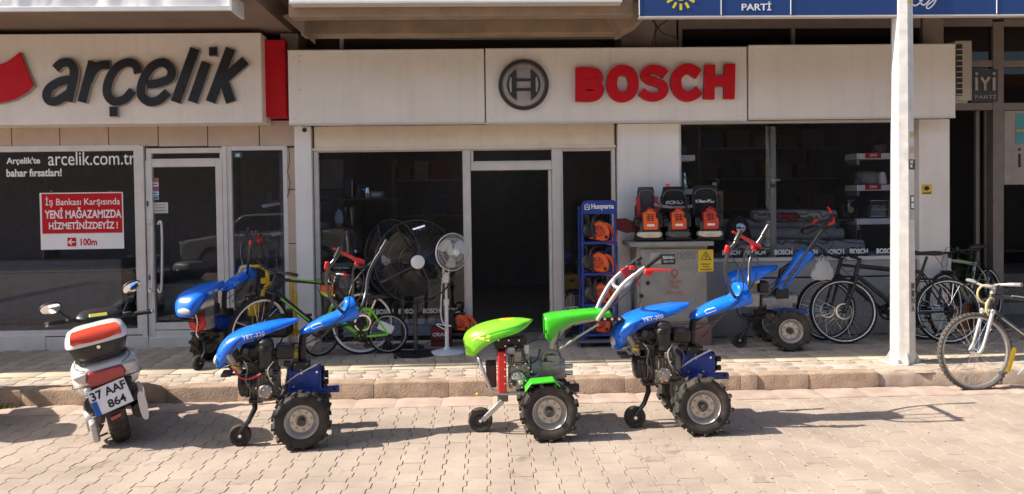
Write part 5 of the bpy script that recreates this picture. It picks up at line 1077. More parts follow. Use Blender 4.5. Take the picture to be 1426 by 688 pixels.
b6, d6 = bike('old silver forked bicycle at the kerb cut off by the right edge', (A(1362, 488, -2.0).x+.53, -1.99, 0), rad(-2), frame=mat('dark_bike_frame', (.04, .04, .045), .4), accent=silver, steer=rad(5), lean=rad(-4), R=.33, tyre=dusty, rimm=silver, forkm=silver, disc=False, hub=chrome, barm=silver, gripm=grey, rimline=False)
cbx = d6['cb']
MB(d6['W']).tube([cbx+Vector((.0+.05*math.cos(t*.7), .05*math.sin(t*.35), -.02-.012*t+.05*math.sin(t*.7))) for t in range(16)], .0095, 8, k=3).build('coil_lock', mat('yellowed_cable_cover', (.45, .4, .2), .3), b6)
MB().box((-.23, -.02, .26), (.035, .02, .22), (0, rad(18), 0)).build('yellow_flap', yellow, b6, bevel=.008)
MB().tube([(-.1, -.03, .22), (-.19, -.03, .13), (-.24, -.03, .18)], .008, 6).build('down_bracket', steelg, b6)
# ================================================================ LAMP POST
pb = A(1257, 500, -1.5); px_, py_ = pb.x, -1.5
pole = thing('lamp_post', 'tall octagonal whitish steel lamp post with stickers standing on the kerb', 'lamp post', (px_, py_, SW))
zt_ = 6.5; R_ = [[(px_+r*math.cos(rad(45*j)), py_+r*math.sin(rad(45*j)), z) for j in range(8)] for r, z in ((.109, SW+.01), (.109, SW+.02), (.072, zt_))]
part('post', pole, polew, MB().flat().rings(R_), ang=10)
part('base_plate', pole, polew, MB().bx(px_-.15, px_+.15, py_-.14, py_+.14, SW, SW+.014), bevel=.003)
for i in range(4):
    a = rad(45+90*i+0); dx, dy = math.cos(rad(90*i+20)), math.sin(rad(90*i+20))
    o = part('gusset', pole, polew, MB(Matrix.Translation((px_, py_, SW)) @ Matrix.Rotation(rad(90*i-12), 4, 'Z')).prism([(.095, .014), (.15, .014), (.15, .03), (.1, .13)], -.006, .006))
    part('anchor_bolt', pole, steelg, MB().cyl((px_+.12*math.cos(a), py_+.12*math.sin(a), SW+.01), (px_+.12*math.cos(a), py_+.12*math.sin(a), SW+.05), .01, n=6))
part('footing', pole, cement, MB().lathe((px_+.03, py_-.01, SW-.02), (0, 0, 1), [(.3, 0), (.28, .022), (.22, .027), (.001, .027)], 18))
arm_ = part('lamp_arm', pole, polew, MB().tube([(px_, py_, zt_-.05), (px_, py_-.3, zt_+.5), (px_, py_-1.5, zt_+.8)], .04, 8, k=3)); part('lamp_head', pole, grey, MB().box((px_, py_-1.7, zt_+.82), (.2, .6, .1)), bevel=.03)
Yp = -1.605
RP = Matrix.Translation((px_, py_, 0)) @ Matrix.Rotation(rad(22.5), 4, 'Z') @ Matrix.Translation((-px_+.008, -py_, 0))
def spin(o):
    o.data.transform(MW[pole.name].inverted() @ RP @ MW[pole.name]); return o
def sticker(x0, y0, x1, y1, m, nm='sticker', Y=None):
    Y = Y or Yp; a = RC(x0, y0, x1, y1, Y); hx = min(.027, (a[1]-a[0])/2); cx = px_
    return spin(part(nm, pole, m, MB().flat().bx(cx-hx, cx+hx, Y, Y+.003, a[2], a[3])))
def py_at(z): return py_-math.cos(rad(22.5))*(.109+(.072-.109)*(z-SW)/(zt_-SW))-.003
for (x0, y0, x1, y1, m) in ((1261, 183, 1268, 191, mat('sticker_yellow', (.5, .4, .1), .5)), (1261, 204, 1268, 213, mat('sticker_orange', (.6, .3, .15), .5)), (1260, 272, 1267, 292, signk), (1260, 294, 1268, 306, mat('sticker_grey', (.4, .4, .4), .5)), (1247, 0, 1271, 3, yellow)):
    z = A(1260, (y0+y1)/2, -1.6).z; sticker(x0, y0, x1, y1, m, Y=py_at(z)-.001)
for (y0, y1, n_) in ((274, 281, 0), (283, 290, 1)):
    z = A(1260, (y0+y1)/2, -1.6).z; o = sticker(1261.5, y0, 1266, y1, bwhite, nm='sticker_print', Y=py_at(z)-.004)
zb_ = A(1258, 228, -1.6).z
part('strap', pole, black, MB().flat().rings([[(px_+r*math.cos(rad(45*j)), py_+r*math.sin(rad(45*j)), z) for j in range(8)] for r, z in ((.096, zb_-.045), (.0975, zb_-.045), (.0975, zb_-.035), (.096, zb_-.035))], closed=True).rings([[(px_+r*math.cos(rad(45*j)), py_+r*math.sin(rad(45*j)), z) for j in range(8)] for r, z in ((.096, zb_+.035), (.0975, zb_+.035), (.0975, zb_+.045), (.096, zb_+.045))], closed=True))
lb = list(RC(1255.5, 222, 1270.5, 236, Yp+.0)); lb[0], lb[1] = px_-.036, px_+.046; Yl = py_at(zb_)-.003
spin(part('label', pole, signk, MB().flat().bx(lb[0], lb[1]-.01, Yl, Yl+.003, lb[2], lb[3]))); spin(text('lettering', 'DO', (lb[0]+.008, lb[0]+.045, zb_+.002, zb_+.03), Yl-.0005, bwhite, pole, bold=.03)); spin(text('lettering', 'BE', (lb[0]+.01, lb[0]+.035, zb_-.035, zb_-.008), Yl-.0005, bwhite, pole, bold=.03))
for i, chh in enumerate('MINA'):
    a = RC(1259, 394+i*10.5, 1265, 403+i*10.5, Yp); spin(text('graffiti', chh, (px_-.018, px_+.018, a[2], a[3]), py_at((a[2]+a[3])/2)-.001, mat('marker_ink', (.1, .09, .09), .6), pole, bold=.015, depth=.001))
# ================================================================ ELECTRIC CABINET
Yc = -.5; a = RC(888, 343, 986, 452, Yc)
cb_ = thing('electric_cabinet', 'grey steel electric cabinet with yellow danger sign on a red brown base', 'electric cabinet', ((a[0]+a[1])/2, Yc, SW))
part('base', cb_, mat('red_brown_base', (.24, .13, .11), .85, dirt=.4), MB().bx(a[0]-.03, a[1]+.03, Yc-.03, -.12, SW-.02, a[2]), bevel=.01)
part('body', cb_, cabm, MB().bx(a[0], a[1], Yc+.012, -.11, a[2]+.002, a[3]), bevel=.004)
dd_ = part('door', cb_, cabm, MB().bx(a[0]+.035, a[1]-.015, Yc-.006, Yc+.01, a[2]+.03, a[3]-.025), bevel=.004)
t_ = RC(877, 334, 994, 344, Yc-.05); part('roof', cb_, cabm, MB().bx(t_[0], t_[1], Yc-.06, -.105, a[3]+.002, a[3]+.05), bevel=.006)
for z in (.25, .8): part('hinge', dd_, cabm, MB().cyl((a[0]+.03, Yc-.008, a[2]+z*(a[3]-a[2])-.04), (a[0]+.03, Yc-.008, a[2]+z*(a[3]-a[2])+.04), .011))
for zz_ in ((902, 394), (893, 412)): q = A(zz_[0], zz_[1], Yc); part('keyhole', dd_, blackm, MB().lathe((q.x, Yc-.006, q.z), (0, -1, 0), [(.022, 0), (.022, .005), (.012, .008), (.001, .004)], 16))
def onc(x0, y0, x1, y1, m, nm, d=.002, Y=None, par=None): 
    q = RC(x0, y0, x1, y1, Yc); return part(nm, par or dd_, m, MB().flat().bx(q[0], q[1], Yc-.0075-d, Yc-.0065, q[2], q[3])), q
onc(905, 352, 920, 367, mat('bare_patch', (.42, .42, .4), .5), 'patch')
o, q = onc(921, 354, 940, 368, signk, 'id_label'); text('lettering', 'SBA561', (q[0]+.012, q[1]-.012, q[2]+.055, q[3]-.015), Yc-.0098, bwhite, o, bold=.02, depth=.001); text('lettering', '38 66 1941', (q[0]+.02, q[1]-.02, q[2]+.018, q[2]+.042), Yc-.0098, bwhite, o, depth=.001)
o, q = onc(972, 347.5, 993, 378, mat('danger_yellow', (.72, .5, .03), .45), 'danger_sign', d=.004); w_, h_ = q[1]-q[0], q[3]-q[2]; xm = (q[0]+q[1])/2
part('triangle', o, black, MB().stroke([(xm, q[3]-.02), (q[1]-.028, q[3]-.105), (q[0]+.028, q[3]-.105)], .009, Yc-.0135, Yc-.0116, 0, True))
part('bolt_mark', o, black, MB().stroke([(xm+.012, q[3]-.045), (xm-.01, q[3]-.068), (xm+.012, q[3]-.07), (xm-.008, q[3]-.096)], .006, Yc-.0135, Yc-.0116))
for i, s_ in enumerate(('DİKKAT', 'ÖLÜM', 'TEHLİKESİ')): k_ = (.028, .045, .02)[i]; text('lettering', s_, (q[0]+k_, q[1]-k_, q[2]+.07-.028*i, q[2]+.088-.028*i), Yc-.0117, black, o, bold=.03, depth=.001)
sten = mat('faded_red_stencil', (.38, .1, .08), .7); sb_ = mat('faded_brown_stencil', (.16, .13, .11), .7)
for i, (s_, x0, y0, x1, y1, mm) in enumerate((('TROFO', 941, 352, 968, 361, sb_), ('ÖLÜM', 931, 389, 948, 395, sten), ('VAR', 933, 397, 946, 402, sten), ('TEHLİKE', 927, 404, 951, 410, sten))): q = RC(x0, y0, x1, y1, Yc); text('stencil', s_, q, Yc-.0072, mm, dd_, depth=.001)
q = A(939, 380, Yc); part('skull_stencil', dd_, sten, MB().lathe((q.x, Yc-.0072, q.z), (0, -1, 0), [(.04, 0), (.04, .001), (.022, .001), (.022, 0)], 18, True).flat().bx(q.x-.02, q.x+.02, Yc-.0085, Yc-.0072, q.z-.055, q.z-.042))
# ================================================================ BACKPACK BRUSHCUTTER ENGINES on the cabinet
zc = a[3]+.05
kclo = mat('black_cloth', (.015, .015, .017), .85, bump=.4, bscale=300)
def backpack(px, label, main, cloth, padlab, logo, dark_eng=False, side_straps=False, pw=.25, ph=.33):
    x = A(px, 320, -.4).x; r = thing('backpack_engine', label, 'backpack engine', (x, -.38, zc), 0, 'backpack engines on the electric cabinet'); 
    r.scale = (1.1, 1, 1.04); L = lambda n, m, mb, **k: mb.build(n, m, r, **k)
    # padded back, standing upright behind the engine
    R_ = []
    for i in range(9):
        t = i/8; z = .12+t*(ph+.1); w_ = pw/2*(.75+.25*math.sin(PI*min(1, t*1.1+.1)))*(1 if t < .9 else .95)*(1+.05*math.sin(i*2.3+px))
        R_.append([(w_*math.copysign(abs(math.cos(2*PI*j/20))**.5, math.cos(2*PI*j/20)), .1+.035*math.copysign(abs(math.sin(2*PI*j/20))**.5, math.sin(2*PI*j/20)), z) for j in range(20)])
    L('back_pad', cloth, MB().rings(R_), ang=60, bevel=.01)
    L('pad_seam', grey, MB().tube([(-pw*.36, .062, .3), (-pw*.38, .06, .42), (-pw*.25, .06, .12+ph+.055), (pw*.25, .06, .12+ph+.055), (pw*.38, .06, .42), (pw*.36, .062, .3)], .003, 5, k=4))
    if padlab: text('logo', padlab, (-pw*.3, pw*.3, ph-.0+.04, ph+.075), .062, bwhite, r, bold=.03, world=False, shear=.2)
    if logo: L('logo_disc', bwhite, MB().cyl((-pw*.36, .062, ph+.057), (-pw*.36, .056, ph+.057), .018))
    for s in (-1, 1): L('strap', cloth if not side_straps else mat('red_strap', (.4, .04, .04), .8), MB().flat().rings([[(s*pw*.42+dx, y, z) for dx, y in ((-.018, dy), (.018, dy), (.018, dy+.008), (-.018, dy+.008))] for dy, z in ((.04, .12+ph), (.0, ph), (-.0, ph*.7), (.05, .16))]))
    L('base', black, MB().box((0, 0, .03), (.24, .24, .025)).tube([(-.12, -.1, .02), (.12, -.1, .02)], .016, 8).tube([(-.12, .1, .02), (.12, .1, .02)], .016, 8), bevel=.004)
    L('crankcase', dkcast, MB().box((0, -.03, .13), (.19, .15, .15)), bevel=.02); L('back_plate', kclo, MB().box((0, .09, .2), (pw*1.05, .04, .34)), bevel=.03); L('spark_lead', red, MB().tube([(-.04, -.13, .3), (-.02, -.16, .34), (.04, -.14, .31)], .004, 5, k=4)); L('choke_knob', chrome, MB().cyl((-.045, -.135, .27), (-.045, -.15, .27), .012)); L('side_box', blackm, MB().box((.075, -.1, .26), (.06, .07, .06)), bevel=.01)
    L('shroud', main, MB().prism([(-.065, .12), (.07, .12), (.075, .2), (.07, .29), (.035, .3), (.02, .325), (-.02, .325), (-.03, .3), (-.065, .29)], -.13, -.02), bevel=.014, bseg=3)
    for i in range(4):
        for j in range(2): L('vent', black, MB().flat().box((-.02+.035*j, -.132, .215+.018*i), (.026, .005, .009)))
    L('label', bwhite, MB().flat().box((0, -.133, .165), (.07, .005, .022)))
    L('pull_starter', blackm, MB().lathe((-.09, -.04, .19), (-1, 0, 0), [(.001, .05), (.05, .05), (.065, .03), (.065, 0)], 22))
    L('air_filter', black, MB().box((.1, -.05, .2), (.05, .1, .12)), bevel=.012)
    L('fuel_tank', mat('dark_tank', (.1, .1, .1), .4) if dark_eng else cream, MB().rings([[(x_*s_, -.07+y_, z_) for x_, y_ in ((-.12, -.03), (-.09, -.075), (.09, -.075), (.12, -.03), (.12, .04), (-.12, .04))] for s_, z_ in ((.65, .04), (.95, .05), (1, .075), (.9, .098))]), bevel=.008)
    for i in range(4): L('tank_rib', MT.get('dark_tank', cream) if dark_eng else cream, MB().box((-.03+.02*i, -.147, .062), (.008, .01, .03)))
    L('fuel_cap', black, MB().cyl((.085, -.1, .098), (.085, -.1, .12), .02))
    L('throttle_cable', black, MB().tube([(.05, -.1, .28), (.1, -.15, .35), (.0, -.14, .4), (-.08, -.05, .3)], .005, 5, k=5))
    return r
_k = mat('black_cloth', (.015, .015, .017), .85, bump=.4, bscale=300); gclo = mat('grey_violet_cloth', (.06, .055, .065), .8, bump=.4, bscale=300)
e1 = backpack(903, 'backpack engine with plain grey pad and red straps, leftmost on the cabinet', orange, gclo, None, False, side_straps=True, pw=.21)
e2 = backpack(942, 'backpack engine with black pad lettered in white, middle one on the cabinet', mat('orange_red', (.75, .1, .025), .4), kclo, 'ECHO', False, dark_eng=True, pw=.29)
e3 = backpack(986, 'backpack engine with taller black pad and white logo, rightmost on the cabinet', mat('red_orange_guard', (.62, .05, .02), .4), kclo, 'Oleo-Mac', True, pw=.3, ph=.34)
MB().rings([[(x, y*.6, z) for x, z in ((-.1-t*.22, .14+.04*t-h), (-.1-t*.22, .14+.04*t+h))for y in (-.03, .03)][:4] for t, h in ((0, .04), (.5, .075), (1, .05))]).build('waist_belt', mat('red_black_belt', (.12, .02, .02), .8), e1, bevel=.01)
MB().tube([(-.2, -.06, .36), (-.1, -.08, .345), (.05, -.08, .34), (.14, -.06, .35)], .014, 8).tube([(-.22, -.06, .375), (-.15, -.07, .355)], .02, 8).build('handle_bar', grey, e2); MB().box((.0, -.06, .35), (.2, .06, .04)).build('throttle_grip', black, e2, bevel=.012)
MB().cyl((-.06, .08, .12+.33+.1), (-.06, .08, .12+.33+.13), .02).build('cap', orange, e2)
# thin black pole leaning between cabinet and wall
p0, p1 = A(878, 470, -.3), A(887, 345, -.22); st = thing('steel_rod', 'thin dark rod leaning on the pillar left of the electric cabinet', 'rod', (p0.x, -.3, SW)); part('rod', st, blackm, MB().tube([(p0.x, -.3, SW), (p1.x, -.22, p1.z)], .008, 8)); part('tip', st, grey, MB().cyl((p0.x, -.3, SW), (p0.x+.002, -.298, SW+.03), .012))
# ================================================================ CHAINSAW RACK
Yr = -.46; a = RC(810, 279, 858.5, 476, Yr)
rk = thing('display_rack', 'dark blue metal rack with white lettered header holding orange chainsaws beside the doorway', 'display rack', ((a[0]+a[1])/2, Yr, SW))
bm_ = mat('rack_blue', (.015, .05, .28), .4)
for x in (a[0]+.012, a[1]-.012):
    for y in (Yr, Yr+.26): part('post', rk, bm_, MB().bx(x-.011, x+.011, y-.011, y+.011, SW+.05, a[3]-.06), bevel=.002)
hd = RC(810, 279, 858.5, 298, Yr); part('header', rk, bm_, MB().prism([(hd[0], hd[2]), (hd[1], hd[2]), (hd[1], hd[3]-.03), (hd[1]-.03, hd[3]), (hd[0]+.03, hd[3]), (hd[0], hd[3]-.03)], Yr-.02, Yr+.01), bevel=.003)
wt('Husqvarna', 823.5, 283.5, 855, 293, rk, Yr-.0205, bwhite, bold=.03)
q = A(817.5, 288.5, Yr-.02); part('crown_mark', rk, bwhite, MB().stroke([(q.x-.022, q.z+.028), (q.x-.022, q.z-.024), (q.x+.022, q.z-.024), (q.x+.022, q.z+.028)], .008, Yr-.023, Yr-.0203).stroke([(q.x-.012, q.z+.0), (q.x+.012, q.z+.0)], .008, Yr-.0235, Yr-.0203).cyl((q.x, Yr-.023, q.z+.028), (q.x, Yr-.0203, q.z+.028), .008, n=8))
def chainsaw(x, y, z, label, rz=0, dk=False, group='chainsaws on the blue rack', s=1.0, bar=False):
    r = thing('chainsaw', label, 'chainsaw', (x, y, z), rz, group); r.scale = (s, s, s); r.rotation_euler = (0, rad(8) if group else 0, rz)
    L = lambda n, m, mb, **k: mb.build(n, m, r, **k)
    L('body', orange, MB().prism([(-.07, .02), (.05, .01), (.1, .03), (.1, .1), (.06, .17), (-.01, .19), (-.06, .16)], -.075, .05), bevel=.018, bseg=3)
    L('rear_handle', orange, MB().tube([(.05, -.01, .165), (.11, -.01, .14), (.16, -.01, .07), (.17, -.01, .02), (.13, -.01, .0), (.05, -.01, .015)], [.022, .02, .017, .017, .018, .02], 8, k=4))
    L('clutch_cover', black if dk else dkcast, MB().lathe((-.085, -.05, .09), (0, -1, 0), [(.001, .04), (.045, .04), (.062, .025), (.065, -.04)], 24))
    L('starter_cover', mat('orange_dark', (.6, .07, .02), .4), MB().lathe((.0, -.076, .095), (0, -1, 0), [(.001, .012), (.03, .014), (.045, .006), (.05, 0)], 20))
    for i in range(5): t = 2*PI*i/5; L('slot', black, MB().box((.03*math.cos(t), -.09, .095+.03*math.sin(t)), (.018, .004, .006), (0, -t, 0)))
    L('front_handle', black, MB().tube([(-.03, -.085, .02), (-.075, -.1, .1), (-.07, -.09, .2), (-.03, -.03, .235), (-.0, .05, .22), (-.02, .08, .05)], .013, 8, k=5))
    L('hand_guard', black, MB().box((-.11, -.02, .185), (.014, .15, .1), (0, rad(-20), 0)), bevel=.006)
    L('label', bwhite, MB().flat().box((-.045, -.0785, .1), (.028, .004, .04)))
    L('fuel_cap', black, MB().cyl((.07, -.078, .05), (.07, -.088, .05), .015)); L('trigger', black, MB().box((.115, -.01, .115), (.04, .012, .02)))
    L('top_cover', black, MB().box((.01, -.01, .19), (.07, .08, .02)), bevel=.008)
    if bar: L('guide_bar', steel, MB().prism([(-.1, .07), (-.45, .075), (-.48, .1), (-.45, .125), (-.1, .13)], -.015, -.01))
    return r
xs_ = (a[0]+a[1])/2
for i, (py, lb) in enumerate(((338, 'orange chainsaw on the topmost shelf of the blue rack'), (381.5, 'orange chainsaw on the second shelf of the blue rack'), (425, 'orange chainsaw on the third shelf of the blue rack'), (466, 'orange chainsaw on the lowest shelf of the blue rack'))):
    zz_ = A(834, py, Yr).z; part('shelf', rk, bm_, MB().bx(a[0]+.024, a[1]-.024, Yr-.01, Yr+.27, zz_-.012, zz_), bevel=.002); part('shelf_lip', rk, bm_, MB().bx(a[0]+.024, a[1]-.024, Yr-.016, Yr-.0105, zz_-.014, zz_+.012))
    chainsaw(xs_-.02, Yr+.06, zz_+.012, lb, rad((4, -7, 10, 2)[i]), dk=i == 0, s=1.16)
part('base_tray', rk, mat('grey_tray', (.12, .12, .14), .5), MB().bx(a[0]-.06, a[1]+.04, Yr-.08, Yr+.32, SW+.05, SW+.075), bevel=.005)
for x in (a[0], a[1]-.03):
    for y in (Yr-.04, Yr+.26): part('castor', rk, black, MB().lathe((x, y, SW+.026), (0, 1, 0), [(.001, -.012), (.022, -.012), (.026, 0), (.022, .012), (.001, .012)], 16).box((x, y, SW+.046), (.02, .02, .014)))
# things standing behind the right hand pane
for (px, py, Y, nm, lb, ct, kind) in ((795, 392, .4, 'tool_case', 'yellow tool case on a crate behind the narrow shop pane', 'tool case', 0), (796, 425, .4, 'carton', 'pale carton standing under the yellow case behind the narrow pane', 'box', 1)):
    p = A(px, py, Y); t_ = thing(nm, lb, ct, (p.x, Y, p.z-.12))
    if kind == 0: part('body', t_, mat('case_yellow', (.42, .26, .05), .5), MB().box((p.x, Y, p.z), (.3, .2, .17)), bevel=.02); part('handle', t_, black, MB().tube([(p.x-.06, Y, p.z+.08), (p.x-.05, Y, p.z+.12), (p.x+.05, Y, p.z+.12), (p.x+.06, Y, p.z+.08)], .01, 6)); part('latch', t_, black, MB().box((p.x, Y-.102, p.z+.02), (.05, .01, .03)))
    else: part('body', t_, mat('carton', (.22, .2, .16), .8), MB().box((p.x, Y, p.z-.02), (.34, .22, .3)), bevel=.004); part('tape', t_, cream, MB().flat().box((p.x, Y-.112, p.z-.02), (.05, .002, .3)))
# ================================================================ FANS
def fan(px, py, pyb, Y, Rf, rz, label, m, hubm, pxb=None, basem=None, nb=3, tilt=0, group=None, cross=False, bladem=None, ring_=.008):
    c = A(px, py, Y); pxb = pxb or px; b = A(pxb, pyb, Y); r = thing('pedestal_fan', label, 'fan', (c.x, Y, SW), 0, group)
    H = Matrix.Translation(c) @ Matrix.Rotation(rz, 4, 'Z') @ Matrix.Rotation(tilt, 4, 'X')
    B = lambda: MB(MW[r.name].inverted() @ H)
    g = B().lathe((0, 0, 0), (0, 1, 0), [(Rf, -.012), (Rf+ring_, 0), (Rf, .012), (Rf-ring_, 0)], 64, True).build('guard', m, r)
    wr = B()
    for s in (-1, 1):
        for i in range(56):
            t = 2*PI*i/56; ca, sa_ = math.cos(t), math.sin(t); pts = [(rr*Rf*ca, s*.085*(1-rr**2.6), rr*Rf*sa_) for rr in (.17, .4, .7, .9, 1)]; wr.tube(pts, .0011, 3, cap=False)
        for rr in (.17, .45, .72): wr.lathe((0, s*.085*(1-rr**2.6), 0), (0, 1, 0), [(rr*Rf-.002, 0), (rr*Rf, .002), (rr*Rf+.002, 0), (rr*Rf, -.002)], 40, True)
    wr.build('guard_wires', m, r, kind='stuff')
    if cross:
        for s in range(4): t = rad(20+90*s); B().tube([(Rf*.1*math.cos(t+d), -.09, Rf*.1*math.sin(t+d)) if q == 0 else (Rf*math.cos(t+d*.3), -.01, Rf*math.sin(t+d*.3)) for d in (.5,) for q in (0, 1)], .007, 6).build('guard_brace', m, r)
    B().lathe((0, 0, 0), (0, -1, 0), [(.001, .1), (Rf*.13, .1), (Rf*.165, .09), (Rf*.17, .08)], 26).build('hub', hubm, r)
    for i in range(nb):
        t0 = 2*PI*i/nb+.3; R_ = []
        for k in range(6):
            rr = Rf*(.15+.72*k/5); wd_ = .28+.3*math.sin(PI*(k+.8)/6.5); R_.append([(rr*math.cos(t0+u*wd_+.12*k/5), .03*u, rr*math.sin(t0+u*wd_+.12*k/5)) for u in (-1, -.4, .3, 1)]+[(rr*math.cos(t0+u*wd_+.12*k/5), .03*u+.003, rr*math.sin(t0+u*wd_+.12*k/5)) for u in (1, .3, -.4, -1)])
        B().rings(R_).build('blade', bladem or m, r)
    B().tube([(0, .02, 0), (0, .2, 0)], [Rf*.2 if Rf < .3 else .07, Rf*.16 if Rf < .3 else .06], 20).build('motor', basem or m, r)
    q = H @ Vector((0, .14, -.02)); zt = q.z
    L = lambda n, mm, mb: part(n, r, mm, mb)
    L('pole', basem or m, MB().tube([(q.x, q.y, SW+.03), (q.x, q.y, SW+(zt-SW)*.5)], .02, 12).tube([(q.x, q.y, SW+(zt-SW)*.5), (q.x, q.y, zt)], .013, 10).cyl((q.x, q.y, SW+(zt-SW)*.48), (q.x, q.y, SW+(zt-SW)*.54), .028))
    return r, q
fanm = mat('satin_black_wire', (.06, .06, .065), .25, metal=.4)
f1, q1 = fan(580, 364, 486, -.78, .405, rad(14), 'large black pedestal fan with white hub in front of the shop window', fanm, white, cross=True, bladem=mat('smoky_blade', (.016, .016, .018), .2), group='black pedestal fans')
for i in range(3): t = rad(25+120*i); part('foot', f1, blackm, MB().tube([(q1.x, q1.y, SW+.04), (q1.x+.3*math.cos(t), q1.y+.22*math.sin(t), SW+.02)], .014, 8)); 
part('base', f1, blackm, MB().lathe((q1.x, q1.y, SW), (0, 0, 1), [(.001, 0), (.22, 0), (.22, .012), (.1, .03), (.001, .035)], 28)); part('castor', f1, black, MB().lathe((q1.x-.18, q1.y-.22, SW+.028), (1, .2, 0), [(.001, -.014), (.024, -.014), (.028, 0), (.024, .014), (.001, .014)], 16))
f2, q2 = fan(546, 360, 486, -.45, .40, rad(-38), 'large black pedestal fan turned aside, behind the one with the white hub', fanm, grey, cross=True, bladem=MT['smoky_blade'], group='black pedestal fans')
part('base', f2, blackm, MB().lathe((q2.x, q2.y, SW), (0, 0, 1), [(.001, 0), (.22, 0), (.22, .012), (.1, .03), (.001, .035)], 28)); part('castor', f2, black, MB().lathe((q2.x-.16, q2.y-.05, SW+.05), (0, 1, 0), [(.001, -.02), (.045, -.02), (.05, 0), (.045, .02), (.001, .02)], 20)); part('carry_handle', f2, chrome, MB().tube([(q2.x+.14, q2.y-.15, q2.z+.31), (q2.x+.27, q2.y-.18, q2.z+.35)], .024, 8))
f3, q3 = fan(630, 351, 482, -.75, .185, rad(32), 'small white pedestal fan with round pale base left of the doorway', white, white, basem=white, bladem=mat('pale_grey_blade', (.5, .5, .5), .3), ring_=.005)
part('base', f3, mat('pale_blue_white', (.6, .64, .68), .35), MB().lathe((q3.x, q3.y, SW), (0, 0, 1), [(.001, 0), (.175, 0), (.18, .01), (.16, .022), (.04, .04), (.03, .06), (.001, .06)], 36)); part('control_box', f3, white, MB().box((q3.x, q3.y-.03, q3.z-.22), (.07, .07, .15)), bevel=.012); part('knob', f3, black, MB().cyl((q3.x+.01, q3.y-.066, q3.z-.17), (q3.x+.01, q3.y-.08, q3.z-.17), .018)); part('power_cord', f3, white, MB().tube([(q3.x-.04, q3.y, q3.z-.25), (q3.x-.05, q3.y-.03, SW+.35), (q3.x+.05, q3.y-.04, SW+.28), (q3.x-.1, q3.y-.04, SW+.3), (q3.x+.02, q3.y-.03, SW+.22)], .006, 6, k=6))
# box and saw on the floor near the white fan, plinth inside
ip = A(592, 465, .25); t_ = thing('display_plinth', 'low white plinth inside the shop window behind the fans', 'plinth', (ip.x, .25, SW)); part('body', t_, pillw, MB().bx(A(478, 460, .12).x, A(648, 460, .12).x, .12, .6, SW+.046, A(590, 456, .12).z), bevel=.004); part('top', t_, bwhite, MB().bx(A(478, 460, .12).x-.004, A(648, 460, .12).x, .115, .61, A(590, 456, .12).z+.001, A(590, 456, .12).z+.02), bevel=.002)
p = A(615, 472, -.25); t_ = thing('tool_box', 'dark red carton with white lettering on the pavement under the fans', 'box', (p.x, -.25, SW)); part('body', t_, mat('dark_red_carton', (.2, .015, .02), .6), MB().bx(p.x-.11, p.x+.11, -.3, -.14, SW, SW+.2), bevel=.004); text('lettering', 'ORAC', (p.x-.09, p.x+.06, SW+.11, SW+.15), -.301, bwhite, t_, bold=.02); part('band', t_, black, MB().flat().bx(p.x-.1105, p.x+.1105, -.302, -.3, SW+.05, SW+.08))
p = A(640, 462, -.22); t_ = thing('stool', 'low black stool behind the white fan base', 'stool', (p.x, -.25, SW)); part('seat', t_, black, MB().bx(p.x-.14, p.x+.14, -.34, -.08, SW+.12, SW+.145), bevel=.004)
for sx_ in (-.12, .12):
    for sy_ in (-.32, -.1): part('leg', t_, black, MB().bx(p.x+sx_-.012, p.x+sx_+.012, sy_-.012, sy_+.012, SW, SW+.119))
chainsaw(p.x+.02, -.22, SW+.146, 'red and black chainsaw on a low stool behind the white fan', rad(-10), dk=True, group=None)
# ================================================================ YELLOW MACHINE
Ym = -.55; Kp = lambda px, py, y=0: A(px, py, Ym+y)
ym = thing('plate_machine', 'yellow tubular framed machine with a yellow lamp box behind the left walking tractors', 'machine', (Kp(380, 460).x, Ym, SW))
part('handle', ym, yellow, MB().tube([Kp(334, 383), Kp(336, 376), Kp(341, 371.5), Kp(362, 371.5), Kp(371, 376), Kp(372.5, 385), Kp(372.5, 396)], .019, 10, k=4)); q = Kp(334, 383); part('handle_eye', ym, yellow, MB().lathe((q.x, Ym, q.z), (0, 1, 0), [(.018, -.015), (.032, -.015), (.032, .015), (.018, .015)], 18, True))
part('main_tube', ym, yellow, MB().tube([Kp(384, 394), Kp(374, 396), Kp(368, 404), Kp(366, 416), Kp(366, 462)], .022, 10, k=4)); part('clamp', ym, yellow, MB().box(Kp(368, 391), (.06, .06, .06)), bevel=.008); part('cross_tube', ym, yellow, MB().tube([Kp(350, 415), Kp(368, 415)], .014, 8)); part('silencer', ym, chrome, MB().tube([Kp(342, 415, -.02), Kp(347, 415, -.02)], .025, 12)); part('silencer_tail', ym, black, MB().tube([Kp(347.5, 415, -.02), Kp(355, 415, -.02)], .02, 12))
for x in (406, 412): part('rear_post', ym, yellow, MB().tube([Kp(x, 384+(x > 406)*22, .12), Kp(x+1, 468, .12)], .016, 8))
part('bottom_rail', ym, yellow, MB().tube([Kp(360, 470, .1), Kp(428, 460, .1)], .018, 8)); part('lamp_box', ym, yellow, MB().box(Kp(353, 431, -.06), (.1, .08, .13)), bevel=.012); part('lamp_stem', ym, yellow, MB().tube([Kp(352, 441, -.06), Kp(352, 462, -.06)], .01, 6))
part('engine', ym, black, MB().box(Kp(384, 450), (.3, .26, .26)), bevel=.03); part('cooling_cover', ym, dkcast, MB().lathe(Kp(384, 448, -.13), (0, -1, 0), [(.09, 0), (.09, .02), (.05, .03), (.001, .03)], 20)); part('base_plate', ym, yellow, MB().bx(Kp(352, 470).x, Kp(424, 470).x, Ym-.2, Ym+.2, SW, SW+.05), bevel=.01)
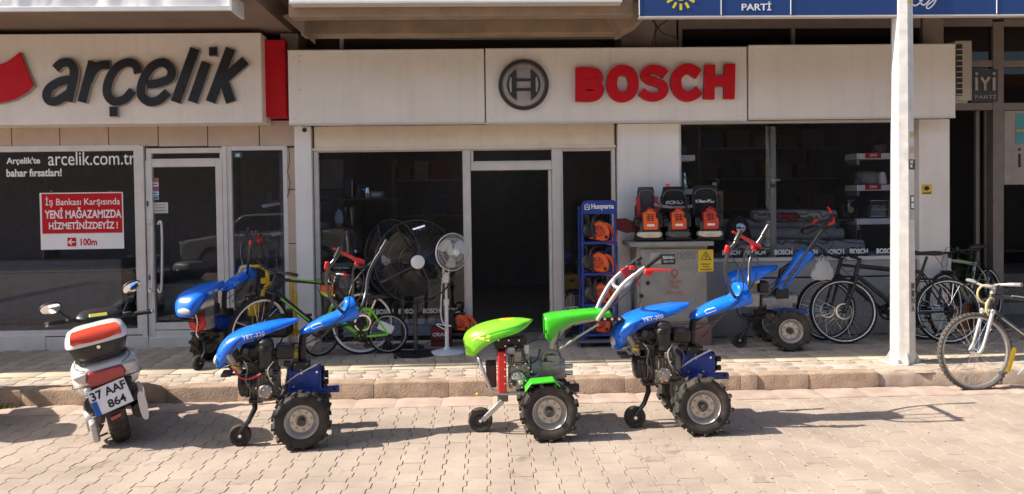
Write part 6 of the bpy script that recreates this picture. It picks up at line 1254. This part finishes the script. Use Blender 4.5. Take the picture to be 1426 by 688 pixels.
# ================================================================ SMALL THINGS ON THE FACADE
p = A(421, 180, -.1); t_ = thing('security_camera', 'small white bullet security camera with a black face under the long sign', 'camera', (p.x, -.1, p.z)); part('bracket', t_, white, MB().cyl((p.x, -.09, p.z+.045), (p.x, -.13, p.z+.045), .035).tube([(p.x, -.12, p.z+.04), (p.x, -.16, p.z+.02)], .012, 8)); part('body', t_, white, MB().tube([(p.x-.02, -.14, p.z+.015), (p.x+.055, -.24, p.z-.02)], .03, 16)); part('lens', t_, black, MB().tube([(p.x+.0555, -.2405, p.z-.0202), (p.x+.061, -.248, p.z-.0228)], .024, 16))
t_ = thing('cable', 'thin dark cable hanging down the beige panel between the two shops', 'cable', A(405, 205, -.03)); part('wire', t_, black, MB().tube([A(402, 203, -.02), A(403, 225, -.02), A(400.5, 240, -.02), A(404, 256, -.02), A(400, 275, -.02)], .004, 5, k=5)); part('clip', t_, grey, MB().box(A(402, 207, -.02), (.02, .012, .012)))
a = RC(1284, 257, 1298, 271, -.11); t_ = thing('warning_sticker', 'small yellow warning sticker on the pillar right of the lamp post', 'sticker', (a[0], -.1, a[2])); part('field', t_, mat('danger_yellow', (.72, .5, .03), .45), MB().flat().bx(a[0], a[1], -.104, -.101, a[2], a[3])); xm = (a[0]+a[1])/2; part('pictogram', t_, black, MB().cyl((xm, -.1065, a[3]-.042), (xm, -.1045, a[3]-.042), .026).flat().bx(xm-.035, xm+.035, -.1067, -.1045, a[3]-.048, a[3]-.036)); part('text_band', t_, black, MB().flat().bx(a[0]+.01, a[1]-.01, -.1062, -.1045, a[2]+.01, a[2]+.024))
# air conditioner at the end of the sign
a = RC(1331, 57, 1352, 140, .0); ac = thing('air_conditioner', 'white outdoor air conditioner unit beside the end of the long sign', 'air conditioner', (a[0], .0, a[2]))
part('casing', ac, mat('aged_white', (.45, .4, .34), .5, dirt=.2), MB().bx(a[0]-.02, a[1], -.02, .34, a[2], a[3]), bevel=.008); part('grille_field', ac, dark, MB().flat().bx(a[0]-.01, a[0]+.06, -.0245, -.0205, a[2]+.05, a[3]-.04))
for i in range(9): z = a[2]+.06+i*.062; part('grille_bar', ac, MT['aged_white'], MB().flat().bx(a[0]-.01, a[0]+.06, -.032, -.025, z, z+.012))
for y in (.04, .26): part('bracket', ac, steelg, MB().bx(a[0], a[1]-.02, y-.012, y+.012, a[2]-.025, a[2]-.002))
# plants at the right entrance
def plant(px, pyb, Y, h, n, label, pot=.13):
    b = A(px, pyb, Y); z0 = SW+.02 if pot else b.z; r = thing('potted_plant', label, 'plant', (b.x, Y, z0), 0, 'plants at the right entrance')
    MB().lathe((0, 0, 0), (0, 0, 1), [(.001, 0), (pot*.75, 0), (pot, .24), (pot*1.08, .24), (pot*1.08, .28), (pot*.9, .28), (pot*.9, .25), (.001, .25)], 24).build('pot', terra, r)
    st_ = MB(); lv = MB()
    for i in range(9):
        a = random.uniform(0, 2*PI); e = Vector((math.cos(a)*random.uniform(.06, .2), math.sin(a)*random.uniform(.05, .15), random.uniform(.5, 1)*h)); st_.tube([(0, 0, .25), e*.5+Vector((0, 0, .2)), e+Vector((0, 0, .2))], .005, 5, k=3)
        for j in range(n//9):
            t = random.uniform(.35, 1.05); p = Vector((0, 0, .25)).lerp(e+Vector((0, 0, .2)), t); d = Vector((random.gauss(0, 1), random.gauss(0, 1), random.gauss(.2, .6))).normalized()*random.uniform(.05, .11); s = d.cross(Vector((0, 0, 1))).normalized()*random.uniform(.014, .026)
            lv.add([p, p+d*.5+s, p+d+Vector((0, 0, -.015)), p+d*.5-s], [(0, 1, 2, 3)])
    st_.build('stem', leafm, r); lv.build('foliage', mat('dark_leaf', (.035, .06, .03), .55, var=.4), r, ang=180)
plant(1333, 420, .12, .75, 260, 'leafy potted plant at the foot of the right pillar beside the entrance'); plant(1357, 420, .25, .55, 180, 'lower potted plant further right at the dark entrance')
# plastic bag on the handlebar of the black bicycle
p = A(1145, 362, -.72); R_ = []
for i in range(10):
    t = i/9; w_ = .02+.085*math.sin(PI*min(1, t*.62+.05)); z = p.z-.2*t
    R_.append([(p.x+w_*math.cos(2*PI*j/18)*(1+.16*math.sin(5*j+i)), -.72+w_*.4*math.sin(2*PI*j/18)*(1+.2*math.cos(3*j+i)), z+.008*math.sin(4*j+i)) for j in range(18)])
bag = thing('plastic_bag', 'translucent white plastic bag hanging from the handlebar of the black bicycle', 'bag', (p.x, -.72, p.z-.2)); part('bag', bag, mat('bag_plastic', (.6, .62, .64), .3), MB().rings(R_), ang=60); bpy.data.materials['bag_plastic'].node_tree.nodes['Principled BSDF'].inputs['Alpha'].default_value = .45
for s in (-1, 1): part('loop', bag, MT['bag_plastic'], MB().tube([(p.x+s*.012, -.72, p.z-.01), (p.x+s*.02, -.72, p.z+.03), (p.x, -.72, p.z+.05)], .004, 5, k=3))
# ================================================================ GOODS BEHIND THE GLASS
# --- slatted wall with glass shelves in the left display window
def box_rc(par, nm, m, x0, y0, x1, y1, Yf, Yb, **k): a = RC(x0, y0, x1, y1, Yf); return part(nm, par, m, MB().bx(a[0], a[1], Yf, Yb, a[2], a[3]), **k)
sh = thing('display_shelves', 'grey slatted wall unit with dark glass shelves in the left shop window', 'shelves', (A(470, 400, .35).x, .35, SW))
slat = mat('slat_grey', (.26, .27, .26), .5)
for i in range(6): y0 = 222+i*43; box_rc(sh, 'slat_panel', slat, 441, y0, 478, y0+41, .6, .63)
for y0 in (276, 317, 361): box_rc(sh, 'shelf', black, 446, y0, 560 if y0 < 280 else 500, y0+2.5, .16, .6)
def kett(px, py, Y, h, m, label, nm='kettle', ct='kettle'):
    p = A(px, py, Y); r = thing(nm, label, ct, p); s = h
    MB().lathe((0, 0, 0), (0, 0, 1), [(.001, 0), (s*.36, 0), (s*.38, s*.1), (s*.3, s*.6), (s*.24, s*.9), (.001, s)], 24).build('body', m, r)
    MB().tube([(s*.25, 0, s*.85), (s*.5, 0, s*.8), (s*.52, 0, s*.35), (s*.34, 0, s*.2)], s*.05, 8, k=4).build('handle', black, r); MB().tube([(-s*.25, 0, s*.6), (-s*.42, 0, s*.85)], [s*.09, s*.04], 8).build('spout', m, r); MB().ell((0, 0, s*1.02), (s*.06, s*.06, s*.05), 10, 6).build('lid_knob', black, r); return r
kett(512, 276, .38, .13, chrome, 'small shiny glass kettle on the top shelf of the left display window'); kett(500, 276, .4, .17, black, 'black kettle on the top shelf of the left display window')
p = A(487, 276, .4); t_ = thing('toaster', 'upright black toaster with a bright edge on the top shelf', 'toaster', p); MB().box((0, 0, .11), (.11, .16, .22)).build('body', black, t_, bevel=.015); MB().box((.045, -.082, .11), (.012, .006, .2)).build('trim', chrome, t_); MB().box((0, 0, .221), (.03, .12, .006)).build('slot', grey, t_)
p = A(525, 276, .4); t_ = thing('glass_set', 'box of small clear glasses on the top shelf', 'glasses', p); MB().box((0, 0, .04), (.16, .12, .08)).build('box', mat('grey_carton', (.15, .15, .16), .6), t_, bevel=.004); MB().flat().box((0, -.061, .04), (.1, .002, .04)).build('window', vis, t_)
# iron, seen sole first
p = A(472.5, 317, .3); t_ = thing('iron', 'clothes iron standing on end with its pale blue sole towards the street', 'iron', p)
MB().prism([(-.045, .05), (.045, .05), (.05, .1), (.035, .17), (0, .22), (-.035, .17), (-.05, .1)], -.01, .0).build('sole', mat('blue_sole', (.25, .38, .52), .3, metal=.3), t_, bevel=.003); MB().prism([(-.035, 0), (.035, 0), (.03, .055), (-.03, .055)], -.008, .08).build('heel', mat('orange_brown', (.45, .2, .05), .5), t_, bevel=.005); MB().prism([(-.04, .05), (.04, .05), (.03, .15), (0, .19), (-.03, .15)], .001, .06).build('body', black, t_, bevel=.01); MB().tube([(0, .05, .16), (0, .12, .13), (0, .12, .05), (0, .07, .03)], .013, 8, k=3).build('handle', black, t_)
for i, (px, lb) in enumerate(((484, 'hair straightener hanging left of its pair on the slatted wall'), (491, 'hair straightener hanging right of its pair on the slatted wall'))):
    for (yy, hh, nn) in ((293, 22, 0),): 
        p = A(px, yy, .45); t_ = thing('hair_straightener', lb, 'hair straightener', p); MB().box((0, 0, -.06), (.03, .04, .24), (0, rad(4), 0)).build('arm', grey if i else black, t_, bevel=.01); MB().box((-.012, -.01, -.05), (.01, .03, .18), (0, rad(-3), 0)).build('plate', chrome, t_); MB().tube([(0, 0, -.18), (.02, 0, -.25), (.0, .02, -.3)], .004, 5, k=3).build('cord', black, t_)
for px, hh, lb, m in ((482, .24, 'steel hand blender hanging below the iron', chrome), (493, .2, 'dark hand blender hanging right of the steel one', dkcast)):
    p = A(px, 322, .4); t_ = thing('hand_blender', lb, 'hand blender', p); MB().tube([(0, 0, 0), (.01, 0, -.11), (.014, 0, -hh)], [.024, .022, .012], 12).build('handle', m, t_); MB().lathe((.014, 0, -hh-.0), (.05, 0, -1), [(.012, 0), (.03, .03), (.03, .05)], 14).build('bell', chrome, t_); MB().cyl((-.001, -.02, -.03), (-.001, -.03, -.03), .008).build('button', red, t_)
p = A(484, 402, .32); t_ = thing('mini_oven', 'dark mini oven on the low plinth with a domed white machine on it', 'oven', (p.x, .32, p.z)); MB().box((0, 0, .09), (.36, .26, .2)).build('body', black, t_, bevel=.012); MB().flat().box((-.04, -.132, .09), (.22, .004, .13)).build('door', grey, t_); MB().tube([(-.14, -.15, .165), (.06, -.15, .165)], .007, 8).build('handle', chrome, t_)
for z in (.04, .09, .14): MB().cyl((.14, -.13, z), (.14, -.15, z), .014).build('knob', chrome, t_)
t2 = thing('sandwich_press', 'domed white sandwich press on top of the mini oven', 'sandwich press', (p.x-.02, .32, p.z+.2)); MB().rings([rsec(-.1, .1, .13, 0), rsec(-.11, .11, .14, .035)]).build('base', black, t2); MB().rings([rsec(-.11, .11, .14, .036), rsec(-.1, .1, .13, .075), rsec(-.06, .06, .08, .095), rsec(-.01, .01, .02, .098)]).build('lid', white, t2, ang=60); MB().tube([(.06, -.1, .05), (.14, -.14, .05), (.2, -.12, .05)], .012, 8).build('handle', chrome, t2)
# --- right display window
win_y0 = .05
for i, (y0, lb) in enumerate(((216, 'upper white shelf at the left end of the wide window'), (263, 'lower white shelf at the left end of the wide window'))):
    t_ = thing('wall_shelf', lb, 'shelf', A(957, y0, .2), 0, 'white shelves in the wide window'); box_rc(t_, 'board', white, 940, y0, 968, y0+8, .12, .45, bevel=.003); box_rc(t_, 'bracket', grey, 941, y0+8.3, 946, y0+14, .2, .4)
for px, py, h, lb in ((953, 262.5, .12, 'chrome teapot on the lower shelf at the left end of the wide window'), (949, 215.5, .13, 'dark teapot on the upper shelf at the left end of the wide window')): kett(px, py, .25, h, chrome if h == .12 else dkcast, lb, 'teapot', 'teapot')
kp = kett(953, 249.5, .25, .08, chrome, 'small chrome pot stacked on the chrome teapot', 'teapot', 'teapot')
SL = (('upper', 213), ('middle', 257), ('lower', 304))
for nm_, y0 in SL:
    t_ = thing('wall_shelf', nm_+' long white shelf at the right end of the wide window', 'shelf', A(1225, y0, .3), 0, 'white shelves in the wide window'); box_rc(t_, 'board', white, 1193, y0, 1300, y0+8, .22, .5, bevel=.003); box_rc(t_, 'side_support', grey, 1193.5, y0+8.3, 1197, y0+16, .24, .48)
    if y0 < 300:
        a = RC(1206, y0-.5, 1228, y0+7, .2); part('price_tag', t_, signr, MB().flat().bx(a[0], a[1], .212, .216, a[2], a[3])); text('lettering', 'EMS', (a[0]+.05, a[1]-.05, a[2]+.018, a[3]-.014), .2115, bwhite, t_, bold=.02)
kett(1228, 256.5, .33, .15, white, 'white kettle on the middle shelf at the right end of the wide window'); 
def pot(px, py, Y, r_, h, m, label, nm='cooking_pot', lid=True):
    p = A(px, py, Y); t = thing(nm, label, 'pot', p); MB().lathe((0, 0, 0), (0, 0, 1), [(.001, 0), (r_*.9, 0), (r_, .02), (r_, h), (r_*1.04, h+.004)]+([(r_*.6, h+.03), (.001, h+.035)] if lid else [(r_*.96, h), (r_*.94, .01), (.001, .01)]), 28).build('body', m, t)
    for s in (-1, 1): MB().tube([(s*r_, -.03, h*.75), (s*(r_+.035), -.03, h*.78), (s*(r_+.035), .03, h*.78), (s*r_, .03, h*.75)], .006, 6, k=3).build('handle', blackm, t)
    if lid: MB().ell((0, 0, h+.045), (.015, .015, .015), 10, 6).build('knob', black, t)
    return t
pot(1206, 256.5, .36, .13, .12, mat('grey_enamel', (.2, .2, .2), .3), 'wide grey pot left of the white kettle on the middle shelf'); pot(1222, 212.5, .35, .1, .08, dkcast, 'dark lidded pot on the upper shelf at the right end of the wide window')
p = A(1222, 303.5, .35); t_ = thing('dish_rack', 'wire dish rack on the lower shelf at the right end of the wide window', 'dish rack', p)
for i in range(6): MB().tube([(-.1+.04*i, -.06, .01), (-.1+.04*i, -.06, .2)], .003, 5).build('wire', chrome, t_)
for z in (.02, .1, .2): MB().tube([(-.11, -.06, z), (.11, -.06, z), (.11, .08, z), (-.11, .08, z)], .004, 5, closed=True).build('rail', chrome, t_)
MB().box((0, .01, .08), (.17, .1, .14)).build('liner', grey, t_, bevel=.008)
pot(1246, 303.5, .35, .06, .12, black, 'small black pot right of the wire dish rack')
# meat grinder, vacuum cleaner
def vac(px, pyb, Y, label):
    p = A(px, pyb, Y); t = thing('vacuum_cleaner', label, 'vacuum cleaner', p)
    MB().rings([[(w_*math.copysign(abs(math.cos(2*PI*j/20))**.7, math.cos(2*PI*j/20)), .02+.09*math.sin(2*PI*j/20), z) for j in range(20)] for w_, z in ((.13, 0), (.16, .06), (.15, .16), (.12, .28), (.07, .35), (.02, .37))]).build('body', black, t, ang=60)
    MB().lathe((0, -.07, .23), (0, -1, .1), [(.055, 0), (.055, .02), (.03, .03), (.001, .03)], 22).build('hose_port', chrome, t); MB().tube([(-.08, -.05, .3), (-.12, -.05, .12), (-.05, -.1, .02)], .016, 8, k=4).build('hose', black, t)
    for s in (-1, 1): MB().lathe((s*.13, -.0, .05), (1, 0, 0), [(.001, -.02), (.05, -.02), (.05, .02), (.001, .02)], 18).build('wheel', grey, t)
    return t
vac(1028, 345, .22, 'black vacuum cleaner standing upright at the left of the carpet rolls')
p = A(1176, 304, .4); t_ = thing('meat_grinder', 'dark meat grinder with shiny funnel left of the right hand shelves', 'meat grinder', (p.x, .4, p.z)); MB().box((0, .03, .09), (.1, .16, .18)).build('body', black, t_, bevel=.02); MB().tube([(0, -.05, .1), (0, -.15, .1)], .035, 16).build('tube', chrome, t_); MB().lathe((0, -.1, .13), (0, 0, 1), [(.02, 0), (.02, .05), (.07, .08), (.07, .085)], 18).build('funnel', chrome, t_)
t_2 = thing('side_table', 'small dark table under the meat grinder inside the wide window', 'table', (p.x, .42, SW)); MB().box((0, 0, p.z-SW-.015), (.3, .3, .025)).build('top', black, t_2)
for sx_ in (-.13, .13):
    for sy_ in (-.13, .13): MB().box((sx_, sy_, (p.z-SW-.03)/2), (.02, .02, p.z-SW-.03)).build('leg', black, t_2)
# carpet rolls
def roll(x0, x1, py, Y, r_, m, label, sag=.0):
    a, b = A(x0, py, Y), A(x1, py, Y); t = thing('carpet_roll', label, 'carpet', (a.x, Y, a.z-r_), 0, 'carpet rolls in the wide window')
    n = 9; pts = [Vector((a.x+(b.x-a.x)*i/n, Y+random.uniform(-.006, .006), a.z+(b.z-a.z)*i/n-sag*math.sin(PI*i/n)+random.uniform(-.004, .004))) for i in range(n+1)]
    part('roll', t, m, MB().tube(pts, [r_*.93]+[r_*random.uniform(.97, 1.04) for _ in range(n-1)]+[r_*.93], 20), ang=50)
    for e in (pts[0], pts[-1]):
        s = -1 if e is pts[0] else 1; part('rolled_end', t, MT['carpet_back'], MB().tube([(e.x+s*.004, e.y+.0+rr*math.cos(q_), e.z+rr*math.sin(q_)) for q_, rr in [(k*.5, r_*.9*k/30) for k in range(2, 31)]], .005, 4))
    return t
mat('carpet_back', (.35, .33, .3), .95)
cg = mat('grey_carpet', (.3, .29, .28), .95, var=.12, bump=.5, bscale=120)
def carpet_mat():
    m = mat('patterned_carpet', (.42, .4, .36), .95, var=.1, bump=.5, bscale=120); n = m.node_tree.nodes; L = m.node_tree.links; p = n['Principled BSDF']; src = p.inputs['Base Color'].links[0].from_socket
    g = n.new('ShaderNodeNewGeometry'); wv = n.new('ShaderNodeTexWave'); wv.wave_type = 'RINGS'; wv.inputs['Scale'].default_value = 4.5; wv.inputs['Distortion'].default_value = 9; wv.inputs['Detail'].default_value = 1.5; wv.inputs['Detail Scale'].default_value = 1.6; L.new(g.outputs['Position'], wv.inputs['Vector'])
    r = n.new('ShaderNodeMapRange'); r.inputs[1].default_value = .72; r.inputs[2].default_value = .8; L.new(wv.outputs[1], r.inputs[0]); mx = n.new('ShaderNodeMix'); mx.data_type = 'RGBA'; L.new(r.outputs[0], mx.inputs[0]); L.new(src, mx.inputs[6]); mx.inputs[7].default_value = (.13, .12, .09, 1); L.new(mx.outputs[2], p.inputs['Base Color']); return m
cp = carpet_mat()
roll(1012, 1200, 343, .2, .085, cp, 'patterned grey carpet roll lying frontmost and lowest in the wide window', .01)
roll(1005, 1172, 326, .32, .075, cg, 'plain grey carpet roll second from the bottom of the pile'); roll(1000, 1164, 313, .42, .07, cg, 'plain grey carpet roll third from the bottom of the pile'); roll(1048, 1162, 300, .34, .065, cp, 'patterned carpet roll on top of the pile under the red bag')
p = A(1096, 301, .25); t_ = thing('red_bag', 'small dark red folded bag on top of the carpet rolls', 'bag', (p.x, .25, p.z-.03)); MB().rings([rsec(-.04, .04, .13, 0), rsec(-.05, .05, .15, .03), rsec(-.04, .04, .13, .06), rsec(-.01, .01, .1, .07)]).build('body', mat('dark_red_cloth', (.16, .01, .03), .6), t_, ang=60); MB().box((0, -.052, .03), (.08, .004, .03)).build('flap', signr, t_)
# hanging tools left of the vacuum
p = A(1001, 270, .2); t_ = thing('spatula_card', 'long tan tool with two small labels hanging in the wide window behind the engines', 'tool', (p.x, .2, p.z-.3)); box_rc(t_, 'blade', mat('tan_wood', (.3, .2, .11), .6), 998, 266, 1007, 300, .2, .215, bevel=.01); box_rc(t_, 'blue_grip', mat('blue_grip', (.02, .05, .16), .5), 996, 300, 1006, 313, .2, .22, bevel=.004)
for y0 in (254, 262): box_rc(t_, 'label', mat('pale_sticker', (.55, .57, .55), .5), 992, y0, 998, y0+5, .19, .193)
part('hang_wire', t_, chrome, MB().tube([A(996, 248, .2), A(1000, 252, .2), A(999, 262, .2)], .003, 5, k=4))
# solid bar with clips, added in place of an upright reflection in the glass
t_ = thing('reflection_bar', 'slim grey upright bar standing in for a reflection in the wide window glass, with a small clip', 'post', (A(1077, 300, .1).x, .1, A(1077, 350, .1).z)); box_rc(t_, 'bar', mat('grey_green_bar', (.33, .34, .31), .5), 1073.5, 176, 1081, 358, .08, .12, bevel=.004); box_rc(t_, 'clip', chrome, 1074, 249, 1087, 252, .065, .078); box_rc(t_, 'clip', black, 1073, 256, 1080, 261, .065, .078); box_rc(t_, 'tape', mat('yellow_tape', (.45, .45, .12), .5), 1074, 263, 1078, 271, .075, .079)
# stocked shelving deeper in the shop
def stock(x0, x1, rows, Y, where):
    a = RC(x0, rows[0], x1, rows[-1], Y); t = thing('shop_shelving', 'grey stocked shelving unit '+where, 'shelves', ((a[0]+a[1])/2, Y, SW))
    for x in (a[0], a[1]): part('upright', t, grey, MB().bx(x-.02, x+.02, Y+.02, Y+.4, SW+.045, A(x0, rows[0], Y).z+.3))
    cols = [('red', (.35, .02, .02)), ('white', (.6, .6, .58)), ('brown', (.3, .2, .11)), ('blue', (.04, .12, .35)), ('green', (.05, .25, .08)), ('grey', (.25, .25, .26))]
    for ri, py in enumerate(rows):
        z = A((x0+x1)/2, py, Y).z; part('shelf', t, grey, MB().bx(a[0]+.022, a[1]-.022, Y, Y+.4, z-.02, z)); x = a[0]+.05; k = 0
        while x < a[1]-.3:
            w_, h_ = random.uniform(.16, .34), random.uniform(.14, .3); cn, cc = cols[(k*5+ri*2+len(where)) % 6]
            pos = ('far left', 'left of centre', 'centre', 'right of centre', 'far right')[min(4, int((x-a[0])/(a[1]-a[0])*5))]
            o = MB().bx(x, x+w_, Y+.04, Y+.3, z+.001, z+h_).build('carton', mat('carton_'+cn, tuple(.3*v+.03 for v in cc), .7)); centre_origin(tag(o, '%s carton on the %s shelf, %s, %s' % (cn, ('top', 'middle', 'bottom')[ri], pos, where), 'box', 'cartons on the shelving'))
            x += w_+random.uniform(.02, .1); k += 1
stock(975, 1180, (205, 248, 290), 2.6, 'deep behind the wide window')
stock(548, 645, (250, 300, 350), 2.2, 'deep behind the fans')
stock(60, 190, (380, 412, 444), 2.4, 'deep in the left shop')
# a white car parked across the street, behind the camera: seen only in the glass
cx_ = -5.5; t_ = thing('parked_car', 'white parked car across the street, seen only as a reflection in the left window', 'car', (cx_, -11.3, 0))
cw = mat('car_white', (.75, .75, .73), .2, coat=.6)
prof = [(-2.1, .3), (-2.15, .62), (-2.0, .78), (-1.25, .9), (-.65, 1.38), (.7, 1.42), (1.45, .98), (2.0, .9), (2.12, .6), (2.1, .3)]
part('body', t_, cw, MB().prism([(cx_+x, z) for x, z in prof if z < 1.0], -12.1, -10.5), bevel=.06, bseg=3)
part('cabin', t_, cw, MB().prism([(cx_-1.2, .9), (cx_-.62, 1.4), (cx_+.72, 1.43), (cx_+1.4, .97)], -11.95, -10.65), bevel=.05, bseg=3)
for x0_, x1_, x2_, x3_ in ((-1.05, -.56, 0, 0), (.06, .06, .66, 1.2)): part('side_window', t_, dark, MB().prism([(cx_+x0_, .96), (cx_+x1_, 1.35), (cx_+x2_, 1.37), (cx_+x3_, 1.0)], -10.645, -10.63))
for x in (-1.35, 1.35):
    w__ = part('wheel', t_, rubber2, MB().lathe((cx_+x, -10.52, .31), (0, 1, 0), [(.001, -.1), (.3, -.1), (.31, 0), (.3, .03), (.001, .03)], 28)); part('rim', w__, silver, MB().lathe((cx_+x, -10.48, .31), (0, 1, 0), [(.001, .02), (.2, .02), (.2, -.02), (.001, -.02)], 24))
for x in (-2.08, 2.03): part('headlight' if x < 0 else 'tail_light', t_, bwhite if x < 0 else red, MB().box((cx_+x, -10.62, .68), (.14, .2, .12)), bevel=.02)
# dim shapes deeper in the shop: tall appliances along the back
for i, (x0, y0, x1, y1, lb) in enumerate(((560, 280, 600, 440, 'tall dim refrigerator deep inside behind the fans'), (1100, 250, 1140, 400, 'tall dim refrigerator deep inside behind the carpet rolls'))):
    a = RC(x0, y0, x1, y1, 3.2); t_ = thing('refrigerator', lb, 'refrigerator', ((a[0]+a[1])/2, 3.2, SW)); rm = mat('dim_appliance', (.2, .2, .21), .4); part('body', t_, rm, MB().bx(a[0], a[1], 3.2, 3.8, SW+.05, a[3]), bevel=.015); part('door', t_, rm, MB().bx(a[0], a[1], 3.15, 3.195, SW+.06, a[2]+(a[3]-a[2])*.6), bevel=.015); part('freezer_door', t_, rm, MB().bx(a[0], a[1], 3.15, 3.195, a[2]+(a[3]-a[2])*.6+.01, a[3]), bevel=.015); part('handle', t_, chrome, MB().tube([(a[0]+.06, 3.12, a[2]+.2), (a[0]+.06, 3.12, a[2]+.8)], .012, 6))
# unseen scooter copy added outside the left edge to cast the shadow there
c = G(-146, 622); dup(sc, (c.x, c.y, 0), rad(24), 'unseen white scooter copy added outside the left edge to cast a shadow into view', None); S.objects[-1] if 0 else None
